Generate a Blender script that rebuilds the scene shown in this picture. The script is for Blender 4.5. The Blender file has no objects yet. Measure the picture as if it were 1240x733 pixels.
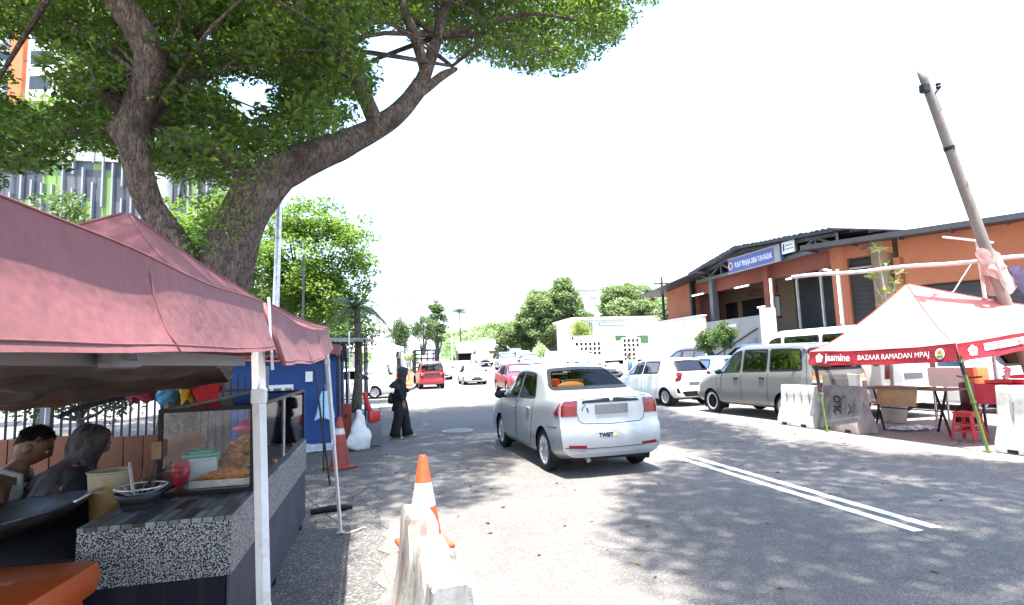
import bpy, bmesh, math, random
import numpy as np
from mathutils import Vector, Matrix, noise, geometry
from mathutils.bvhtree import BVHTree
R = math.radians
rnd = random.Random(7)
SC = bpy.context.scene
COL = SC.collection

# ------------------------------------------------------------------ helpers
def tag(o, label=None, cat=None, group=None, kind=None):
    if label: o['label'] = label
    if cat: o['category'] = cat
    if group: o['group'] = group
    if kind: o['kind'] = kind
    return o

def thing(name, label, cat, loc=(0, 0, 0), rz=0.0, group=None):
    o = bpy.data.objects.new(name, None)
    COL.objects.link(o)
    o.location = loc
    o.rotation_euler = (0, 0, rz)
    o.empty_display_size = 0.2
    return tag(o, label, cat, group)

def link_mesh(name, me, mats, parent=None, loc=None, smooth=None):
    o = bpy.data.objects.new(name, me)
    COL.objects.link(o)
    if not isinstance(mats, (list, tuple)): mats = [mats]
    for m in mats: me.materials.append(m)
    if parent is not None: o.parent = parent
    if loc is not None: o.location = loc
    if smooth is not None:
        me.polygons.foreach_set('use_smooth', [smooth] * len(me.polygons))
    return o

def dup(root, loc, rz=0.0, label=None, group=None):
    r = root.copy(); COL.objects.link(r); r.location = loc; r.rotation_euler = (0, 0, rz)
    if label: r['label'] = label
    if group: r['group'] = group
    for ch in list(root.children):
        c = ch.copy(); COL.objects.link(c); c.parent = r
        for g in ch.children:
            d = g.copy(); COL.objects.link(d); d.parent = c
    return r

class MB:
    """collects shapes, then links them as one mesh object"""
    def __init__(s): s.v = []; s.f = []; s.mi = []; s.m = 0
    def add(s, vs, fs):
        b = len(s.v)
        s.v += [tuple(v) for v in vs]
        s.f += [tuple(b + i for i in f) for f in fs]
        s.mi += [s.m] * len(fs)
        return s
    def box(s, c, sz, rz=0.0, M=None):
        x, y, z = sz[0] / 2, sz[1] / 2, sz[2] / 2
        vs = [Vector((i * x, j * y, k * z)) for k in (-1, 1) for j in (-1, 1) for i in (-1, 1)]
        if M is None: M = Matrix.Translation(c) @ Matrix.Rotation(rz, 4, 'Z')
        vs = [M @ v for v in vs]
        return s.add(vs, [(0, 2, 3, 1), (4, 5, 7, 6), (0, 1, 5, 4), (2, 6, 7, 3), (0, 4, 6, 2), (1, 3, 7, 5)])
    def bbox(s, c, sz, b=0.01, rz=0.0, M=None):
        """box with chamfered edges"""
        bm = bmesh.new(); bmesh.ops.create_cube(bm, size=1)
        bmesh.ops.scale(bm, vec=sz, verts=bm.verts)
        bmesh.ops.bevel(bm, geom=list(bm.edges), offset=b, segments=2, affect='EDGES', profile=0.6)
        if M is None: M = Matrix.Translation(c) @ Matrix.Rotation(rz, 4, 'Z')
        bm.verts.index_update()
        s.add([M @ v.co for v in bm.verts], [[v.index for v in f.verts] for f in bm.faces]); bm.free(); return s
    def bar(s, a, b, w, h=None):
        a = Vector(a); b = Vector(b); h = h or w; d = (b - a); L = d.length
        if L < 1e-6: return s
        q = d.to_track_quat('Z', 'Y').to_matrix().to_4x4()
        return s.box(None, (w, h, L), M=Matrix.Translation((a + b) / 2) @ q)
    def tube(s, pts, r, n=8, cap=True):
        pts = [Vector(p) for p in pts]; k = len(pts)
        rs = r if isinstance(r, (list, tuple)) else [r] * k
        vs = []; up = None
        for i, p in enumerate(pts):
            t = (pts[min(i + 1, k - 1)] - pts[max(i - 1, 0)]).normalized()
            if up is None: up = t.orthogonal().normalized()
            up = (up - t * up.dot(t)); up = up.normalized() if up.length > 1e-6 else t.orthogonal().normalized()
            w = t.cross(up)
            for j in range(n):
                a = 2 * math.pi * j / n
                vs.append(p + (up * math.cos(a) + w * math.sin(a)) * rs[i])
        fs = [(i * n + j, i * n + (j + 1) % n, (i + 1) * n + (j + 1) % n, (i + 1) * n + j) for i in range(k - 1) for j in range(n)]
        if cap: fs += [tuple(range(n))[::-1], tuple((k - 1) * n + j for j in range(n))]
        return s.add(vs, fs)
    def lathe(s, prof, c=(0, 0, 0), n=20, axis='Z', M=None, sx=1, sy=1, cap=True):
        if M is None:
            M = Matrix.Translation(c)
            if axis == 'X': M = M @ Matrix.Rotation(R(90), 4, 'Y')
            if axis == 'Y': M = M @ Matrix.Rotation(R(-90), 4, 'X')
        vs = [M @ Vector((r * math.cos(2 * math.pi * j / n) * sx, r * math.sin(2 * math.pi * j / n) * sy, z)) for r, z in prof for j in range(n)]
        k = len(prof)
        fs = [(i * n + j, i * n + (j + 1) % n, (i + 1) * n + (j + 1) % n, (i + 1) * n + j) for i in range(k - 1) for j in range(n)]
        if cap and prof[0][0] > 1e-4: fs.append(tuple(range(n))[::-1])
        if cap and prof[-1][0] > 1e-4: fs.append(tuple((k - 1) * n + j for j in range(n)))
        return s.add(vs, fs)
    def prism(s, poly, f0, f1):
        """poly (u,v) swept between the maps f0(u,v) and f1(u,v)"""
        n = len(poly)
        vs = [f0(*p) for p in poly] + [f1(*p) for p in poly]
        fs = [tuple(range(n))[::-1], tuple(range(n, 2 * n))] + [(i, (i + 1) % n, n + (i + 1) % n, n + i) for i in range(n)]
        return s.add(vs, fs)
    def grid(s, fn, nu, nv):
        vs = [fn(i / nu, j / nv) for j in range(nv + 1) for i in range(nu + 1)]
        w = nu + 1
        return s.add(vs, [(j * w + i, j * w + i + 1, (j + 1) * w + i + 1, (j + 1) * w + i) for j in range(nv) for i in range(nu)])
    def ball(s, c, r, n=10, m=7):
        r = r if isinstance(r, (list, tuple)) else (r, r, r)
        prof = [(math.sin(math.pi * i / m), -math.cos(math.pi * i / m)) for i in range(m + 1)]
        prof[0] = (0.02, -1); prof[-1] = (0.02, 1)
        return s.lathe(prof, n=n, M=Matrix.Translation(c) @ Matrix.Diagonal((r[0], r[1], r[2], 1)))
    def build(s, name, mat, parent=None, smooth=False, loc=None, bevel=0, solid=0, fixn=True):
        me = bpy.data.meshes.new(name)
        me.from_pydata(s.v, [], s.f)
        if fixn:
            bm = bmesh.new(); bm.from_mesh(me)
            bmesh.ops.recalc_face_normals(bm, faces=bm.faces)
            if bevel:
                bmesh.ops.remove_doubles(bm, verts=bm.verts, dist=1e-5)
                es = [e for e in bm.edges if e.is_manifold and e.calc_face_angle(0) > 0.5]
                bmesh.ops.bevel(bm, geom=es, offset=bevel, segments=2, affect='EDGES', clamp_overlap=True)
            bm.to_mesh(me); bm.free()
        if not bevel and len(set(s.mi)) > 1: me.polygons.foreach_set('material_index', s.mi)
        o = link_mesh(name, me, mat, parent, loc)
        if smooth:
            me.polygons.foreach_set('use_smooth', [True] * len(me.polygons))
            if smooth == 'auto':
                try: me.set_sharp_from_angle(angle=R(35))
                except Exception: pass
        if solid:
            md = o.modifiers.new('thickness', 'SOLIDIFY'); md.thickness = solid
        return o

def eval_mesh(o, name):
    dg = bpy.context.evaluated_depsgraph_get()
    me = bpy.data.meshes.new_from_object(o.evaluated_get(dg), depsgraph=dg)
    me.name = name
    return me

def text_verts(txt, size=1.0, bold=0.0, align='CENTER', sx=1.0):
    cu = bpy.data.curves.new('lettering', 'FONT')
    cu.body = txt; cu.size = size; cu.align_x = align; cu.align_y = 'CENTER'; cu.offset = bold; cu.resolution_u = 3
    o = bpy.data.objects.new('lettering', cu); COL.objects.link(o)
    bpy.context.view_layer.update()
    me = eval_mesh(o, 'lettering')
    vs = [(v.co.x * sx, v.co.y) for v in me.vertices]; fs = [tuple(p.vertices) for p in me.polygons]
    bpy.data.objects.remove(o); bpy.data.curves.remove(cu); bpy.data.meshes.remove(me)
    return vs, fs

# ------------------------------------------------------------------ materials
MATS = {}
class NT:
    def __init__(s, name):
        s.m = bpy.data.materials.new(name); s.m.use_nodes = True
        s.t = s.m.node_tree; s.n = s.t.nodes; s.n.clear()
        s.out = s.n.new('ShaderNodeOutputMaterial')
    def node(s, t, **kw):
        n = s.n.new(t)
        for k, v in kw.items():
            if k.startswith('_'): setattr(n, k[1:], v)
            else:
                k = k.replace('__', ' ')
                n.inputs[int(k[1:]) if k[0] == 'i' and k[1:].isdigit() else k].default_value = v
        return n
    def link(s, a, b): s.t.links.new(a, b)
    def coord(s, scale=(1, 1, 1), kind='Object'):
        tc = s.n.new('ShaderNodeTexCoord'); mp = s.n.new('ShaderNodeMapping')
        mp.inputs['Scale'].default_value = scale
        s.link(tc.outputs[kind], mp.inputs['Vector']); return mp.outputs['Vector']
    def noise(s, vec, scale, detail=4, rough=0.6):
        n = s.node('ShaderNodeTexNoise', Scale=scale, Detail=detail, Roughness=rough); s.link(vec, n.inputs['Vector']); return n.outputs['Fac']
    def ramp(s, fac, stops):
        r = s.n.new('ShaderNodeValToRGB'); e = r.color_ramp.elements
        while len(e) < len(stops): e.new(0.5)
        for i, (p, c) in enumerate(stops):
            e[i].position = p; e[i].color = (c[0], c[1], c[2], 1) if isinstance(c, (tuple, list)) else (c, c, c, 1)
        s.link(fac, r.inputs['Fac']); return r.outputs['Color']
    def mix(s, fac, a, b, mode='MIX'):
        m = s.n.new('ShaderNodeMix'); m.data_type = 'RGBA'; m.blend_type = mode
        for val, idx in ((fac, 0), (a, 6), (b, 7)):
            if hasattr(val, 'default_value'): s.link(val, m.inputs[idx])
            else: m.inputs[idx].default_value = val if idx == 0 else (val[0], val[1], val[2], 1)
        return m.outputs[2]
    def bump(s, h, strength=0.3, dist=0.01):
        b = s.node('ShaderNodeBump', Strength=strength, Distance=dist); s.link(h, b.inputs['Height']); return b.outputs['Normal']
    def bsdf(s, color, rough=0.6, metal=0, normal=None, **kw):
        b = s.n.new('ShaderNodeBsdfPrincipled')
        for val, k in ((color, 'Base Color'), (rough, 'Roughness'), (metal, 'Metallic')):
            if hasattr(val, 'default_value'): s.link(val, b.inputs[k])
            else: b.inputs[k].default_value = (val[0], val[1], val[2], 1) if k == 'Base Color' else val
        if normal is not None: s.link(normal, b.inputs['Normal'])
        for k, v in kw.items(): b.inputs[k.replace('_', ' ')].default_value = v
        return b.outputs['BSDF']
    def done(s, sh):
        s.link(sh, s.out.inputs['Surface']); return s.m

def simple(name, c, rough=0.6, metal=0.0, var=0.12, scale=6, bump=0.0, bscale=40, dirt=None, **kw):
    """a plain material with some uneven wear in its colour"""
    if name in MATS: return MATS[name]
    n = NT(name); v = n.coord()
    f = n.noise(v, scale, 5)
    lo = tuple(x * (1 - var) for x in c); hi = tuple(min(x * (1 + var), 1) for x in c)
    col = n.ramp(f, [(0.3, lo), (0.7, hi)])
    if dirt:
        d = n.noise(v, scale * 0.7 + 1.3, 6, 0.7)
        col = n.mix(n.ramp(d, [(0.52, 0), (0.72, 1)]), col, dirt)
    nm = n.bump(n.noise(v, bscale, 3), bump, 0.01) if bump else None
    MATS[name] = n.done(n.bsdf(col, rough, metal, nm, **kw)); return MATS[name]

def fabric(name, c, trans=0.25, dirt=(0.1, 0.08, 0.08), damt=0.5, dscale=3.0):
    n = NT(name); v = n.coord()
    f = n.noise(v, 2.2, 5)
    col = n.ramp(f, [(0.3, tuple(x * 0.9 for x in c)), (0.7, tuple(min(1, x * 1.1) for x in c))])
    d = n.noise(v, dscale, 7, 0.72)
    col = n.mix(n.ramp(d, [(0.55, 0), (0.8, damt)]), col, dirt)
    nm = n.bump(n.noise(n.coord((1, 1, 1)), 9, 3), 0.5, 0.02)
    a = n.bsdf(col, 0.75, 0, nm)
    t = n.node('ShaderNodeBsdfTranslucent'); n.link(col, t.inputs['Color'])
    mx = n.node('ShaderNodeMixShader', Fac=trans); n.link(a, mx.inputs[1]); n.link(t.outputs[0], mx.inputs[2])
    return n.done(mx.outputs[0])

def leaf_mat(name, dark, light, trans=0.42, tcol=1.6):
    n = NT(name)
    at = n.node('ShaderNodeAttribute', _attribute_name='tint')
    col = n.ramp(at.outputs['Fac'], [(0.0, dark), (0.6, tuple((a + b) / 2 for a, b in zip(dark, light))), (1.0, light)])
    a = n.bsdf(col, 0.5)
    t = n.node('ShaderNodeBsdfTranslucent')
    tc = n.mix(1.0, col, (tcol, tcol * 1.05, tcol * 0.7), 'MULTIPLY'); n.link(tc, t.inputs['Color'])
    mx = n.node('ShaderNodeMixShader', Fac=trans); n.link(a, mx.inputs[1]); n.link(t.outputs[0], mx.inputs[2])
    return n.done(mx.outputs[0])

def glass_mat(name, tint=(0.5, 0.55, 0.55), clear=0.75, refl=(0.9, 0.92, 0.95)):
    n = NT(name)
    fr = n.node('ShaderNodeFresnel', IOR=1.52)
    ad = n.node('ShaderNodeMath', _operation='ADD', i1=1 - clear); n.link(fr.outputs[0], ad.inputs[0])
    g = n.node('ShaderNodeBsdfGlossy', Roughness=0.03); g.inputs['Color'].default_value = (*refl, 1)
    t = n.node('ShaderNodeBsdfTransparent'); t.inputs['Color'].default_value = (*tint, 1)
    mx = n.node('ShaderNodeMixShader'); n.link(ad.outputs[0], mx.inputs[0]); n.link(t.outputs[0], mx.inputs[1]); n.link(g.outputs[0], mx.inputs[2])
    return n.done(mx.outputs[0])

def glow(name, c, s):
    n = NT(name); e = n.node('ShaderNodeEmission', Strength=s); e.inputs['Color'].default_value = (*c, 1)
    return n.done(e.outputs[0])

def asphalt(name, base, speck=0.5, warm=(1.0, 0.97, 0.93), patch=0.25, scale=90):
    n = NT(name); v = n.coord()
    big = n.noise(v, 0.35, 6, 0.65)
    col = n.ramp(big, [(0.3, tuple(base * w * (1 - patch) for w in warm)), (0.7, tuple(base * w * (1 + patch) for w in warm))])
    mid = n.noise(v, 3.0, 8, 0.75)
    col = n.mix(n.ramp(mid, [(0.35, 0.45), (0.75, 0)]), col, tuple(base * 0.55 for _ in warm))
    lane = n.noise(n.coord((1.1, .07, 1)), 1, 4, .6); col = n.mix(n.ramp(lane, [(.4, .3), (.62, 0)]), col, tuple(base * .72 for _ in warm))
    oil = n.noise(n.coord((.9, .45, 1)), 1, 6, .7); col = n.mix(n.ramp(oil, [(.62, 0), (.74, .5)]), col, tuple(base * .5 for _ in warm))
    vo = n.node('ShaderNodeTexVoronoi', Scale=scale); n.link(v, vo.inputs['Vector'])
    gr = n.node('ShaderNodeSeparateColor'); n.link(vo.outputs['Color'], gr.inputs[0])
    col = n.mix(speck, col, n.ramp(gr.outputs[0], [(0.0, 0.25), (0.55, 0.75), (0.86, 1.2), (0.95, 2.3)]), 'MULTIPLY')
    # thin cracks
    vec = n.coord((1, 1, 1)); wob = n.node('ShaderNodeTexNoise', Scale=1.3, Detail=6); n.link(vec, wob.inputs['Vector'])
    wv = n.mix(0.35, vec, wob.outputs['Color'])
    cr = n.node('ShaderNodeTexVoronoi', _feature='DISTANCE_TO_EDGE', Scale=0.55); n.link(wv, cr.inputs['Vector'])
    gate = n.ramp(n.noise(v, 0.25, 2), [(0.5, 0), (0.6, 0.7)])
    ck = n.mix(1.0, n.ramp(cr.outputs['Distance'], [(0.0, 1), (0.012, 0)]), gate, 'MULTIPLY')
    col = n.mix(ck, col, (base * 0.25,) * 3)
    nm = n.bump(vo.outputs['Distance'], 0.55, 0.012)
    return n.done(n.bsdf(col, 0.85, 0, nm, Specular_IOR_Level=0.25))

M = {}
M['steel'] = simple('galvanised_steel', (0.55, 0.55, 0.56), 0.38, 0.75, 0.2, 12, dirt=(0.25, 0.2, 0.16))
M['white_steel'] = simple('white_painted_steel', (0.5, 0.5, 0.5), 0.4, 0.0, 0.1, 9, dirt=(0.32, 0.29, 0.25))
M['dark_steel'] = simple('dark_steel', (0.018, 0.018, 0.02), 0.5, 0.1, 0.3, 9, Specular_IOR_Level=.3)
M['side_glass'] = glass_mat('side_glass', (0.13, 0.14, 0.14), 0.985, (.3, .3, .32))
M['grey_steel'] = simple('grey_painted_steel', (0.11, 0.115, 0.125), 0.5, 0.1, 0.2, 4, dirt=(0.12, 0.1, 0.08))
M['green_steel'] = simple('green_painted_steel', (0.085, 0.14, 0.03), 0.45, 0.1, 0.3, 5)
M['rubber'] = simple('tyre_rubber', (0.012, 0.012, 0.013), 0.85, 0, 0.3, 8, Specular_IOR_Level=.2)
M['black_plastic'] = simple('black_plastic', (0.01, 0.01, 0.011), 0.45, 0, 0.3, 8, Specular_IOR_Level=.22)
M['rim'] = simple('alloy_rim', (0.5, 0.5, 0.52), 0.3, 0.75, 0.15, 9)
M['chrome'] = simple('chrome', (0.75, 0.75, 0.76), 0.12, 1.0, 0.03, 9)
M['tail'] = simple('red_lens', (0.12, 0.002, 0.005), 0.2, 0, 0.3, 30, Coat_Weight=0.3)
M['amber'] = simple('amber_lens', (0.75, 0.25, 0.03), 0.12, 0, 0.1, 30, Coat_Weight=1.0)
M['clear_lens'] = simple('clear_lens', (0.6, 0.62, 0.64), 0.1, 0.3, 0.1, 30, Coat_Weight=1.0)
M['plate'] = simple('blank_plate', (0.1, 0.103, 0.11), 0.5, 0, 0.08, 5)
M['seat'] = simple('car_seat_cloth', (0.022, 0.022, 0.025), 0.85, 0, 0.2, 20)
M['wood'] = simple('plain_wood', (0.2, 0.12, 0.065), 0.7, 0, 0.3, 5, bump=0.2)
M['ply'] = simple('worn_plywood', (0.27, 0.18, 0.09), 0.7, 0, 0.3, 5)
M['concrete'] = simple('concrete', (0.38, 0.37, 0.35), 0.85, 0, 0.15, 3, bump=0.2, dirt=(0.22, 0.2, 0.18))
M['white_wall'] = simple('white_plaster', (0.72, 0.72, 0.7), 0.8, 0, 0.06, 0.8, dirt=(0.66, 0.65, 0.62))
M['white_cloth'] = fabric('white_tent_fabric', (0.78, 0.78, 0.76), 0.3, damt=0.15)
M['glass'] = glass_mat('car_glass', (0.3, 0.32, 0.32), 0.97)
M['dark_glass'] = glass_mat('tinted_glass', (0.09, 0.1, 0.105), 0.96)
M['pane'] = glass_mat('case_glass', (0.95, 0.96, 0.95), 0.998, (.55, .56, .57))
M['win_glass'] = simple('window_glass', (0.03, 0.035, 0.04), 0.08, 0, 0.2, 2)
M['skin'] = simple('skin', (0.24, 0.12, 0.075), 0.5, 0, 0.08, 12)
M['skin_dark'] = simple('tanned_skin', (0.13, 0.058, 0.034), 0.5, 0, 0.22, 9, bump=.25, bscale=90)
M['hair'] = simple('black_hair', (0.007, 0.006, 0.006), 0.75, 0, 0.3, 60, Specular_IOR_Level=.12)
M['black_cloth'] = simple('black_cloth', (0.006, 0.006, 0.007), 0.85, 0, 0.3, 14, bump=0.3, bscale=30)
M['eye'] = simple('eye_white', (0.22, 0.2, 0.19), 0.3, 0, 0.02, 9)
M['cone_orange'] = simple('cone_orange', (0.55, 0.06, 0.012), 0.5, 0, 0.15, 7, dirt=(0.45, 0.09, 0.03))
M['cone_old'] = simple('old_cone_red', (0.22, 0.028, 0.016), 0.6, 0, 0.25, 7, dirt=(0.12, 0.03, 0.02))
M['cone_band'] = simple('reflective_band', (0.45, 0.45, 0.46), 0.35, 0, 0.06, 12, dirt=(0.3, 0.28, 0.26))

def paint(name, c, metal=0.0, rough=0.3):
    n = NT(name); v = n.coord()
    col = n.ramp(n.noise(v, 1.2, 3, 0.5), [(0.3, tuple(x * 0.97 for x in c)), (0.7, tuple(min(1, x * 1.04) for x in c))])
    # road dust low on the panels
    sp = n.node('ShaderNodeSeparateXYZ'); tc = n.node('ShaderNodeTexCoord'); n.link(tc.outputs['Object'], sp.inputs[0])
    mr = n.node('ShaderNodeMapRange'); n.link(sp.outputs['Z'], mr.inputs['Value'])
    mr.inputs['From Min'].default_value = 0.55; mr.inputs['From Max'].default_value = 0.2
    mr.inputs['To Min'].default_value = 0; mr.inputs['To Max'].default_value = 0.35
    dn = n.mix(1.0, mr.outputs[0], n.ramp(n.noise(v, 2.5, 4, 0.6), [(0.3, 0.4), (0.7, 1)]), 'MULTIPLY')
    col = n.mix(dn, col, (0.2, 0.17, 0.14))
    r = n.ramp(n.noise(v, 9, 5), [(0.3, rough * 0.9), (0.7, rough * 1.12)])
    return n.done(n.bsdf(col, r, metal, Coat_Weight=0.5, Coat_Roughness=0.16))
# ------------------------------------------------------------------ cars (local +Y is forward, ground at z = 0)
def pchip(pts):
    xs = [p[0] for p in pts]; ys = [p[1] for p in pts]; n = len(xs)
    d = [(ys[i + 1] - ys[i]) / (xs[i + 1] - xs[i]) for i in range(n - 1)]
    m = [d[0]] + [0 if d[i - 1] * d[i] <= 0 else 2 * d[i - 1] * d[i] / (d[i - 1] + d[i]) for i in range(1, n - 1)] + [d[-1]]
    def f(x):
        if x <= xs[0]: return ys[0]
        if x >= xs[-1]: return ys[-1]
        i = max(k for k in range(n - 1) if xs[k] <= x)
        h = xs[i + 1] - xs[i]; t = (x - xs[i]) / h
        return ((2 * t**3 - 3 * t**2 + 1) * ys[i] + (t**3 - 2 * t**2 + t) * h * m[i] + (-2 * t**3 + 3 * t**2) * ys[i + 1] + (t**3 - t**2) * h * m[i + 1])
    return f

def offset_poly(poly, d):
    """positive d grows a polygon (any winding)"""
    n = len(poly)
    A = sum(poly[i][0] * poly[(i + 1) % n][1] - poly[(i + 1) % n][0] * poly[i][1] for i in range(n))
    s = 1 if A > 0 else -1
    out = []
    for i in range(n):
        p0, p, p1 = Vector(poly[i - 1]), Vector(poly[i]), Vector(poly[(i + 1) % n])
        e0 = (p - p0).normalized(); e1 = (p1 - p).normalized()
        n0 = Vector((e0.y, -e0.x)) * s; n1 = Vector((e1.y, -e1.x)) * s
        b = n0 + n1
        if b.length < 1e-4: b = n0
        b.normalize()
        k = d / max(0.35, b.dot(n0))
        out.append((p.x + b.x * k, p.y + b.y * k))
    return out

def round_poly(poly, r=0.05, n=3):
    out = []; N = len(poly)
    for i in range(N):
        p0, p, p1 = Vector(poly[i - 1]), Vector(poly[i]), Vector(poly[(i + 1) % N])
        a = p + (p0 - p).normalized() * min(r, (p0 - p).length * 0.4)
        b = p + (p1 - p).normalized() * min(r, (p1 - p).length * 0.4)
        for k in range(n + 1):
            t = k / n
            q = a * (1 - t)**2 + p * 2 * t * (1 - t) + b * t * t
            out.append((q.x, q.y))
    return out

def inside(pt, poly):
    x, y = pt; c = False; j = len(poly) - 1
    for i in range(len(poly)):
        xi, yi = poly[i]; xj, yj = poly[j]
        if (yi > y) != (yj > y) and x < (xj - xi) * (y - yi) / (yj - yi) + xi: c = not c
        j = i
    return c

class Shell:
    """a car's outer skin, and patches that lie on it"""
    def __init__(s, S, h):
        s.S = S; s.h = h; L = S['L']
        s.top = pchip(S['top']); s.belt = pchip(S['belt']); s.bot = pchip(S['bot'])
        s.w = pchip(S['w']); s.wt = pchip(S['wt'])
        rs = pchip(S['rear']); fs = pchip(S['front'])
        k = lambda x: max(1, int(round(x / h)))
        seg = [k(0.5), 2, k(0.3), k(0.3), 2, k(0.42), 2, k(0.5)]
        ny = int(L / h)
        ring = []; rings = []
        for i in range(ny + 1):
            y = -L / 2 + L * i / ny
            zt, zb, w, wt = s.top(y), s.bot(y), s.w(y), s.wt(y)
            zs = min(s.belt(y), zt - 0.012)
            kk = min(1, max(0, (zt - zs) / 0.25))
            P = [(0, zb), (w - 0.14, zb), (w - 0.03, zb + 0.07), (w, zb + 0.42 * (zs - zb)), (w - 0.012, zs - 0.06), (w - 0.045, zs),
                 (wt, zt - 0.012 - 0.055 * kk), (wt - 0.09, zt - 0.012), (0, zt)]
            pts = []
            for q in range(8):
                for t in range(seg[q]):
                    u = t / seg[q]; pts.append([P[q][0] * (1 - u) + P[q + 1][0] * u, P[q][1] * (1 - u) + P[q + 1][1] * u])
            pts.append(list(P[8]))
            # crown of roof, bonnet and boot lid
            for p in pts:
                if p[1] > zs + 0.005 and zt - zs > 0.0: p[1] += 0.0
            for _ in range(3):
                pts = [pts[0]] + [[0.5 * pts[a][0] + 0.25 * (pts[a - 1][0] + pts[a + 1][0]), 0.5 * pts[a][1] + 0.25 * (pts[a - 1][1] + pts[a + 1][1])] for a in range(1, len(pts) - 1)] + [pts[-1]]
            rings.append((y, pts))
        nr = len(rings[0][1])
        full = []
        for y, pts in rings:
            full.append([(x, y, z) for x, z in pts] + [(-x, y, z) for x, z in pts[-2:0:-1]])
        m = len(full[0])
        vs = []; fs_ = []
        def ringadd(r): b = len(vs); vs.extend(r); return b
        idx = []
        for e, (r0, sgn) in enumerate(((full[0], 1), (full[-1], -1))):
            zc = sum(p[2] for p in r0) / m
            caps = [[(p[0] * q, p[1], zc + (p[2] - zc) * q) for p in r0] for q in (0.03, 0.2, 0.4, 0.6, 0.75, 0.87, 0.95)]
            if e == 0: seq = caps
            else: capF = caps[::-1]
        allr = seq + full + capF
        bow = S.get('bow', 0.11)
        def deform(p):
            x, y, z = p
            w = max(0.3, s.w(max(-L / 2 + .5, min(L / 2 - .5, y))))
            for sg, prof in ((-1, rs), (1, fs)):
                d = L / 2 - sg * y
                b = max(0.0, 1 - d / 0.55); b = b * b * (3 - 2 * b)
                if b > 0: y = y - sg * b * (prof(z) + bow * abs(x / w)**4.0 * S.get('bowf' if sg > 0 else 'bowr', 1))
            return (x, y, z)
        for r in allr: ringadd([deform(p) for p in r])
        for a in range(len(allr) - 1):
            for j in range(m):
                fs_.append((a * m + j, a * m + (j + 1) % m, (a + 1) * m + (j + 1) % m, (a + 1) * m + j))
        fs_.append(tuple(range(m))[::-1]); fs_.append(tuple((len(allr) - 1) * m + j for j in range(m)))
        s.vs = [Vector(v) for v in vs]; s.fs = fs_
        s.bvh = BVHTree.FromPolygons(s.vs, s.fs)
        s.holes = []
    # maps (u, v) -> ray
    def side(s, sg): return lambda u, v: (Vector((sg * 3, u, v)), Vector((-sg, 0, 0)))
    def rear(s, u, v): return Vector((u, -6, v)), Vector((0, 1, 0))
    def front(s, u, v): return Vector((u, 6, v)), Vector((0, -1, 0))
    def polar(s, sg, end):
        """u = angle in degrees from straight back (end -1) or straight ahead (end 1), on the side sg"""
        yc = end * (s.S['L'] / 2 - 0.8)
        def f(u, v):
            d = Vector((sg * math.sin(R(u)), end * math.cos(R(u)), 0))
            return Vector((0, yc, v)) + d * 3, -d
        return f
    def hit(s, mp, u, v, off):
        o, d = mp(u, v)
        loc, nor, i, dist = s.bvh.ray_cast(o, d)
        if loc is None: return None
        if nor.dot(d) > 0: nor = -nor
        return loc + nor * off, nor
    def patch(s, mb, mp, poly, off=0.003, res=None, su=1.0):
        res = res or max(0.05, s.h * 1.3)
        us = [p[0] * su for p in poly]; v_ = [p[1] for p in poly]
        P = [Vector((p[0] * su, p[1])) for p in poly]
        # subdivide edges
        Q = []
        for i in range(len(P)):
            a, b = P[i], P[(i + 1) % len(P)]; n = max(1, int((b - a).length / res))
            Q += [a.lerp(b, t / n) for t in range(n)]
        edges = [(i, (i + 1) % len(Q)) for i in range(len(Q))]
        pts = list(Q); pl = [(p.x, p.y) for p in Q]
        inn = offset_poly(pl, -res * 0.35)
        u = min(us) + res * .5
        while u < max(us):
            v = min(v_) + res * .5
            while v < max(v_):
                if inside((u, v), inn): pts.append(Vector((u, v)))
                v += res
            u += res
        r = geometry.delaunay_2d_cdt(pts, edges, [], 1, 1e-5)
        vs = []; ok = []
        for p in r[0]:
            hh = s.hit(mp, p.x / su, p.y, off)
            ok.append(hh is not None); vs.append(hh[0] if hh else Vector((0, 0, 0)))
        mb.add(vs, [f for f in r[2] if all(ok[i] for i in f)])
    def strip(s, mb, mp, A, B, off=0.003, closed=True):
        n = len(A); vs = []; ok = []
        for p in list(A) + list(B):
            hh = s.hit(mp, p[0], p[1], off); ok.append(hh is not None); vs.append(hh[0] if hh else Vector((0, 0, 0)))
        fs = []
        for i in range(n if closed else n - 1):
            f = (i, (i + 1) % n, n + (i + 1) % n, n + i)
            if all(ok[k] for k in f): fs.append(f)
        mb.add(vs, fs)
    def ribbon(s, mb, mp, path, w=0.008, off=0.002, res=0.05):
        pts = []
        for i in range(len(path) - 1):
            a, b = Vector(path[i]), Vector(path[i + 1]); n = max(1, int((b - a).length / res))
            pts += [a.lerp(b, t / n) for t in range(n)]
        pts.append(Vector(path[-1]))
        A = []; B = []
        for i, p in enumerate(pts):
            t = (pts[min(i + 1, len(pts) - 1)] - pts[max(i - 1, 0)]).normalized(); nn = Vector((-t.y, t.x)) * w / 2
            A.append(p + nn); B.append(p - nn)
        s.strip(mb, mp, A, B, off, closed=False)
    def ringmap(s, mb, mp, poly, a, b, off=0.003):
        poly = densify(poly, 0.07)
        s.strip(mb, mp, offset_poly(poly, a), offset_poly(poly, b), off)

def densify(poly, res):
    Q = []
    for i in range(len(poly)):
        a, b = Vector(poly[i]), Vector(poly[(i + 1) % len(poly)]); n = max(1, int((b - a).length / res))
        Q += [tuple(a.lerp(b, t / n)) for t in range(n)]
    return Q

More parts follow.
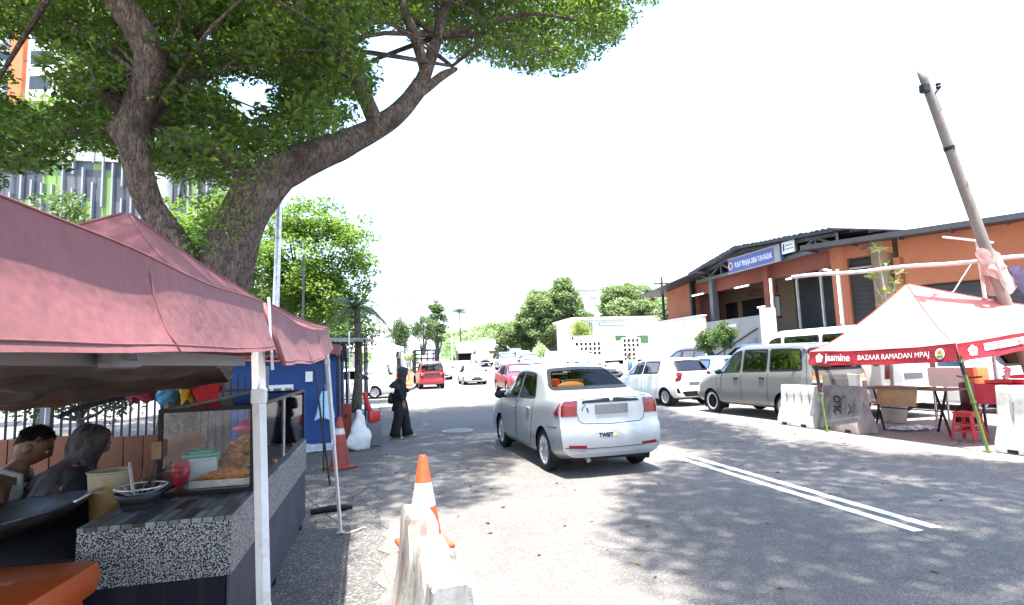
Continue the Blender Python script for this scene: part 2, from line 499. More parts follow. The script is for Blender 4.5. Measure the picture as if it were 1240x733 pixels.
WHEELS = {}
def wheel_meshes(kind, r):
    key = (kind, r)
    if key in WHEELS: return WHEELS[key]
    wd = 0.19; k = r * (0.66 if kind != 'black' else 0.70)
    t = MB(); pr = [(k, -wd / 2 + .015), (k + .02, -wd / 2), (r - .035, -wd / 2 + .004), (r - .008, -wd / 2 + .025), (r, -wd / 4), (r, wd / 4), (r - .008, wd / 2 - .025), (r - .035, wd / 2 - .004), (k + .02, wd / 2), (k, wd / 2 - .015)]
    t.lathe(pr, n=36, axis='X', cap=False)
    me_t = t.build('tyre', M['rubber'], smooth='auto'); 
    q = MB()   # rim on the +X face
    x = wd / 2 - 0.012
    q.lathe([(k + .004, x - .06), (k + .006, x), (k - .012, x + .004), (k - .025, x - .012), (k - .03, x - .05), (0.06, x - .055), (0.0, x - .055)], n=36, axis='X', cap=False)
    ns = {'alloy': 7, 'cap': 9, 'black': 12}[kind]
    for i in range(ns):
        a = 2 * math.pi * i / ns
        Mx = Matrix.Rotation(a, 4, 'X')
        wsp = 0.05 if kind == 'alloy' else (0.075 if kind == 'cap' else 0.03)
        vs = [(x - .045, -wsp / 2, .03), (x - .045, wsp / 2, .03), (x - .02, wsp * .42, k - .02), (x - .02, -wsp * .42, k - .02),
              (x - .015, -wsp * .32, .03), (x - .015, wsp * .32, .03), (x - .004, wsp * .3, k - .02), (x - .004, -wsp * .3, k - .02)]
        q.add([Mx @ Vector(v) for v in vs], [(0, 1, 2, 3), (4, 5, 6, 7), (0, 1, 5, 4), (2, 3, 7, 6), (0, 3, 7, 4), (1, 2, 6, 5)])
    q.lathe([(0.055, x - .05), (0.05, x - .008), (0.0, x - .004)], n=16, axis='X')
    me_r = q.build('rim', M['rim'] if kind != 'black' else M['black_plastic'], smooth='auto')
    if kind == 'black':
        g = MB(); g.lathe([(k + .012, x - .01), (k + .012, x + .004), (k - .03, x + .006), (k - .045, x - .01)], n=36, axis='X', cap=False)
        me_g = g.build('rim_edge', M['rim'], smooth='auto')
    out = [me_t.data, me_r.data] + ([me_g.data] if kind == 'black' else [])
    for o in [me_t, me_r] + ([me_g] if kind == 'black' else []): bpy.data.objects.remove(o)
    WHEELS[key] = out
    return out

def build_car(name, label, cat, loc, rz, S, paint_mat, h=0.06, group=None, near=False, glass=None, plates=True, steer=0.0):
    root = thing(name, label, cat, loc, rz, group)
    sh = Shell(S, h); L = S['L']; glass = glass or M['glass']
    # --- window outlines
    wins = []
    for (a0, a1, b0, b1) in S['windows']:
        zlo = S.get('winlo', 0.035); drop = S.get('windrop', 0.1)
        n = 6
        poly = [(a0 + (b0 - a0) * t / n, sh.belt(a0 + (b0 - a0) * t / n) + zlo) for t in range(n + 1)]
        poly += [(b1 + (a1 - b1) * t / n, sh.top(b1 + (a1 - b1) * t / n) - drop) for t in range(n + 1)]
        wins.append(round_poly([poly[0], poly[n // 2], poly[n], poly[n + 1], poly[n + 2], poly[n + 4], poly[n + 5], poly[2 * n + 1]] if True else poly, 0.045))
    scr = []
    for end, key in ((-1, 'rear_screen'), (1, 'wind_screen')):
        z0, z1, x0, x1 = S[key]
        scr.append((end, round_poly([(-x0, z0), (x0, z0), (x1, z1), (0, z1 + S.get('scrown', .02)), (-x1, z1)], 0.06)))
    # --- skin with openings
    vs = [v.copy() for v in sh.vs]; ra = S['rw'] + S.get('gap', 0.05)
    for v in vs:
        for yw in S['axles']:
            if abs(v.x) > sh.w(yw) - 0.26 and v.z < ra + S['rw'] + 0.1:
                d = math.hypot(v.y - yw, v.z - S['rw'])
                if abs(d - ra) < 0.62 * h and d > 1e-4:
                    v.y = yw + (v.y - yw) * ra / d; v.z = S['rw'] + (v.z - S['rw']) * ra / d
    body = MB()
    keep = []
    for f in sh.fs:
        c = sum((vs[i] for i in f), Vector()) / len(f)
        cut = False
        for yw in S['axles']:
            if abs(c.x) > sh.w(yw) - 0.26 and math.hypot(c.y - yw, c.z - S['rw']) < ra - 0.001: cut = True
        if not cut and abs(c.x) > 0.35:
            for w in wins:
                if inside((c.y, c.z), w): cut = True; break
        if not cut and len(f) == 4:
            nn = (vs[f[1]] - vs[f[0]]).cross(vs[f[2]] - vs[f[1]])
            for end, p in scr:
                if inside((c.x, c.z), p) and end * c.y > 0.05 and nn.length > 0 and abs(nn.normalized().y) > 0.12: cut = True
        if not cut: keep.append(f)
    body.add(vs, keep)
    # arch lips
    for sg in (-1, 1):
        for yw in S['axles']:
            A = []; B = []
            for k in range(33):
                a = R(-25 + 230 * k / 32)
                A.append((yw + (ra - .02) * math.cos(a), S['rw'] + (ra - .02) * math.sin(a)))
                B.append((yw + (ra + .03) * math.cos(a), S['rw'] + (ra + .03) * math.sin(a)))
            zmin = sh.bot(yw) + 0.05
            ids = [k for k in range(33) if A[k][1] > zmin - .03]
            sh.strip(body, sh.side(sg), [A[k] for k in ids], [B[k] for k in ids], 0.004, closed=False)
    body.build('body', paint_mat, root, smooth='auto')
    # --- glass and seals
    seal = MB()
    for i, w in enumerate(wins):
        for sg in (-1, 1):
            g = MB(); sh.patch(g, sh.side(sg), offset_poly(w, -0.012), 0.0015, res=0.09); g.build('window', S.get('side_glass') or glass, root, smooth=True, fixn=False)
            sh.ringmap(seal, sh.side(sg), w, max(.012, .45 * h), -max(.022, .55 * h), 0.0045)
    for end, p in scr:
        mp = sh.rear if end < 0 else sh.front
        g = MB(); sh.patch(g, mp, offset_poly(p, -0.012), 0.0015, res=0.09); g.build('rear_window' if end < 0 else 'windscreen', glass, root, smooth=True, fixn=False)
        sh.ringmap(seal, mp, p, max(.012, .4 * h), -max(.03, .55 * h), 0.0045)
    seal.build('window_seal', M['black_plastic'], root, smooth=True, fixn=False)
    # --- underbody with wheel wells, cabin tub and seats
    u = MB(); zb = sh.bot(0)
    wmin = sh.w(0)
    u.box((0, 0, zb + 0.04), (2 * wmin - 0.5, L - 0.5, 0.03))
    for yw in S['axles']:
        for sg in (-1, 1):
            n = 18; A = []; 
            for k in range(n + 1):
                a = R(-30 + 240 * k / n); A.append((yw + (ra + .006) * math.cos(a), S['rw'] + (ra + .006) * math.sin(a)))
            xo = sg * (sh.w(yw) - 0.03); xi = sg * (sh.w(yw) - 0.3)
            b = [(xo, p[0], p[1]) for p in A] + [(xi, p[0], p[1]) for p in A]
            u.add(b, [(k, k + 1, n + 2 + k, n + 1 + k) for k in range(n)])
            u.add([(xi, p[0], p[1]) for p in A], [tuple(range(n + 1))])
    u.build('underbody', M['black_plastic'], root, fixn=False)
    c0, c1 = S['cabin']
    t = MB(); zf = sh.belt(0) - 0.12
    t.box((0, (c0 + c1) / 2, zf - 0.35), (2 * wmin - 0.22, c1 - c0 - 0.1, 0.03))
    for sg in (-1, 1): t.box((sg * (wmin - 0.12), (c0 + c1) / 2, zf - 0.16), (0.03, c1 - c0 - 0.1, 0.4))
    t.box((0, c0 + 0.2 + S.get('shelf', 0.0), zf + 0.0), (2 * wmin - 0.24, 0.42, 0.03)); t.box((0, c1 - 0.25, zf + 0.02), (2 * wmin - 0.24, 0.5, 0.06))
    t.build('cabin_trim', M['black_plastic'], root)
    for sx in (-0.36, 0.36):
        q = MB(); ys = S.get('seat_y', 0.1); zt_ = min(sh.top(ys) - 0.2, zf + 0.42)
        q.bbox((sx, ys + 0.22, zf - 0.2), (0.48, 0.5, 0.14), 0.04); q.bbox((sx, ys - 0.06, zf + 0.02), (0.46, 0.13, 0.52), 0.05); q.bbox((sx, ys - 0.09, zt_), (0.26, 0.09, 0.19), 0.035)
        q.build('seat', M['seat'], root, smooth='auto')
    q = MB(); yb = S.get('bench_y', -0.75)
    q.bbox((0, yb + .2, zf - 0.2), (1.15, 0.45, 0.14), 0.04); q.bbox((0, yb - 0.05, zf + 0.02), (1.2, 0.14, 0.5), 0.05)
    for sx in (-0.38, 0.38): q.bbox((sx, yb - 0.09, zf + 0.34), (0.25, 0.08, 0.15), 0.03)
    q.build('rear_bench', M['seat'], root, smooth='auto')
    # --- wheels
    me = wheel_meshes(S.get('rims', 'alloy'), S['rw'])
    for yw in S['axles']:
        for sg in (-1, 1):
            w = bpy.data.objects.new('wheel', me[0]); COL.objects.link(w); w.parent = root
            w.location = (sg * (sh.w(yw) - 0.115), yw, S['rw']); w.rotation_euler = (rnd.uniform(0, 6) if sg > 0 else rnd.uniform(0, 6), 0, (0 if sg > 0 else math.pi) + (steer if yw > 0 else 0))
            for kx, mm in enumerate(me[1:]):
                r_ = bpy.data.objects.new('rim' if kx == 0 else 'rim_edge', mm); COL.objects.link(r_); r_.parent = w
    # --- lamps, mirrors, bumpers, doors
    for sg in (-1, 1):
        lm = MB(); sh.patch(lm, sh.polar(sg, -1), S['tail'], 0.006, res=0.05, su=0.014); o = lm.build('tail_lamp', M['tail'], root, smooth=True, fixn=False)
        if near or S.get('tail2'):
            for key, mat in (('tail2', M['clear_lens']), ('tail3', M['amber'])):
                if key in S:
                    lm = MB(); sh.patch(lm, sh.polar(sg, -1), S[key], 0.009, res=0.05, su=0.014); lm.build('indicator' if key == 'tail3' else 'reversing_lamp', mat, o, smooth=True, fixn=False)
        lm = MB(); sh.patch(lm, sh.polar(sg, 1), S['head'], 0.006, res=0.05, su=0.014); lm.build('headlight', M['clear_lens'], root, smooth=True, fixn=False)
        ym, zm = S['mirror']
        mm = MB(); xm = sg * (sh.w(ym) + 0.085)
        mm.lathe([(0.03, -.05), (.075, -.035), (.085, 0), (.06, .035), (.01, .05)], n=14, M=Matrix.Translation((xm, ym, zm)) @ Matrix.Rotation(R(90), 4, 'X') @ Matrix.Diagonal((1.25, .85, 1, 1)))
        mm.bar((sg * (sh.w(ym) - .06), ym + .02, zm - .05), (xm, ym, zm - .03), 0.05, 0.03)
        mo = mm.build('side_mirror', S.get('mirror_mat') or paint_mat, root, smooth='auto')
    bk = MB()
    for a in S.get('dark_rear', []): sh.patch(bk, sh.rear, a, 0.005)
    for a in S.get('dark_front', []): sh.patch(bk, sh.front, a, 0.005)
    if bk.v: bk.build('bumper_insert', M['black_plastic'], root, smooth=True, fixn=False)
    if plates and 'plate' in S:
        for (mp, (x, z, w, hh)) in ((sh.rear, S['plate']), (sh.front, S['fplate'])):
            hc = sh.hit(mp, x, z, 0.012)
            if hc:
                q = MB(); q.bbox(hc[0], (w, 0.012, hh), 0.004); q.build('number_plate', S.get('plate_mat') or M['plate'], root)
    if near or h < 0.05:
        gaps = MB()
        for path in S.get('gaps', []):
            for sg in (-1, 1): sh.ribbon(gaps, sh.side(sg), path, 0.009, 0.0022)
        for path in S.get('rgaps', []): sh.ribbon(gaps, sh.rear, path, 0.009, 0.0022)
        if gaps.v: gaps.build('panel_gap', M['black_plastic'], root, fixn=False)
        for dpoly in S.get('doors', []):
            for sg in (-1, 1):
                d_ = MB(); sh.patch(d_, sh.side(sg), dpoly, 0.0035, res=0.08); do = d_.build('door', paint_mat, root, smooth=True, fixn=False)
                hx = S['handles'][S['doors'].index(dpoly)]
                hh = sh.hit(sh.side(sg), hx[0], hx[1], 0.012)
                if hh:
                    hb = MB(); hb.bbox(hh[0], (0.03, 0.17, 0.04), 0.012); hb.build('handle', S.get('handle_mat') or paint_mat, do, smooth='auto')
    return root, sh

# ---- shapes.  top/belt/bot/w/wt run from tail (-y) to nose (+y)
def sedan_shape():
    S = dict(L=4.28, rw=0.297, axles=(-1.37, 1.095), gap=0.055, rims='cap', side_glass=M['side_glass'], mirror_mat=M['black_plastic'],
        top=[(-2.14, 1.02), (-2.04, 1.07), (-1.75, 1.085), (-1.55, 1.095), (-1.38, 1.15), (-0.85, 1.43), (-0.5, 1.48), (0, 1.49), (0.35, 1.44), (0.8, 1.19), (1.15, 1.01), (1.3, 0.965), (1.7, 0.89), (1.95, 0.80), (2.14, 0.66)],
        belt=[(-2.14, 0.985), (-1.6, 0.995), (-0.8, 0.96), (1.0, 0.90), (2.14, 0.66)],
        bot=[(-2.14, 0.27), (-1.7, 0.2), (-1.2, 0.17), (1.3, 0.17), (1.8, 0.2), (2.14, 0.24)],
        w=[(-2.14, 0.80), (-1.9, 0.83), (-1.2, 0.848), (0, 0.845), (1.2, 0.84), (1.85, 0.8), (2.14, 0.7)], bowr=0.8,
        wt=[(-2.14, 0.72), (-1.6, 0.73), (-1.4, 0.735), (-0.9, 0.62), (0, 0.61), (0.5, 0.62), (1.1, 0.70), (1.7, 0.68), (2.14, 0.55)],
        rear=[(0.2, 0.07), (0.3, 0.01), (0.5, 0.0), (0.64, 0.01), (0.70, 0.045), (0.97, 0.06), (1.05, 0.07), (1.12, 0.10)],
        front=[(0.2, 0.06), (0.35, 0.0), (0.5, 0.0), (0.65, 0.06), (0.8, 0.2), (1.0, 0.3)],
        windows=[(-0.04, -0.06, 0.94, 0.38), (-0.98, -0.70, -0.12, -0.13)], windrop=0.125, winlo=0.03,
        rear_screen=(1.125, 1.405, 0.675, 0.525), wind_screen=(1.04, 1.37, 0.64, 0.54), cabin=(-1.35, 1.1), shelf=0.06, bench_y=-0.75, seat_y=0.15,
        tail=[(37, 0.80), (36, 1.0), (43, 1.01), (50, 0.97), (58, 0.83), (56, 0.80)],
        head=[(20, 0.70), (36, 0.77), (48, 0.83), (50, 0.76), (38, 0.64), (22, 0.62)],
        mirror=(0.72, 0.98), dark_front=[[(-.42, .34), (.42, .34), (.38, .46), (-.38, .46)], [(-.3, .62), (.3, .62), (.32, .68), (-.32, .68)]],
        dark_rear=[[(-.46, .965), (.46, .965), (.45, 1.02), (-.45, 1.02)]],
        plate=(0.0, 0.88, 0.52, 0.125), fplate=(0, 0.52, 0.5, 0.11),
        gaps=[[(0.0, 0.93), (0.0, 0.30)], [(-0.07, 0.935), (-0.05, 0.28)], [(-0.98, 0.97), (-0.93, 0.75), (-0.88, 0.62), (-0.86, 0.5), (-.72, .28)], [(0.97, 0.89), (1.0, 0.62), (0.88, 0.3)], [(-.72, .27), (.86, .27)], [(-1.62, 0.64), (-1.95, 0.66)]],
        rgaps=[[(-.58, 1.05), (-.56, .9), (-.52, .74), (-.45, .70), (0, .685), (.45, .70), (.52, .74), (.56, .9), (.58, 1.05)], [(-.80, .405), (-.4, .385), (0, .38), (.4, .385), (.80, .405)]],
        doors=[[(-0.03, 0.305), (0.86, 0.305), (0.95, 0.62), (0.93, 0.885), (-0.03, 0.925)], [(-0.72, 0.3), (-0.08, 0.3), (-0.095, 0.925), (-0.94, 0.955), (-.86, .62), (-0.84, .5)]],
        handles=[(0.14, 0.80), (-0.72, 0.835)])
    S['doors'] = [[(0.015, 0.3), (0.86, 0.3), (0.965, 0.62), (0.94, 0.885), (0.015, 0.92)], [(-0.70, 0.3), (-0.075, 0.3), (-0.085, 0.925), (-0.955, 0.955), (-.865, .62), (-.84, .5)]]
    return S

def hatch_shape():
    return dict(L=3.65, rw=0.28, axles=(-1.23, 1.225), gap=0.05, rims='alloy',
        top=[(-1.83, 0.98), (-1.77, 1.1), (-1.6, 1.32), (-1.36, 1.455), (-0.9, 1.50), (0, 1.51), (0.3, 1.46), (0.75, 1.24), (1.08, 1.04), (1.25, 0.99), (1.55, 0.91), (1.83, 0.70)],
        belt=[(-1.83, 1.06), (-1.0, 1.0), (0.9, 0.92), (1.83, 0.7)],
        bot=[(-1.83, 0.28), (-1.2, 0.18), (1.3, 0.17), (1.83, 0.24)],
        w=[(-1.83, 0.74), (-1.5, 0.79), (0, 0.81), (1.2, 0.80), (1.6, 0.76), (1.83, 0.66)],
        wt=[(-1.83, 0.63), (-1.55, 0.57), (-1.0, 0.565), (0, 0.575), (0.5, 0.61), (1.1, 0.68), (1.83, 0.52)],
        rear=[(0.2, 0.06), (0.35, 0.0), (0.55, 0.0), (0.65, 0.05), (1.0, 0.05), (1.2, 0.10), (1.4, 0.16)],
        front=[(0.2, 0.05), (0.4, 0.0), (0.6, 0.04), (0.8, 0.18), (1.0, 0.3)],
        windows=[(-0.02, -0.04, 0.9, 0.36), (-0.9, -0.86, -0.1, -0.12)], side_glass=M['side_glass'], windrop=0.13, winlo=0.03,
        rear_screen=(1.08, 1.38, 0.60, 0.5), wind_screen=(1.05, 1.42, 0.66, 0.56), cabin=(-1.65, 1.05), bench_y=-0.85, seat_y=0.05,
        tail=[(32, 1.02), (40, 1.06), (46, 1.0), (42, 0.9), (50, 0.80), (46, 0.74), (36, 0.80), (34, 0.92)],
        head=[(22, 0.72), (38, 0.80), (50, 0.86), (50, 0.76), (36, 0.66), (22, 0.64)], mirror=(0.7, 1.0),
        dark_rear=[[(-.42, .3), (.42, .3), (.55, .44), (.38, .46), (-.38, .46), (-.55, .44)], [(-.70, .42), (-.58, .40), (-.64, .56), (-.72, .58)], [(.70, .42), (.58, .40), (.64, .56), (.72, .58)]],
        dark_front=[[(-.5, .32), (.5, .32), (.42, .46), (-.42, .46)], [(-.35, .60), (.35, .60), (.36, .66), (-.36, .66)]],
        plate=(0, 0.68, 0.5, 0.11), fplate=(0, 0.52, 0.5, 0.11),
        gaps=[[(-0.05, 0.93), (-0.04, 0.3)], [(-0.96, 0.98), (-0.92, 0.62), (-.72, 0.3)], [(0.92, 0.9), (.96, .6), (0.86, 0.3)]],
        rgaps=[[(-.62, 1.03), (-.60, .7), (-.5, .6), (.5, .6), (.60, .7), (.62, 1.03)]],
        doors=[], handles=[])

def mpv_shape():
    return dict(L=4.4, rw=0.315, axles=(-1.32, 1.33), gap=0.045, rims='black', bow=0.09,
        top=[(-2.2, 1.05), (-2.13, 1.3), (-2.03, 1.62), (-1.93, 1.715), (-1.5, 1.75), (0, 1.765), (0.32, 1.72), (0.75, 1.46), (1.12, 1.15), (1.3, 1.09), (1.8, 1.02), (2.05, 0.92), (2.2, 0.75)],
        belt=[(-2.2, 1.12), (-1.0, 1.09), (1.1, 1.03), (2.2, 0.75)],
        bot=[(-2.2, 0.32), (-1.5, 0.26), (1.5, 0.25), (2.2, 0.3)],
        w=[(-2.2, 0.775), (-1.9, 0.82), (0, 0.835), (1.3, 0.83), (1.9, 0.79), (2.2, 0.68)],
        wt=[(-2.2, 0.70), (-1.9, 0.665), (-1.0, 0.66), (0.3, 0.66), (0.8, 0.68), (1.2, 0.72), (2.2, 0.55)],
        rear=[(0.3, 0.02), (0.45, 0.0), (0.6, 0.0), (0.66, 0.06), (1.1, 0.06), (1.3, 0.08), (1.65, 0.14)],
        front=[(0.3, 0.02), (0.5, 0.0), (0.62, 0.03), (0.85, 0.08), (1.05, 0.2)],
        windows=[(0.15, 0.13, 0.98, 0.48), (-0.78, -0.78, 0.04, 0.02), (-1.86, -1.78, -0.9, -0.88)], side_glass=M['side_glass'], windrop=0.14, winlo=0.035,
        rear_screen=(1.15, 1.60, 0.66, 0.60), wind_screen=(1.15, 1.68, 0.70, 0.62), cabin=(-2.05, 1.1), bench_y=-0.7, seat_y=0.2,
        tail=[(33, 1.03), (46, 1.04), (48, 0.76), (36, 0.76)], tail3=[(34, 1.03), (46.5, 1.035), (47, .95), (34.5, .95)], tail2=[(34.6, .94), (47, .94), (47.4, .87), (35, .87)],
        head=[(20, 0.80), (38, 0.84), (48, 0.88), (50, 0.74), (36, 0.68), (20, 0.66)], mirror=(0.82, 1.1), mirror_mat=M['black_plastic'], handle_mat=M['black_plastic'],
        dark_front=[[(-.45, .66), (.45, .66), (.45, .80), (-.45, .80)]], dark_rear=[],
        plate=(0.0, 0.86, 0.5, 0.16), fplate=(0, 0.5, 0.5, 0.11),
        gaps=[[(0.09, 1.04), (0.09, 0.36), (-0.82, 0.34)], [(-0.86, 1.08), (-0.82, 0.8), (-0.82, 0.34)], [(1.05, 1.02), (1.06, 0.8), (.98, .4), (0.86, 0.36), (.09, .36)], [(-1.9, 1.7), (-1.98, 1.1), (-2.0, .7)]],
        rgaps=[[(-.66, 1.6), (-.70, 1.12), (-.70, .68), (.70, .68), (.70, 1.12), (.66, 1.6)]],
        doors=[[(0.115, 0.385), (0.85, 0.385), (.955, .42), (1.035, 0.8), (1.03, 1.03), (0.115, 1.06)], [(-0.80, 0.365), (0.065, 0.385), (0.065, 1.06), (-0.83, 1.085), (-.80, .8)]],
        handles=[(0.27, 0.93), (-0.66, 0.95)])

def van_shape():
    return dict(L=4.7, rw=0.31, axles=(-1.3, 1.35), gap=0.05, rims='cap', bow=0.08,
        top=[(-2.35, 1.2), (-2.3, 1.7), (-2.2, 1.92), (-2.0, 1.97), (0.9, 1.98), (1.2, 1.93), (1.75, 1.4), (2.0, 1.12), (2.2, 1.0), (2.35, 0.8)],
        belt=[(-2.35, 1.15), (1.8, 1.1), (2.35, 0.8)], bot=[(-2.35, 0.3), (0, 0.25), (2.35, 0.3)],
        w=[(-2.35, 0.8), (-2.0, 0.84), (1.5, 0.84), (2.1, 0.8), (2.35, 0.72)], wt=[(-2.35, 0.74), (0.9, 0.73), (1.5, 0.74), (2.0, 0.74), (2.35, 0.6)],
        rear=[(0.3, 0.0), (0.6, 0.0), (0.7, 0.05), (1.9, 0.08)], front=[(0.3, 0.0), (0.6, 0.0), (0.9, 0.08), (1.1, 0.15)],
        windows=[(0.85, 0.85, 1.75, 1.35), (-0.5, -0.5, 0.7, 0.7), (-1.95, -1.95, -0.65, -0.65)], side_glass=M['side_glass'], windrop=0.2, winlo=0.05,
        rear_screen=(1.25, 1.72, 0.66, 0.62), wind_screen=(1.2, 1.82, 0.74, 0.66), cabin=(-2.2, 1.75), bench_y=-0.9, seat_y=0.8,
        tail=[(34, 1.15), (44, 1.15), (46, 0.8), (36, 0.8)], head=[(20, 0.85), (36, 0.88), (46, 0.9), (46, 0.72), (34, 0.68), (20, 0.68)], mirror=(1.62, 1.2), mirror_mat=M['black_plastic'],
        dark_front=[[(-.5, .4), (.5, .4), (.5, .52), (-.5, .52)]], dark_rear=[], plate=(0, 0.85, 0.5, 0.12), fplate=(0, 0.6, 0.5, 0.11),
        gaps=[[(0.78, 1.8), (0.78, 0.36)], [(-0.6, 1.8), (-0.6, 0.36)]], rgaps=[], doors=[], handles=[])
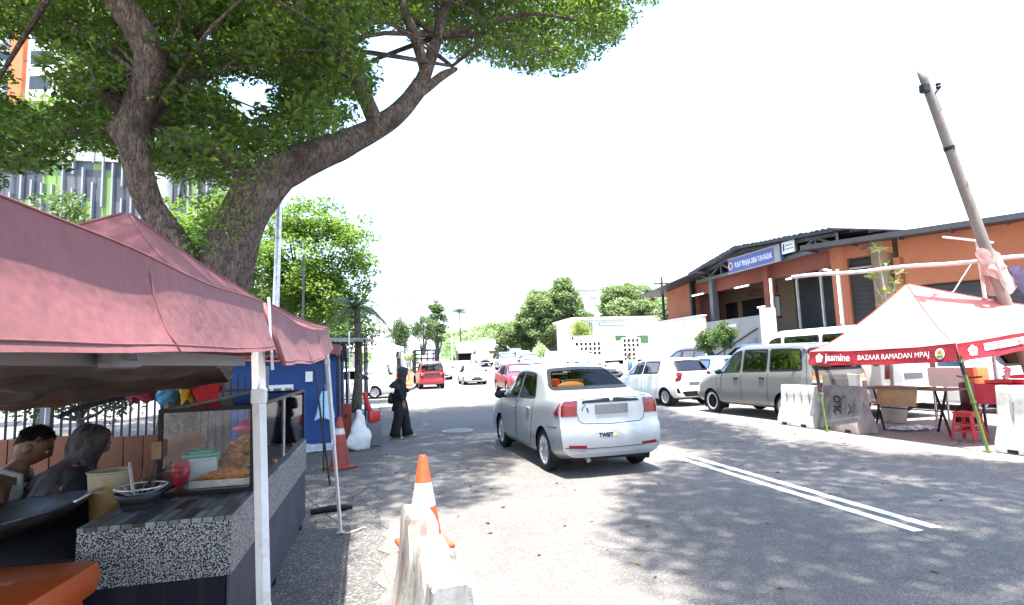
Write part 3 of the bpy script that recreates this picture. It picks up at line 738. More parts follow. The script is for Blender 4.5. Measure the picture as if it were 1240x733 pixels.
# leaf clumps of the rain tree: x, y, z in decimetres and radius in centimetres
CROWN_NUMBERS = [
    -24, 90, 137, 76, -12, 97, 124, 78, 14, 148, 116, 69, -80, 10, 75, 76, -27, 161, 119, 84, -14, 116, 129, 68, -53, 7, 93, 58, 42, 50, 124, 72, 49, -6, 94, 75, -80, 133, 94, 84,
    -75, 49, 108, 84, 44, 32, 107, 58, -41, 63, 130, 77, -66, 156, 107, 68, -1, 163, 123, 68, 74, 1, 73, 67, -18, 133, 123, 100, -45, 121, 129, 94, -32, 148, 128, 81, -27, 160, 111, 89,
    -26, 173, 111, 85, -78, 58, 107, 96, -91, 74, 101, 93, -24, 19, 106, 74, 13, 73, 125, 93, -54, 148, 103, 61, 14, 114, 136, 98, 25, 0, 103, 63, -62, 36, 108, 78, 10, 139, 125, 91,
    72, -28, 76, 88, -92, 63, 94, 96, -40, 92, 132, 91, -75, 175, 103, 99, -6, 148, 122, 96, 61, 37, 97, 75, -3, 142, 126, 56, -49, 147, 108, 62, -10, 131, 135, 86, -73, 82, 104, 88,
    15, 81, 136, 80, -54, 45, 118, 96, -76, 163, 106, 79, -35, 150, 121, 77, -19, 29, 111, 83, 76, -18, 77, 56, -45, 105, 115, 88, -94, 78, 88, 64, -8, 59, 124, 74, 62, 8, 99, 91,
    -74, 200, 91, 61, -69, 132, 104, 59, 56, 55, 118, 61, -35, 121, 115, 64, -13, 140, 126, 86, -3, 79, 131, 62, -22, 141, 121, 76, 29, 161, 112, 75, 37, 51, 113, 62, 7, 76, 139, 91,
    -65, 178, 103, 90, 27, 142, 129, 73, -71, 186, 95, 70, 20, 92, 130, 73, -66, 50, 98, 64, -3, 77, 139, 81, 7, 140, 118, 97, -86, 68, 91, 77, -26, 117, 127, 67, -96, 173, 85, 83,
    -44, 18, 110, 80, 5, 108, 136, 64, -67, 195, 98, 95, 12, -24, 92, 58, -41, 70, 116, 70, -30, 15, 115, 72, 50, 26, 103, 73, -43, 41, 113, 72, -79, 91, 111, 79, 57, 91, 111, 89,
    67, 20, 87, 78, -5, 92, 140, 84, 18, 11, 104, 89, -58, 192, 86, 69, -96, 112, 98, 63, -70, 129, 110, 65, -81, 20, 81, 89, -54, 87, 125, 77, -65, 172, 109, 70, -8, 79, 125, 100,
    -64, 84, 106, 90, -18, 67, 136, 81, 62, 26, 107, 74, -54, 28, 97, 69, 56, 113, 108, 72, 31, 9, 108, 76, 55, -27, 70, 59, 24, 127, 120, 73, 55, 103, 111, 89, -90, 128, 105, 78,
    13, -1, 96, 66, 2, 124, 126, 97, -59, 174, 97, 81, 20, 27, 119, 88, -78, 67, 96, 72, 22, -14, 105, 82, -20, 53, 126, 86, 39, 26, 113, 58, -55, 49, 106, 58, -31, 151, 115, 89,
    -94, 84, 102, 55, -68, 25, 94, 58, -55, 75, 125, 99, 70, -1, 91, 71, -77, 108, 100, 95, -73, 27, 100, 64, -82, 9, 85, 91, -61, 110, 107, 99, -27, 82, 128, 57, -2, 111, 128, 85,
    25, 80, 136, 63, -70, 72, 103, 81, -64, 150, 99, 96, 1, 86, 136, 66, -89, 28, 75, 69, -37, 25, 109, 58, -71, 13, 92, 66, -22, 183, 109, 70, -37, 161, 114, 90, -74, 37, 91, 80,
    -55, 62, 125, 86, 63, 1, 87, 58, 27, 41, 115, 56, -54, 56, 115, 61, 30, 15, 114, 85, -34, 47, 126, 65, -58, 36, 101, 57, -29, 48, 112, 72, -50, 74, 114, 62, -88, 96, 102, 80,
    4, 67, 125, 66, -33, 54, 117, 92, 24, 9, 98, 79, -36, 10, 105, 84, -54, 129, 121, 86, -66, 77, 117, 73, -49, 140, 124, 92, 0, 55, 130, 83, 11, 141, 136, 73, -77, 167, 94, 74,
    51, 49, 105, 80, 19, 106, 125, 97, 34, -6, 88, 63, -54, 79, 108, 64, -38, 42, 120, 91, -43, 110, 120, 68, 72, 30, 89, 70, 37, 3, 106, 80, 24, -6, 93, 61, -46, 58, 108, 78,
    -34, 30, 115, 98, -62, 119, 123, 70, -81, 39, 104, 62, 6, 99, 139, 62, -21, 198, 110, 69, 49, 78, 130, 58, 47, 73, 115, 91, 49, -12, 87, 60, -76, 107, 114, 88, -78, 117, 103, 56,
    -48, 29, 111, 68, -13, 185, 109, 87, -70, 95, 106, 94, -59, 164, 110, 75, -27, 189, 104, 86, -41, 131, 125, 70, -21, 40, 120, 69, 22, 101, 138, 99, -35, 114, 120, 100, 37, -29, 76, 84,
    -96, 147, 82, 78, -94, 92, 87, 59, -2, 65, 135, 60, 60, -11, 94, 79, -34, 103, 133, 98, -42, 57, 119, 71, -29, 63, 115, 93, 49, 56, 123, 73, -59, 120, 107, 99, 21, 87, 121, 60,
    -54, 188, 100, 97, -98, 136, 81, 81, 5, 80, 128, 81, 59, 40, 109, 77, 40, -24, 82, 93, 51, -26, 86, 65, -71, 187, 83, 97, 19, -32, 94, 60, -49, 37, 101, 90, -64, 96, 114, 70,
    -32, 197, 100, 71, -19, 155, 112, 77, -86, 33, 90, 68, 74, 8, 96, 93, 67, -9, 82, 99, -15, 181, 114, 72, -18, 110, 139, 68, -16, 71, 124, 93, -47, 148, 118, 96, -81, 124, 107, 99,
    12, -19, 99, 58, -38, 38, 106, 62, 49, 7, 102, 90, -50, 182, 112, 68, -49, 20, 105, 77, 38, 12, 100, 81, -45, 82, 131, 84, 71, 13, 91, 100, -88, 88, 93, 87, 34, 30, 119, 84,
    -19, 189, 117, 58, -35, 112, 129, 83, -65, 148, 111, 75, -40, 174, 120, 90, 27, 123, 133, 72, 28, 34, 124, 65, -83, 18, 89, 86, -8, 83, 136, 95, -89, 47, 94, 60, 5, 96, 124, 76,
    -1, 46, 130, 66, 32, -4, 100, 99, -69, 20, 103, 85, -82, 75, 101, 89, 66, 45, 97, 57, 59, 100, 124, 57, -6, 44, 116, 81, -12, 47, 123, 57, 79, -17, 68, 87, -60, 23, 106, 90,
    27, -3, 108, 64, -42, 172, 105, 56, 28, 132, 124, 60, 23, 161, 117, 84, -90, 110, 105, 59, 22, -10, 99, 74, -27, 66, 126, 68, 45, 33, 118, 91, -24, 121, 132, 70, -42, 28, 103, 82,
    48, -29, 73, 69, -45, 68, 126, 67, 79, -7, 86, 64, 51, -20, 80, 75, -58, 55, 121, 82, -33, 87, 124, 80, -26, 81, 118, 60, -7, 95, 131, 92, -89, 138, 93, 88, -94, 61, 86, 85,
    -28, 99, 137, 97, -23, 111, 131, 71, -17, 173, 126, 75, 50, 66, 112, 75, -79, 83, 99, 56, -56, 102, 114, 85, 26, 158, 124, 66, -94, 184, 83, 95, -37, 196, 95, 88, -96, 111, 85, 61,
    -16, 178, 121, 92, 51, 4, 94, 58, -29, 167, 126, 89, 65, -12, 72, 81, -68, 104, 120, 89, 17, 28, 109, 57, 16, 166, 123, 65, -22, 122, 122, 88, 43, 22, 105, 74, -66, 165, 97, 94,
    54, 19, 93, 63, -78, 73, 110, 67, -13, 122, 124, 86, 37, -11, 97, 60, -12, 150, 126, 79, 6, 65, 130, 80, 20, 12, 112, 80, -31, 184, 114, 81, -88, 13, 72, 56, 9, 115, 126, 95,
    -46, 161, 107, 98, -86, 50, 86, 91, -45, 128, 119, 99, -70, 104, 109, 98, -46, 11, 103, 85, 46, 77, 121, 72, -5, 133, 130, 76, -28, 103, 126, 84, -21, 18, 113, 88, -12, 53, 118, 64,
    48, 79, 111, 83, -30, 64, 132, 84, -21, 137, 131, 69, 12, 109, 122, 71, -13, 194, 107, 75, 15, 147, 126, 97, 8, 86, 122, 80, 44, 63, 129, 59, -20, 112, 120, 96, -48, 119, 112, 59,
    12, -1, 104, 56, 73, 5, 84, 58, -54, 100, 121, 83, 10, 103, 131, 78, 22, 151, 132, 58, 4, 173, 126, 59, -58, 27, 112, 91, -7, 153, 114, 94, 32, -21, 92, 61, -5, 113, 139, 70,
    -66, 52, 112, 59, -78, 94, 96, 66, -12, 158, 128, 94, -64, 143, 105, 59, -29, 95, 120, 72, -54, 154, 117, 98, -21, 150, 117, 71, 49, 23, 111, 82, -40, 20, 118, 82, -38, 162, 123, 66,
    37, 39, 121, 85, -62, 188, 93, 95, -35, 63, 122, 99, 24, 98, 120, 77, 50, 86, 122, 74, 21, -26, 89, 68, 18, 2, 110, 96, -92, 104, 92, 63, 55, 68, 118, 60, -64, 113, 119, 80,
    24, 130, 136, 66, 74, -10, 71, 93, -82, 185, 92, 73, -71, 62, 104, 77, -82, 136, 108, 83, -14, 74, 131, 87, 25, 150, 116, 64, 59, 59, 103, 89, 55, 17, 107, 72, -1, 121, 134, 64,
    -61, 87, 116, 61, -74, 158, 90, 79, 17, 130, 123, 90, 25, -24, 83, 76, 27, 114, 123, 65, -5, 107, 122, 83, -73, 151, 107, 83, 28, -29, 93, 95, -15, 42, 129, 67, 29, 93, 131, 58,
    -58, 19, 100, 74, -19, 83, 137, 94, -74, 83, 115, 71, -72, 135, 115, 66, -18, 91, 133, 88, -67, 196, 87, 56, -23, 181, 118, 86, -74, 10, 97, 81, -83, 153, 104, 81, 56, 50, 110, 86,
    -80, 103, 108, 65, -16, 106, 126, 82, -17, 143, 135, 91, -46, 85, 119, 62, 40, 12, 111, 62, 47, 62, 118, 85, -57, 176, 106, 97, -52, 163, 102, 100, -69, 9, 81, 71, -37, 5, 97, 75,
    -16, 38, 112, 80, -31, 112, 136, 58, -46, 190, 96, 64, -79, 43, 96, 76, -38, 121, 125, 70, -93, 18, 83, 63, -56, 198, 94, 85, 4, 60, 121, 64, -9, 169, 117, 84, -46, 136, 113, 63,
    -92, 19, 76, 58, -95, 164, 77, 64, -90, 171, 80, 56, -62, 58, 104, 83, -52, 92, 117, 74, -66, 177, 89, 74, -93, 58, 99, 86, 1, 146, 133, 62, -18, 9, 104, 60, -37, 6, 112, 94,
    -47, 42, 107, 87, -40, 186, 113, 72, -44, 167, 114, 67, -30, 173, 105, 72, -5, 104, 138, 68, -12, 164, 122, 99, 54, 111, 125, 55, -84, 145, 97, 55, -35, 128, 131, 92, 7, 160, 127, 97,
    62, 40, 103, 92, 66, -6, 76, 95, 23, 170, 118, 59, -53, 113, 126, 87, 47, 43, 112, 59, 55, -30, 79, 56, -30, 136, 134, 85, -72, 117, 99, 87, -9, 65, 130, 92, -91, 39, 87, 62,
    -53, 34, 118, 92, -73, 53, 93, 66, -47, 195, 90, 86, -25, 95, 129, 93, 16, 121, 127, 71, -41, 149, 126, 90, -96, 147, 88, 86, -29, 13, 100, 100, -49, 95, 131, 59, -92, 76, 95, 71,
    -73, 29, 88, 78, 16, 80, 119, 73, -93, 126, 89, 63, 60, -18, 76, 63, -15, 172, 109, 68, 23, -18, 93, 74, -8, 154, 133, 74, 50, -15, 95, 77, -45, 87, 125, 88, 58, -7, 80, 96,
    -35, 162, 107, 60, -44, 4, 107, 91, -40, 73, 132, 89, -39, 99, 126, 73, -17, 60, 131, 91, -43, 136, 130, 94, -32, 135, 114, 68, 5, 154, 117, 58, 65, 110, 113, 56, -20, 26, 119, 93,
    -26, 130, 128, 56, -67, 137, 99, 89, -60, 71, 120, 91, 63, -22, 70, 67, -83, 57, 90, 99, -31, 72, 122, 57, -70, 41, 107, 58, -64, 17, 89, 100, 0, 88, 129, 85, -62, 16, 95, 58,
    71, 29, 99, 59, 15, 15, 117, 83, -21, 59, 116, 56, -52, 68, 109, 96, -72, 142, 108, 92, 14, 122, 133, 83, -82, 175, 90, 86, -33, 139, 126, 63, 17, 20, 122, 95, 44, -4, 89, 96,
    -48, 155, 112, 63, -58, 7, 103, 69, 71, 20, 97, 88, 59, -22, 85, 60, -49, 128, 109, 76, 33, 23, 105, 72, -90, 154, 81, 66, -57, 144, 111, 78, 82, -24, 64, 88, -10, 50, 133, 57,
    -9, 122, 138, 91, 28, 96, 126, 87, -91, 52, 81, 71, 6, 132, 133, 94, -64, 138, 117, 65, 14, 97, 123, 97, -86, 49, 100, 83, 31, 117, 117, 86, -75, 126, 100, 87, -83, 144, 103, 77,
    -63, 5, 94, 65, -98, 120, 81, 59, -33, 84, 134, 92, 30, 105, 121, 66, -82, 135, 102, 68, 28, 92, 137, 80, -64, 65, 109, 94, -13, 161, 115, 97, -57, 14, 107, 71, 75, 10, 79, 96,
    -82, 89, 104, 63, 60, 95, 106, 85, -82, 195, 87, 69, -52, 200, 85, 58, 58, 99, 116, 99, -76, 50, 102, 86, -32, 126, 120, 64, -18, 136, 117, 78, 13, 86, 128, 75, 43, -22, 94, 60,
    28, 135, 117, 83, 53, 68, 126, 84, -36, 172, 110, 68, -17, 102, 120, 56, -15, 103, 135, 62, -53, 166, 115, 88, -27, 77, 134, 74, 35, -14, 84, 86, -61, 8, 84, 58, -86, 111, 99, 86,
    17, 106, 134, 62, -23, 157, 124, 99, -43, 100, 121, 60, -78, 43, 87, 87, 21, -19, 100, 65, 25, 24, 124, 90, -69, 84, 120, 79, -95, 123, 96, 79, -86, 34, 81, 55, -39, 87, 114, 65,
    48, -9, 100, 96, -85, 74, 106, 87, 53, 82, 116, 96, 48, 53, 116, 95, -75, 96, 116, 97, 22, 150, 122, 77, -74, 150, 98, 64, 65, 33, 111, 98, -27, 39, 128, 94, -79, 116, 111, 66,
    59, 90, 122, 82, -21, 6, 116, 72, -9, 140, 120, 82, -90, 9, 82, 81, 28, 24, 117, 60, -40, 19, 105, 93, -36, 79, 126, 90, -72, 120, 114, 83, -26, 27, 124, 65, 45, 54, 109, 59,
    41, 6, 95, 62, -16, 82, 127, 75, 57, 27, 112, 67, -80, 175, 82, 62, -43, 109, 126, 69, -82, 25, 95, 58, 58, 24, 98, 70, -63, 122, 112, 61, -16, 196, 99, 66, -23, 15, 120, 79,
    -91, 114, 91, 93, -9, 190, 120, 96, 54, 68, 107, 65, -54, 113, 120, 97, 28, 43, 121, 84, -26, 36, 111, 71, -41, 30, 119, 91, 38, 45, 108, 75, 7, 130, 122, 66, 55, 77, 125, 94,
    -97, 161, 86, 61, 41, -34, 88, 59, -61, 94, 106, 74, -50, 63, 119, 74, 13, -10, 95, 70, -50, 181, 103, 68, -41, 51, 109, 75, -44, 19, 98, 99, 31, -18, 98, 66, -64, 96, 121, 85,
    53, -2, 103, 71, -65, 29, 102, 83, 29, 112, 134, 55, 57, -3, 90, 80, -34, 181, 119, 67, -92, 121, 101, 86, -56, 143, 119, 79, -62, 155, 114, 83, 46, 4, 108, 89, 68, -12, 89, 72,
    -47, 155, 123, 79, 29, 16, 100, 66, -72, 176, 94, 92, -67, 59, 116, 68, -96, 91, 96, 94, -98, 176, 76, 71, -23, 198, 95, 72, -27, 49, 122, 94, 51, 97, 128, 70, -19, 150, 130, 57,
    -51, 104, 130, 78, -24, 50, 132, 65, -7, 124, 129, 84, -12, 67, 119, 58, 53, 36, 101, 95, 70, -19, 66, 63, 40, -6, 105, 68, 56, 9, 90, 93, -25, 5, 107, 77, -88, 96, 108, 69,
    -46, 51, 115, 87, 71, 22, 104, 58, -53, 97, 110, 95, 74, -15, 83, 85, -62, 136, 111, 91, -84, 120, 96, 98, -68, 117, 106, 87, 14, -31, 86, 58, -76, 182, 88, 63, -7, 109, 133, 76,
    -97, 137, 87, 68, -19, 123, 137, 91, -3, 125, 121, 63, -71, 96, 100, 64, -81, 80, 93, 80, -53, 17, 93, 97, -48, 85, 113, 57, 19, 141, 131, 58, -88, 25, 85, 78, 17, 92, 136, 68,
    -61, 36, 114, 70, -34, 33, 124, 92, -13, 82, 120, 57, 3, 152, 127, 98, -84, 99, 92, 100, -72, 32, 107, 86, -7, 178, 112, 56, 33, -27, 85, 88, -95, 153, 96, 60, 1, 114, 122, 66,
    25, 20, 109, 57, -71, 60, 97, 85, -84, 126, 91, 64, 27, 31, 113, 96, 33, 0, 93, 65, 6, 95, 131, 82, -70, 21, 85, 58, -62, 36, 95, 72, -59, 64, 117, 92, -70, 106, 103, 75,
    27, 142, 121, 92, 27, 105, 130, 66, -88, 140, 85, 88, -70, 86, 110, 58, 42, 24, 119, 68, -31, 157, 128, 89, 51, 97, 120, 64, -70, 35, 98, 72, -62, 44, 103, 96, 14, 104, 140, 98,
    -6, 89, 123, 59, -46, 120, 123, 61, 33, 6, 114, 98, -98, 138, 97, 61, -82, 35, 98, 88, -31, 37, 118, 87, 28, -30, 79, 72, -56, 136, 105, 92, 18, 157, 113, 80, -51, 21, 114, 78,
    -60, 168, 101, 87, -80, 62, 102, 61, -29, 13, 109, 85, 62, 30, 92, 96, 24, 82, 127, 82, -34, 77, 116, 92, 16, 120, 121, 60, -65, 75, 109, 75, -46, 197, 100, 57, -33, 105, 117, 94,
    -43, 11, 95, 100, -28, 127, 136, 62, -96, 81, 83, 62, -7, 195, 112, 66, 67, 3, 80, 70, -50, 182, 96, 93, -19, 166, 118, 82, -13, 96, 139, 97, -1, 69, 120, 76, -17, 127, 129, 98,
    -21, 46, 116, 79, 19, -11, 88, 65, -57, 188, 106, 55, -52, 187, 91, 95, 55, 42, 119, 62, -60, 195, 102, 94, -60, 159, 99, 65, -93, 38, 94, 59, -80, 164, 84, 62, -38, 144, 111, 79,
    71, 36, 95, 69, -73, 157, 101, 65, 18, 77, 130, 75, 4, 139, 130, 98, -54, 123, 126, 86, 61, 2, 94, 80, -62, 199, 82, 88, 18, 138, 121, 85, -57, 46, 111, 58, -5, 59, 118, 73,
    -70, 69, 113, 95, 42, -18, 89, 76, -42, 108, 132, 89, -90, 179, 91, 99, -95, 69, 81, 58, 9, 75, 120, 97, 18, -7, 109, 68, -30, 172, 120, 76, -58, 180, 91, 81, -78, 165, 100, 96,
    -65, 128, 118, 74, -91, 132, 98, 55, 25, 16, 120, 64, 60, -11, 86, 84, 39, 17, 116, 81, -58, 79, 114, 68, 9, 129, 139, 64, 81, -23, 72, 76, 31, 145, 112, 57, -41, 96, 116, 85,
    -2, 81, 121, 80, -98, 100, 100, 61, -17, 180, 104, 67, 72, -27, 63, 76, 76, 0, 79, 89, -9, 132, 125, 95, -74, 56, 113, 75, 32, 32, 106, 81, -82, 111, 93, 57, 19, 31, 127, 57,
    -20, 63, 122, 88, -59, 107, 123, 80, -34, 135, 120, 69, -23, 142, 114, 56, -19, 73, 119, 83, -74, 143, 102, 79, -9, 145, 131, 80, 22, 117, 138, 57, -60, 69, 104, 91, -47, 39, 121, 86,
    6, 74, 133, 95, -18, 31, 126, 59, 16, 159, 130, 58, -6, 174, 122, 61, 70, 33, 106, 67, 51, 87, 129, 59, -23, 4, 96, 59, -22, 97, 124, 86, 49, 14, 97, 59, 42, -2, 97, 93,
    -74, 12, 86, 82, -60, 95, 126, 88, 16, 4, 116, 92, 61, 50, 101, 58, -57, 112, 114, 84, 44, 12, 106, 61, -54, 126, 115, 76, 15, 130, 130, 71, 12, -15, 105, 75, -81, 82, 109, 56,
    26, 39, 109, 100, -45, 77, 125, 81, -44, 48, 126, 96, -15, 99, 130, 88, 14, -22, 84, 74, 6, 117, 139, 75, 32, 46, 129, 67, -40, 141, 118, 98, 17, 112, 129, 80, 54, 113, 116, 76,
    -1, 102, 132, 82, -86, 186, 86, 71, -13, 145, 115, 90, -23, 73, 129, 64, -89, 119, 107, 86, -2, 44, 124, 75, -31, 57, 127, 67, -33, 24, 121, 99, 21, 20, 104, 69, -68, 113, 111, 85,
    -3, 138, 136, 74, -27, 200, 105, 64, -67, 188, 102, 81, -8, 178, 105, 69, 21, 36, 120, 61, -27, 190, 98, 62, -93, 38, 78, 74, -25, 145, 133, 67, 66, 42, 113, 58, 59, 85, 107, 96,
    -99, 156, 81, 66, 62, -31, 75, 72, -89, 61, 104, 99, 63, 104, 108, 92, 9, 159, 121, 87, 18, -31, 79, 60, -96, 156, 90, 94, -18, 9, 110, 65, 6, 157, 132, 78, -2, 165, 129, 75,
    -34, 153, 109, 56, 53, 133, 123, 57, 55, 138, 116, 66, 23, 149, 104, 60, 57, 126, 98, 41, 28, 156, 135, 64, 28, 124, 103, 53, 13, 173, 144, 66, 19, 166, 145, 51, 21, 165, 139, 74,
    11, 134, 104, 50, 32, 120, 96, 46, 6, 114, 103, 43, 11, 130, 111, 53, 63, 146, 130, 65, 66, 143, 120, 67, 66, 167, 127, 55, 56, 172, 124, 67, 75, 172, 125, 75, 59, 132, 127, 51,
    35, 126, 117, 54, 44, 144, 134, 55, 47, 170, 129, 65, 68, 121, 120, 65, 62, 155, 124, 71, 32, 118, 89, 48, 23, 137, 106, 71, 46, 152, 141, 59, 66, 132, 107, 52, 55, 146, 102, 65,
    21, 172, 135, 52, 56, 146, 122, 72, 45, 121, 92, 62, 36, 123, 110, 59, 58, 164, 122, 75, 9, 116, 95, 54, 68, 133, 128, 74, 22, 145, 109, 56, 47, 112, 107, 71, 70, 157, 142, 49,
    44, 135, 100, 72, 30, 136, 100, 40, 42, 158, 124, 58, 38, 128, 97, 64, 30, 149, 126, 64, 21, 170, 127, 45, 50, 158, 111, 62, 52, 143, 112, 43, 72, 161, 129, 52, 48, 138, 130, 69,
    38, 159, 136, 61, 35, 164, 118, 42, 55, 155, 133, 60, 50, 165, 138, 59, 43, 138, 126, 68, 43, 148, 101, 65, 33, 138, 108, 73, 63, 146, 114, 49, 56, 131, 103, 57, 55, 122, 113, 62,
    63, 163, 135, 50, 17, 127, 108, 67, 34, 170, 138, 69, 43, 128, 121, 59, 82, 152, 135, 49, 58, 151, 142, 69, 40, 151, 121, 46, 37, 174, 144, 60, 38, 116, 102, 67, 13, 173, 133, 54,
    78, 159, 135, 61, 31, 165, 144, 72, 61, 175, 137, 58, 44, 151, 114, 49, 72, 149, 126, 41, 68, 128, 116, 46, 73, 137, 123, 61, 51, 122, 103, 74, 49, 111, 90, 52, 20, 155, 140, 60,
    28, 118, 109, 57, 70, 151, 119, 53, 8, 140, 110, 60, 75, 166, 138, 52, 41, 135, 115, 65, 65, 154, 110, 51, 54, 118, 94, 67, 69, 153, 137, 71, 50, 160, 125, 64, 17, 114, 102, 50,
    46, 111, 95, 59, 62, 147, 138, 58, 76, 171, 133, 42, 39, 171, 126, 42, 23, 114, 88, 44, 73, 173, 142, 73, 54, 127, 108, 69, 48, 172, 142, 74, 8, 128, 100, 68, 60, 154, 117, 76,
    63, 111, 104, 59, 54, 165, 143, 69, 37, 143, 123, 69, 67, 139, 111, 48, 81, 166, 142, 51, 83, 156, 142, 73, 31, 111, 95, 58, 51, 151, 119, 78, 22, 137, 113, 72, 27, 126, 112, 76,
    38, 151, 110, 80, 21, 130, 102, 70, 9, 121, 106, 49, 70, 127, 124, 72, 47, 130, 92, 67, 42, 169, 134, 48, 44, 160, 144, 40, 42, 115, 84, 51, 29, 111, 83, 76, 79, 145, 140, 54,
    49, 162, 116, 67, 39, 147, 129, 79, 69, 161, 123, 58, 29, 156, 143, 71, 57, 171, 133, 51, 52, 167, 112, 44, 11, 164, 137, 59, 93, 166, 144, 52, 36, 161, 129, 79, 14, 149, 108, 70,
    90, 160, 137, 74, 26, 128, 96, 67, 34, 137, 127, 73, 8, 115, 89, 51, 38, 136, 94, 44, 48, 116, 113, 68, 35, 133, 121, 67, 27, 174, 141, 65, 16, 116, 108, 66, 85, 173, 137, 50,
    30, 172, 121, 51, 11, 164, 143, 69, 25, 111, 105, 74, 80, 142, 127, 66, 45, 153, 135, 46, 82, 172, 128, 43, 65, 171, 121, 67, 50, 152, 106, 65, 48, 128, 117, 71, 64, 120, 107, 65,
    42, 121, 106, 57, 38, 153, 105, 62, 13, 151, 135, 68, 47, 174, 118, 43, 36, 154, 116, 73, 56, 141, 128, 78, 61, 158, 144, 50, 50, 113, 100, 73, 23, 115, 96, 59, 59, 135, 110, 46,
    58, 130, 118, 57, 40, 126, 102, 78, 47, 152, 130, 42, 28, 166, 133, 44, 65, 120, 114, 77, 30, 170, 115, 53, 43, 164, 120, 59, 38, 164, 113, 74, 6, 150, 111, 46, 41, 142, 107, 61,
    76, 149, 131, 72, 19, 122, 114, 73, -85, 147, 78, 50, -50, 119, 72, 49, -30, 114, 91, 73, -65, 107, 50, 63, -84, 140, 73, 58, -13, 122, 85, 63, -16, 109, 88, 59, -30, 145, 102, 73,
    -67, 110, 61, 42, -39, 113, 58, 63, -37, 98, 60, 47, -2, 124, 96, 40, -29, 95, 50, 42, -68, 139, 71, 43, -45, 134, 74, 61, -33, 141, 61, 43, -55, 156, 83, 61, -9, 102, 63, 74,
    -35, 122, 85, 41, -73, 134, 100, 58, -48, 152, 104, 50, -21, 148, 79, 53, -33, 132, 98, 58, -90, 153, 102, 65, -40, 121, 65, 42, -8, 102, 72, 71, -66, 105, 72, 42, -64, 134, 93, 66,
    -32, 111, 83, 69, -55, 146, 91, 72, -42, 107, 55, 62, -48, 152, 74, 62, -36, 106, 70, 65, -34, 122, 91, 44, -36, 112, 66, 56, -30, 124, 63, 68, -10, 93, 58, 46, -39, 130, 75, 54,
    -7, 87, 68, 46, -53, 160, 90, 71, -21, 112, 80, 59, -67, 150, 93, 60, -49, 144, 94, 52, -43, 133, 95, 41, -56, 119, 79, 42, -57, 107, 52, 60, -59, 123, 65, 72, -9, 108, 77, 67,
    -5, 98, 79, 51, -18, 158, 85, 64, -51, 138, 78, 42, -19, 130, 96, 66, -49, 124, 94, 44, -19, 152, 95, 53, -23, 117, 85, 57, -43, 110, 73, 48, -30, 102, 69, 54, -52, 120, 67, 60,
    -75, 159, 81, 65, -16, 138, 72, 45, -81, 158, 112, 57, -11, 92, 72, 56, -48, 90, 49, 63, -61, 152, 76, 68, -29, 89, 72, 62, -43, 135, 88, 50, -95, 159, 72, 58, -52, 113, 60, 73,
    -78, 142, 70, 44, -97, 153, 108, 58, -36, 142, 74, 58, -56, 90, 50, 58, -68, 159, 83, 72, -48, 144, 65, 47, -13, 100, 78, 53, -55, 106, 82, 69, -39, 134, 64, 61, -12, 127, 80, 72,
    -11, 124, 71, 62, -53, 100, 56, 40, -26, 143, 66, 70, -70, 110, 67, 56, -14, 120, 77, 73, -12, 138, 77, 58, -13, 133, 84, 62, -81, 133, 86, 57, -51, 104, 76, 67, -38, 148, 102, 60,
    -20, 95, 53, 67, -8, 137, 99, 73, -36, 100, 75, 70, -57, 133, 89, 71, -6, 121, 100, 72, -84, 133, 70, 73, -24, 102, 78, 72, -30, 130, 89, 54, -49, 158, 78, 73, -58, 143, 72, 53,
    -37, 121, 95, 68, -68, 123, 60, 65, -28, 126, 67, 40, -27, 123, 98, 66, -34, 141, 105, 55, -39, 152, 115, 44, -72, 140, 93, 47, -41, 117, 74, 49, -16, 137, 108, 57, -36, 123, 72, 73,
    -85, 137, 56, 73, -24, 117, 61, 72, -23, 95, 76, 70, -72, 124, 66, 65, -24, 109, 76, 41, -31, 136, 64, 49, -67, 148, 77, 41, -62, 148, 88, 63, -42, 148, 107, 63, -57, 94, 73, 45,
    -15, 121, 89, 48, -41, 138, 105, 54, -13, 96, 66, 56, -31, 98, 80, 67, -40, 95, 66, 61, -86, 159, 108, 67, -42, 102, 64, 41, -12, 115, 83, 70, -46, 108, 62, 75, -14, 112, 69, 65,
    -78, 127, 55, 50, -99, 157, 64, 67, -58, 133, 78, 69, -68, 106, 80, 64, -81, 146, 65, 58, -6, 91, 78, 60, -56, 141, 97, 60, -78, 155, 77, 64, -5, 135, 109, 74, -33, 107, 63, 57,
    -11, 138, 93, 57, -62, 103, 58, 45, -59, 115, 86, 66, -20, 123, 94, 61, -9, 110, 88, 54, -86, 157, 77, 44, -62, 127, 97, 63, -15, 109, 63, 44, -48, 135, 69, 47, -93, 149, 64, 56,
    -14, 147, 101, 70, -18, 128, 75, 62, -38, 122, 59, 41, -44, 110, 83, 48, -70, 116, 83, 44, -49, 123, 85, 45, -43, 119, 87, 71, -5, 96, 66, 68, -62, 101, 54, 67, -32, 94, 65, 52,
    -48, 93, 74, 54, -40, 146, 78, 59, -45, 143, 74, 41, -29, 116, 57, 73, -71, 118, 53, 41, -51, 111, 65, 41, -89, 156, 112, 73, -22, 140, 100, 60, -20, 128, 65, 64, -20, 96, 70, 71,
    -29, 99, 59, 64, -29, 109, 52, 41, -74, 131, 68, 41, -1, 148, 112, 47, -25, 142, 109, 52, -25, 149, 94, 59, -18, 139, 83, 74, -62, 121, 91, 71, -16, 98, 74, 51, -19, 88, 64, 51,
    -74, 129, 61, 72, -42, 140, 92, 46, -52, 95, 70, 44, -42, 120, 69, 52, -71, 154, 86, 51, -19, 119, 67, 60, -12, 153, 98, 51, -40, 159, 99, 53, -74, 128, 95, 73, -23, 136, 73, 43,
    -61, 99, 75, 46, -56, 146, 86, 63, -76, 123, 76, 67, -51, 102, 72, 44, -30, 138, 89, 45, -30, 93, 77, 60, -65, 159, 76, 50, -20, 148, 106, 48, -18, 88, 74, 68, -18, 130, 88, 56,
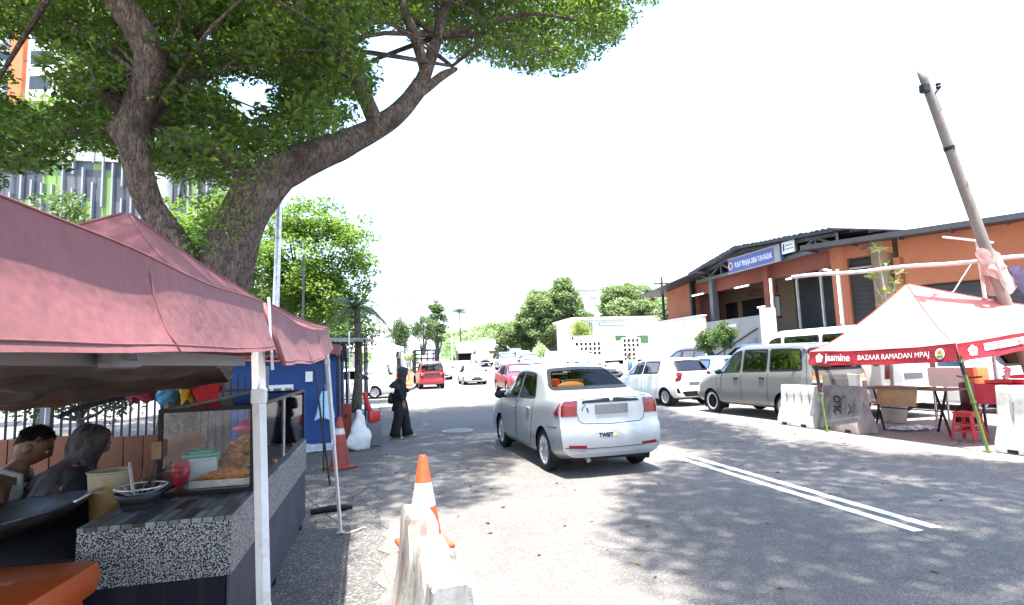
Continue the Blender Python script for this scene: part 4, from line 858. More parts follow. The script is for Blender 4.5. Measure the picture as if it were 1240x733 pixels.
    -84, 139, 65, 75, -32, 148, 73, 70, -2, 102, 84, 54, -56, 154, 110, 72, -14, 105, 67, 41, -37, 103, 50, 40, -34, 104, 79, 47, -19, 126, 80, 54, -75, 153, 111, 45, -52, 132, 100, 66,
    -25, 125, 87, 75, -52, 118, 92, 70, -26, 137, 94, 74, -42, 157, 85, 57, -84, 155, 68, 69, -16, 150, 85, 50, -88, 142, 68, 60, -77, 122, 85, 54, -54, 138, 83, 40, -34, 140, 95, 55,
    -39, 116, 83, 56, -61, 140, 82, 43, -51, 127, 63, 67, -31, 112, 76, 51, -13, 158, 110, 42, -50, 124, 80, 42, -58, 124, 82, 65, -45, 101, 80, 70, -40, 86, 58, 63, -81, 140, 94, 60,
    -100, 157, 113, 45, 1, 137, 104, 49, -19, 158, 93, 64, -60, 95, 60, 49, -2, 145, 108, 57, -9, 89, 54, 45, -46, 137, 64, 59, -56, 131, 84, 66, -15, 150, 110, 65, -48, 143, 86, 55,
    -28, 89, 63, 55, -27, 92, 56, 74, -21, 143, 90, 57, -36, 153, 77, 62, -23, 152, 103, 50, -26, 118, 76, 50, -68, 142, 80, 45, -61, 125, 77, 40, -11, 101, 83, 42, -81, 138, 77, 46,
    -46, 150, 80, 54, -4, 88, 72, 67, -67, 133, 61, 43, -73, 117, 60, 48, -50, 113, 75, 52, -62, 156, 92, 66, -37, 118, 55, 59, -5, 120, 76, 58, -38, 128, 81, 65, -29, 124, 56, 57,
    -25, 88, 48, 70, -39, 156, 106, 73, -5, 133, 84, 71, -27, 126, 92, 43, -16, 102, 58, 74, -70, 112, 50, 70, -52, 159, 69, 47, -45, 126, 71, 60, -19, 104, 72, 72, -27, 157, 81, 54,
    -8, 121, 93, 45, -22, 130, 84, 72, -18, 126, 70, 45, -82, 135, 60, 56, -58, 95, 67, 42, -26, 137, 69, 64, -64, 117, 63, 48, -88, 140, 78, 61, -74, 149, 69, 47, -60, 125, 87, 65,
    -42, 100, 72, 43, -55, 137, 69, 54, -6, 114, 79, 66, -35, 158, 72, 61, -34, 151, 68, 57, -39, 94, 53, 52, -14, 156, 105, 64, -47, 97, 53, 54, -15, 89, 68, 51, -14, 117, 64, 43,
    -63, 101, 64, 63, -15, 139, 89, 49, -41, 157, 66, 55, -15, 123, 101, 45, -49, 147, 69, 44, -37, 142, 88, 69, -47, 159, 93, 74, -27, 106, 86, 74, -22, 131, 103, 67, -1, 110, 87, 61,
    -77, 135, 73, 62, -40, 115, 91, 58, -16, 153, 78, 46]
CROWN = [(CROWN_NUMBERS[i] / 10, CROWN_NUMBERS[i + 1] / 10, CROWN_NUMBERS[i + 2] / 10, CROWN_NUMBERS[i + 3] / 100) for i in range(0, len(CROWN_NUMBERS), 4)]
# ------------------------------------------------------------------ foliage
def leaf_mesh(name, clumps, per, size, mat, parent=None, seed=1, flat=0.45, aspect=0.5, up=0.55, per_r=True, droop=0.0):
    """many small folded leaves scattered through the clumps (x, y, z, r)"""
    rs = np.random.RandomState(seed)
    C = []; T = []
    for (x, y, z, r) in clumps:
        n = int(per * (r / 0.75)**2) if per_r else per
        d = rs.normal(size=(n, 3)); d /= np.linalg.norm(d, axis=1)[:, None]
        rad = rs.uniform(0.15, 1.0, n)**0.5
        p = d * rad[:, None] * np.array([r, r, r * flat])
        p[:, 2] -= droop * (p[:, 0]**2 + p[:, 1]**2) / max(r, .1)
        C.append(p + np.array([x, y, z])); T.append(np.full(n, rs.uniform(-.22, .22)) + rs.uniform(0.2, 0.8, n))
    C = np.concatenate(C); T = np.clip(np.concatenate(T), 0, 1); n = len(C)
    nor = rs.normal(size=(n, 3)); nor /= np.linalg.norm(nor, axis=1)[:, None]
    nor[:, 2] = np.abs(nor[:, 2]) + up; nor /= np.linalg.norm(nor, axis=1)[:, None]
    a = np.cross(nor, rs.normal(size=(n, 3))); a /= np.linalg.norm(a, axis=1)[:, None]
    b = np.cross(nor, a)
    L = (size * rs.uniform(0.45, 1.5, n))[:, None]; W = L * aspect
    fold = nor * (W * 0.25)
    v0 = C - a * L * .5; v2 = C + a * L * .5 - nor * L * 0.12
    v1 = C + b * W * .5 + fold; v3 = C - b * W * .5 + fold
    V = np.stack([v0, v1, v2, v3], 1).reshape(-1, 3)
    base = np.arange(n)[:, None] * 4
    F = np.concatenate([base + np.array([[0, 1, 2]]), base + np.array([[0, 2, 3]])], 1).reshape(-1, 3)
    me = bpy.data.meshes.new(name)
    me.vertices.add(len(V)); me.vertices.foreach_set('co', V.ravel().astype(np.float32))
    me.loops.add(F.size); me.loops.foreach_set('vertex_index', F.ravel().astype(np.int32))
    me.polygons.add(len(F)); me.polygons.foreach_set('loop_start', np.arange(0, F.size, 3, dtype=np.int32))
    try: me.polygons.foreach_set('loop_total', np.full(len(F), 3, dtype=np.int32))
    except Exception: pass
    me.update()
    at = me.attributes.new('tint', 'FLOAT', 'POINT'); at.data.foreach_set('value', np.repeat(T, 4).astype(np.float32))
    return link_mesh(name, me, mat, parent)

def bark_tube(mb, pts, rad, n=28, seed=0, step=0.12, knob=0.06, knots=()):
    """a limb with flutes and knots, swept along a smoothed path"""
    P = [Vector(p) for p in pts]; k = len(P); Q = []; RR = []
    for i in range(k - 1):
        p0, p1, p2, p3 = P[max(i - 1, 0)], P[i], P[i + 1], P[min(i + 2, k - 1)]
        m = max(2, int((p2 - p1).length / step))
        for j in range(m):
            t = j / m
            Q.append(0.5 * ((2 * p1) + (p2 - p0) * t + (2 * p0 - 5 * p1 + 4 * p2 - p3) * t * t + (3 * p1 - p0 - 3 * p2 + p3) * t**3))
            RR.append(rad[i] * (1 - t) + rad[i + 1] * t)
    Q.append(P[-1]); RR.append(rad[-1])
    vs = []; up = None; K = len(Q)
    for i, p in enumerate(Q):
        t = (Q[min(i + 1, K - 1)] - Q[max(i - 1, 0)]).normalized()
        if up is None: up = t.orthogonal().normalized()
        up = (up - t * up.dot(t)).normalized(); w = t.cross(up)
        for j in range(n):
            a = 2 * math.pi * j / n; d = up * math.cos(a) + w * math.sin(a)
            r = RR[i]
            f = 1 + knob * 2.2 * noise.noise(Vector((math.cos(a) * 1.5 + seed, math.sin(a) * 1.5, i * step * 1.1)))
            f += knob * 0.9 * noise.noise(Vector((math.cos(a) * 5 + seed, math.sin(a) * 5, i * step * 1.2)))
            f += knob * 0.5 * noise.noise(Vector((math.cos(a) * 12 + seed, math.sin(a) * 12, i * step * 3.0)))
            q = p + d * r * f
            for (kc, kr, kh) in knots:
                dd = (q - Vector(kc)).length
                if dd < kr: q += d * kh * (1 - (dd / kr)**2)**2
            vs.append(q)
    fs = [(i * n + j, i * n + (j + 1) % n, (i + 1) * n + (j + 1) % n, (i + 1) * n + j) for i in range(K - 1) for j in range(n)]
    fs += [tuple(range(n))[::-1], tuple((K - 1) * n + j for j in range(n))]
    mb.add(vs, fs)

def bark_mat(name, c0, c1, scale=(9, 9, 2.2)):
    n = NT(name); v = n.coord(scale); w = n.coord()
    def ridge(sc, det):
        m = n.node('ShaderNodeMath', _operation='SUBTRACT', i1=0.5); n.link(n.noise(v, sc, det, .65), m.inputs[0])
        a = n.node('ShaderNodeMath', _operation='ABSOLUTE'); n.link(m.outputs[0], a.inputs[0]); return a.outputs[0]
    r1 = ridge(1.5, 5); r2 = ridge(4.5, 3)
    nz = n.noise(v, 2.6, 7, 0.75)
    col = n.ramp(nz, [(0.28, c0), (0.72, c1)])
    col = n.mix(n.ramp(r1, [(0.0, .9), (0.05, 0)]), col, tuple(x * 0.3 for x in c0))
    col = n.mix(n.ramp(r2, [(0.0, .6), (0.06, 0)]), col, tuple(x * 0.4 for x in c0))
    col = n.mix(n.ramp(n.noise(w, 1.1, 5, .6), [(0.52, 0), (0.62, 0.7)]), col, tuple(x * 0.35 for x in c0))      # dark algae
    col = n.mix(n.ramp(n.noise(w, 2.3, 5, .7), [(0.6, 0), (0.7, 0.4)]), col, (0.25, 0.21, 0.17))                 # lichen
    h = n.mix(0.45, n.ramp(r1, [(0, 0), (0.12, 1)]), n.mix(0.5, n.ramp(r2, [(0, 0), (.1, 1)]), nz))
    return n.done(n.bsdf(col, 0.9, 0, n.bump(h, 1.0, 0.05), Specular_IOR_Level=0.15))
M['bark'] = bark_mat('rain_tree_bark', (0.14, 0.1, 0.08), (0.36, 0.265, 0.21))
M['bark2'] = bark_mat('grey_bark', (0.13, 0.11, 0.09), (0.26, 0.22, 0.18), (6, 6, 1.5))
M['leaf'] = leaf_mat('rain_tree_leaf', (0.026, 0.06, 0.012), (0.16, 0.235, 0.036), 0.46)
M['leaf_bright'] = leaf_mat('bright_leaf', (0.075, 0.14, 0.02), (0.17, 0.25, 0.045), 0.42)
M['leaf_mid'] = leaf_mat('mid_leaf', (0.035, 0.075, 0.018), (0.11, 0.17, 0.05), 0.35)
M['leaf_far'] = leaf_mat('far_leaf', (0.075, 0.12, 0.045), (0.22, 0.28, 0.13), 0.35)
M['leaf_lime'] = leaf_mat('lime_leaf', (0.14, 0.19, 0.03), (0.26, 0.3, 0.07), 0.4)

M['leaf_palm'] = simple('palm_frond', (.045, .075, .025), .5, 0, .35, 2)
M['leaf_lime_plain'] = simple('young_leaf', (.2, .27, .05), .5, 0, .25, 8)

def gen_clumps(c, r, n, seed, cr=0.7, shell=0.55):
    q = random.Random(seed); out = []
    while len(out) < n:
        d = Vector((q.gauss(0, 1), q.gauss(0, 1), q.gauss(0, 1)))
        if d.length < .1: continue
        d.normalize(); t = shell + (1 - shell) * q.random()
        wob = 0.8 + 0.42 * noise.noise(d * 1.7 + Vector((seed, seed * .3, 0)))
        out.append((c[0] + d.x * r[0] * t * wob, c[1] + d.y * r[1] * t * wob, c[2] + d.z * r[2] * t * wob, cr * q.uniform(0.6, 1.25)))
    return out

def simple_tree(name, label, cat, base, trunk_r, fork_z, crown_c, crown_r, n, per, size, leaf, seed, cr=0.7, group=None, bark=None, flat=0.6):
    t = thing(name, label, cat, base, 0, group)
    cc = tuple(crown_c[i] - base[i] for i in range(3))
    cl = gen_clumps(cc, crown_r, n, seed, cr)
    mb = MB(); q = random.Random(seed)
    bark_tube(mb, [(0, 0, -0.1), (0.05, 0, fork_z * .5), (cc[0] * .15, cc[1] * .15, fork_z), (cc[0] * .6, cc[1] * .6, cc[2])], [trunk_r * 1.25, trunk_r, trunk_r * .85, trunk_r * .35], 12, seed, 0.4)
    for c in q.sample(cl, min(9, len(cl))):
        mid = Vector((cc[0] * .2, cc[1] * .2, fork_z * 1.02)).lerp(Vector(c[:3]), 0.5) + Vector((0, 0, -.12 * crown_r[2]))
        bark_tube(mb, [(cc[0] * .13, cc[1] * .13, fork_z * .95), mid, c[:3]], [trunk_r * .5, trunk_r * .3, trunk_r * .08], 7, seed + 1, 0.5)
    mb.build('trunk', bark or M['bark2'], t, smooth=True)
    leaf_mesh('crown', cl, per, size, leaf, t, seed, flat=flat)
    return t

def main_tree():
    t = thing('rain_tree', 'huge spreading roadside tree with forked brown trunk rising behind the pink tents', 'tree', (-2.45, 9.5, 0))
    o = Vector((-2.45, 9.5, 0))
    L = lambda pts: [tuple(Vector(p) - o) for p in pts]
    mb = MB()
    kn = lambda x, y, z, r, h: (tuple(Vector((x, y, z)) - o), r, h)
    # trunk up to the fork and the limb that leans over the road
    bark_tube(mb, L([(-2.72, 9.5, -0.2), (-2.72, 9.5, 0.5), (-2.66, 9.5, 1.5), (-2.46, 9.5, 2.75), (-2.18, 9.5, 3.75), (-1.82, 9.6, 4.5), (-1.35, 9.8, 5.0), (-.36, 10.3, 5.72), (.42, 10.7, 6.45), (.88, 11.0, 7.2)]),
              [.7, .5, .45, .44, .37, .34, .29, .215, .185, .165], 40, 1, 0.09, 0.1, [kn(-1.95, 9.2, 4.3, .35, .12), kn(-2.3, 9.0, 3.2, .4, .1), kn(-1.0, 9.6, 5.2, .3, .08)])
    bark_tube(mb, L([(.84, 10.95, 7.1), (1.05, 11.2, 7.7), (1.3, 11.5, 8.6), (1.5, 11.7, 9.4), (1.9, 12.2, 10.6), (2.6, 12.6, 11.7)]), [.155, .135, .12, .105, .09, .06], 24, 2, 0.1, 0.07)
    bark_tube(mb, L([(.80, 10.95, 7.0), (1.05, 11.0, 7.2), (1.35, 11.2, 7.55), (1.7, 11.5, 7.9)]), [.13, .1, .085, .04], 20, 3, 0.1, 0.08)
    bark_tube(mb, L([(1.0, 11.15, 7.6), (.85, 11.2, 8.2), (.62, 11.3, 9.0), (.4, 11.4, 9.9)]), [.12, .11, .09, .05], 18, 4, 0.1)
    bark_tube(mb, L([(.0, 10.5, 6.1), (-.35, 10.4, 6.9), (-.8, 10.3, 7.5), (-1.5, 10.1, 8.3), (-2.1, 9.9, 9.1), (-2.6, 9.6, 10.2)]), [.15, .14, .13, .11, .09, .05], 18, 5, 0.1)
    bark_tube(mb, L([(-1.9, 9.6, 4.3), (-2.25, 9.5, 4.95), (-2.75, 9.4, 5.1), (-3.4, 9.3, 5.35), (-4.2, 9.2, 5.9)]), [.2, .16, .13, .1, .05], 18, 6, 0.1)
    # the left trunk
    bark_tube(mb, L([(-2.5, 9.4, 2.2), (-2.72, 9.35, 2.95), (-2.98, 9.25, 3.5), (-3.28, 9.15, 4.05), (-3.42, 9.05, 4.6), (-3.48, 9.0, 5.1), (-3.4, 9.0, 5.65), (-3.28, 8.95, 6.15), (-3.4, 8.85, 6.6), (-3.72, 8.7, 7.15), (-4.05, 8.6, 7.75), (-4.5, 8.4, 8.6), (-5.2, 8.0, 9.8)]),
              [.34, .245, .2, .18, .185, .195, .2, .205, .19, .175, .15, .12, .08], 36, 7, 0.08, 0.1, [kn(-3.05, 8.7, 6.2, .32, .12), kn(-3.75, 8.9, 5.1, .28, .13)])
    # finer limbs up into the crown
    q = random.Random(3)
    starts = [((1.3, 11.5, 8.6), .09), ((1.9, 12.2, 10.6), .08), ((.5, 11.4, 9.6), .06), ((-1.5, 10.1, 8.3), .08), ((-2.4, 9.7, 9.6), .06), ((-4.05, 8.6, 7.75), .1), ((-4.8, 8.2, 9.1), .09), ((1.6, 11.4, 7.9), .05), ((-3.3, 9.0, 5.9), .06), ((-4.0, 9.2, 5.8), .05), ((2.4, 12.5, 11.4), .07), ((-3.4, 9.2, 5.3), .06)]
    for (sp, r) in starts:
        sp = Vector(sp)
        near = sorted(CROWN, key=lambda c: (Vector(c[:3]) - sp).length)
        for c in q.sample(near[5:140], 7):
            e = Vector(c[:3]); mid = sp.lerp(e, 0.5) + Vector((q.uniform(-.3, .3), q.uniform(-.3, .3), q.uniform(0, .4)))
            bark_tube(mb, L([sp, mid, e]), [r * .7, r * .45, .012], 7, q.random() * 9, 0.35)
    mb.build('trunk', M['bark'], t, smooth=True)
    cl = [(c[0] - o.x, c[1] - o.y, c[2] - o.z, c[3]) for c in CROWN]
    leaf_mesh('crown', cl, 300, 0.128, M['leaf'], t, 5, flat=0.42, aspect=0.5)
    # sprouts of young leaves on the trunk
    sp = [(-1.95, 9.15, 4.15), (-2.15, 9.1, 3.85), (-2.4, 9.05, 4.1), (-1.75, 9.2, 4.75), (-2.6, 9.0, 3.4), (-1.5, 9.35, 5.3), (-2.05, 9.05, 4.55), (-2.7, 9.1, 4.3), (-.2, 10.0, 6.3), (-.6, 10.0, 5.9), (-2.3, 9.0, 3.6)]
    leaf_mesh('sprouts', [(x - o.x, y - o.y, z, .3) for x, y, z in sp], 420, 0.085, M['leaf_bright'], t, 9, flat=1.0, aspect=0.45, up=0.2)['kind'] = 'stuff'
    return t

# ------------------------------------------------------------------ camera, light, sky, ground
def set_stage():
    cam = bpy.data.cameras.new('camera'); cam.sensor_width = 36; cam.lens = 36 * 680 / 1240; cam.clip_start = 0.05; cam.clip_end = 3000
    co = bpy.data.objects.new('camera', cam); COL.objects.link(co); SC.camera = co
    yw, p, a = R(13.5), R(6), R(2)
    f = Vector((math.sin(yw) * math.cos(p), math.cos(yw) * math.cos(p), math.sin(p))); r0 = Vector((math.cos(yw), -math.sin(yw), 0)); u0 = r0.cross(f)
    r = r0 * math.cos(a) - u0 * math.sin(a); u = r0 * math.sin(a) + u0 * math.cos(a)
    m = Matrix((r, u, -f)).transposed().to_4x4(); m.translation = (0, 0, 1.55); co.matrix_world = m
    w = bpy.data.worlds.new('World'); SC.world = w; w.use_nodes = True
    nt = w.node_tree; bg = nt.nodes['Background']; sky = nt.nodes.new('ShaderNodeTexSky'); sky.sky_type = 'NISHITA'; sky.sun_disc = False
    ts = Vector((-0.08, -0.2, 1)).normalized()
    el = math.asin(ts.z); sky.sun_elevation = el; sky.sun_rotation = math.atan2(ts.x, ts.y)
    sky.air_density = 1.0; sky.dust_density = 1.6; sky.ozone_density = 0.6
    nt.links.new(sky.outputs[0], bg.inputs[0]); bg.inputs[1].default_value = 0.15
    l = bpy.data.lights.new('sun', 'SUN'); l.energy = 4.0; l.angle = R(0.7); l.color = (1, 0.955, 0.89)
    lo = bpy.data.objects.new('sun', l); COL.objects.link(lo); lo.location = (0, 0, 40); lo.rotation_euler = ts.to_track_quat('Z', 'Y').to_euler()
    SC.view_settings.view_transform = 'Standard'; SC.view_settings.look = 'None'; SC.view_settings.exposure = EXPO; SC.view_settings.gamma = 1
    SC.cycles.max_bounces = 8; SC.cycles.transparent_max_bounces = 16

def sheet(name, pts, z, mat, kind='structure'):
    mb = MB(); mb.add([(x, y, z) for x, y in pts], [tuple(range(len(pts)))])
    o = mb.build(name, mat); tag(o, kind=kind); return o

def wavy_edge(x, y0, y1, n, amp, seed):
    q = random.Random(seed); return [(x + q.uniform(-amp, amp), y0 + (y1 - y0) * i / n) for i in range(n + 1)]

def set_ground():
    M['asphalt'] = asphalt('road_asphalt', 0.165, 0.4, (1.06, 0.96, 0.885), 0.22, 110)
    M['asphalt_old'] = asphalt('shoulder_asphalt', 0.13, 0.65, (1.06, 0.96, 0.88), 0.3, 70)
    M['lot'] = asphalt('dusty_lot', 0.24, 0.35, (1.04, 0.95, 0.88), 0.2, 70)
    sheet('ground', [(-900, -300), (900, -300), (900, 1500), (-900, 1500)], -0.012, M['lot'])
    sheet('road', wavy_edge(0.02, -12, 24, 240, 0.06, 4) + [(0.3, 60), (8.0, 60)] + wavy_edge(8.05, 40, -12, 50, 0.12, 5), 0.0, M['asphalt'])
    sheet('road_shoulder', [(-4.5, -12)] + wavy_edge(0.2, -12, 20, 60, 0.05, 8) + [(-4.5, 20)], -0.005, M['asphalt_old'])
    mb = MB(); mb.add([(8.05, 31, -.03), (17, 31, -.03), (17, 62, 1.86), (8.05, 62, 1.86)], [(0, 1, 2, 3)]); mb.add([(8.05, 31, -.03), (8.05, 62, 1.86), (6.6, 62, -.03), (7.6, 40, -.03)], [(0, 1, 2, 3)]); mb.add([(17, 31, -.03), (17, 62, 1.86), (17, 62, -.03)], [(0, 1, 2)]); tag(mb.build('parking_slope', M['lot']), kind='structure')
    mb = MB(); mb.add([(12.2, 15.2, -.05), (19, 15.2, -.05), (19, 30.8, -.05), (12.2, 30.8, -.05), (12.5, 15.5, .4), (19, 15.5, .4), (19, 30.5, .4), (12.5, 30.5, .4)], [(4, 5, 6, 7), (0, 1, 5, 4), (1, 2, 6, 5), (2, 3, 7, 6), (3, 0, 4, 7)]); tag(mb.build('raised_parking', M['lot']), kind='structure')
    wm = NT('road_paint'); v = wm.coord(); col = wm.ramp(wm.noise(v, 5, 8, 0.75), [(0.36, (0.42, 0.41, 0.4)), (0.52, (0.78, 0.78, 0.77))])
    M['road_paint'] = wm.done(wm.bsdf(col, 0.7))
    mb = MB()
    for x in (4.44, 4.66):
        q = random.Random(int(x * 100)); n = 60
        for i in range(n):
            y0 = 4.02 + (x - 4.44) * .1 + 8.4 * i / n; y1 = y0 + 8.4 / n
            j = lambda: q.uniform(-.006, .006)
            mb.add([(x - .055, y0, .004), (x + .055, y0, .004), (x + .055, y1, .004), (x - .055, y1, .004)], [(0, 1, 2, 3)])
    for i in range(6):
        for x in (4.55,):
            y0 = 18 + i * 8; mb.add([(x - .05, y0, .004), (x + .05, y0, .004), (x + .05, y0 + 3, .004), (x - .05, y0 + 3, .004)], [(0, 1, 2, 3)])
    mb.add([(5.0, 3.3, .004), (5.12, 3.3, .004), (5.12, 0.5, .004), (5.0, 0.5, .004)], [(0, 1, 2, 3)])
    tag(mb.build('road_markings', M['road_paint'], fixn=False), kind='structure')
    # round drain cover
    t = thing('manhole_cover', 'round slotted white-edged drain cover set in the shaded road', 'manhole', (1.75, 13.1, 0))
    mb = MB(); mb.lathe([(0.36, 0.003), (0.36, 0.02), (0.30, 0.02), (0.30, 0.004)], n=40); mb.build('rim', simple('pale_iron', (0.3, 0.3, 0.29), .6, .2), t)
    mb = MB()
    for i in range(-6, 7):
        x = i * 0.045; hh = math.sqrt(max(0.0, .295**2 - x * x)); mb.box((x, 0, 0.012), (0.024, 2 * hh, 0.016))
    mb.build('grate', simple('pale_iron', (0.5, 0.5, 0.49)), t)
    MB().lathe([(0, .0045), (.3, .0045), (.3, .0055), (0, .0055)], n=40).build('slot_shade_disc', M['dark_steel'], t)  # flat dark disc standing in for the shade below the slots
    # small litter and leaves on the road
    q = random.Random(12); cl = []
    for i in range(260):
        cl.append((q.uniform(-.9, 8.2), q.uniform(2.2, 14), 0.008, 0.02))
    o = leaf_mesh('leaf_litter', cl, 1, 0.05, simple('dry_leaf', (0.16, 0.1, 0.05), .8, 0, .5, 2), None, 3, flat=0.1, up=2.5, per_r=False)
    tag(o, 'scattered dry leaves lying on the road', 'litter', kind='stuff')
# ------------------------------------------------------------------ gazebo tents
def lerp(a, b, t): return Vector(a) * (1 - t) + Vector(b) * t

def gazebo(name, label, corners, peak, drop, feet, mats, sag=0.05, edge_sag=0.02, seam=None, leg_mat=None, group=None, nseg=14, flare=0.05, scallop=0, power=1.4, truss=True, leg_w=0.04, open_sides=(), hems=True):
    """corners: four (x, y, z) of the eave, going round; drop: depth of the valance below them"""
    base = Vector((peak[0], peak[1], 0))
    t = thing(name, label, 'canopy tent', base, 0, group)
    C = [Vector(c) - base for c in corners]; P = Vector(peak) - base
    roof_m, val_m = mats
    cen = sum(C, Vector()) / 4
    def eave(i, s):
        p = C[i].lerp(C[(i + 1) % 4], s); p.z -= edge_sag * math.sin(math.pi * s) + 0.012 * noise.noise(Vector((i * 3.1, s * 5, 1.7))); return p
    def roof(i, s, q):
        e = eave(i, s); p = P.lerp(e, q)
        z = e.z + (P.z - e.z) * (1 - q)**power - sag * math.sin(math.pi * s) * math.sin(math.pi * min(1, q * 1.05)) * q
        z += 0.012 * noise.noise(Vector((p.x * 2.5, p.y * 2.5, i))) * q
        return Vector((p.x, p.y, z))
    mb = MB()
    for i in range(4): mb.grid(lambda u, v: roof(i, u, 0.015 + 0.985 * v), nseg, nseg)
    mb.build('roof', roof_m, t, smooth=True)
    mv = MB()
    def val(i, s, q):
        e = eave(i, s); out = (C[i].lerp(C[(i + 1) % 4], .5) - cen); out.z = 0; out.normalize()
        d = drop * q
        if scallop: d *= 1 - 0.28 * abs(math.sin(s * math.pi * scallop)) * q
        else: d *= 1 + 0.07 * noise.noise(Vector((s * 6, i * 2.7, 3)))
        w = 0.018 * noise.noise(Vector((s * 7, q * 1.5, i * 1.3))) * q + flare * q * q
        return Vector((e.x, e.y, e.z - d)) + out * (w + 0.004)
    for i in range(4):
        if i not in open_sides: mv.grid(lambda u, v: val(i, u, v), 40, 5)
    mv.build('valance', val_m, t, smooth=True)
    if seam:
        for i in range(4):
            ms = MB(); ms.tube([roof(i, 0, .02 + .98 * k / 16) + Vector((0, 0, .006)) for k in range(17)] + [val(i, 0, 1)], 0.008, 6)
            ms.build('hip_seam', seam, t, smooth=True)
    if hems:
        mh = MB()
        for i in range(4):
            if i in open_sides: continue
            for q in (.0, .93): mh.tube([val(i, k / 40, q) + (val(i, k / 40, q) - Vector((cen.x, cen.y, val(i, k / 40, q).z))).normalized() * .001 for k in range(41)], .0016, 5)
            for s_ in (.35, .65): mh.tube([roof(i, s_, .3 + .7 * k / 12) + Vector((0, 0, .001)) for k in range(13)] + [val(i, s_, k / 5) + (val(i, s_, 0) - Vector((cen.x, cen.y, val(i, s_, 0).z))).normalized() * .001 for k in range(1, 6)], .0018, 5)
        mh.build('hem', val_m, t, smooth=True)
    lm = leg_mat or M['white_steel']
    for i in range(4):
        if feet[i] is None: continue
        f = Vector(feet[i]) - base; c = C[i] + (cen - C[i]).normalized() * 0.05
        topp = Vector((c.x, c.y, C[i].z - .02)); mid = topp.lerp(f, 0.55)
        lg = MB(); lg.bar(topp, mid, leg_w); lg.bar(mid, f, leg_w * .78)
        lg.bbox(f + Vector((0, 0, .008)), (leg_w * 2.2, leg_w * 2.2, .012), .003)
        lg.bbox(topp.lerp(f, .16), (leg_w * 1.5, leg_w * 1.5, .05), .006); lg.bbox(mid, (leg_w * 1.35, leg_w * 1.35, .05), .006)
        for k in range(6): lg.box(mid.lerp(f, .15 + k * .13) + Vector((.0, -leg_w * .4, 0)), (.009, .003, .009))
        lg.build('leg', lm, t)
        if truss:
            j = (i + 1) % 4; c2 = C[j] + (cen - C[j]).normalized() * 0.05
            a0 = Vector((c.x, c.y, C[i].z - .06)); a1 = Vector((c.x, c.y, C[i].z - .3)); b0 = Vector((c2.x, c2.y, C[j].z - .06)); b1 = Vector((c2.x, c2.y, C[j].z - .3))
            m0 = (a0 + b0) / 2; m1 = (a1 + b1) / 2
            tr = MB(); tr.bar(a0, m1, .022, .012); tr.bar(a1, m0, .022, .012); tr.bar(m0, b1, .022, .012); tr.bar(m1, b0, .022, .012)
            tr.bbox(m0, (.05, .07, .045), .008); tr.bbox(m1, (.05, .07, .045), .008)
            tr.bbox(a0.lerp(m1, .5), (.035, .035, .03), .006); tr.bbox(m0.lerp(b1, .5), (.035, .035, .03), .006)
            tr.build('scissor_truss', lm, t)
    return t, val, roof

M['pink'] = fabric('faded_pink_fabric', (0.205, 0.07, 0.073), 0.13, (0.075, 0.036, 0.037), 0.75, 1.7)
M['red_val'] = fabric('red_valance_fabric', (0.3, 0.013, 0.024), 0.15, (0.16, 0.012, 0.02), 0.4)
M['pale_red'] = fabric('sun_bleached_fabric', (0.6, 0.22, 0.19), 0.3, (0.42, 0.2, 0.18), 0.3)
M['red_seam'] = simple('red_seam', (0.45, 0.06, 0.06), .7)
M['blue_tarp'] = fabric('blue_tarp', (0.02, 0.07, 0.23), 0.15, (0.02, 0.05, 0.14), 0.5)
M['navy'] = fabric('navy_tarp', (0.012, 0.017, 0.035), 0.05, (0.03, 0.03, 0.035), 0.5)

def tarp_mat():
    n = NT('brown_tarp'); v = n.coord()
    col = n.ramp(n.noise(v, 1.6, 6, .65), [(.35, (.05, .043, .036)), (.55, (.12, .095, .073)), (.75, (.12, .05, .045))])
    vo = n.node('ShaderNodeTexVoronoi', Scale=3.2); n.link(v, vo.inputs['Vector'])
    return n.done(n.bsdf(col, 0.33, 0, n.bump(vo.outputs['Distance'], .8, .05), Specular_IOR_Level=.6))

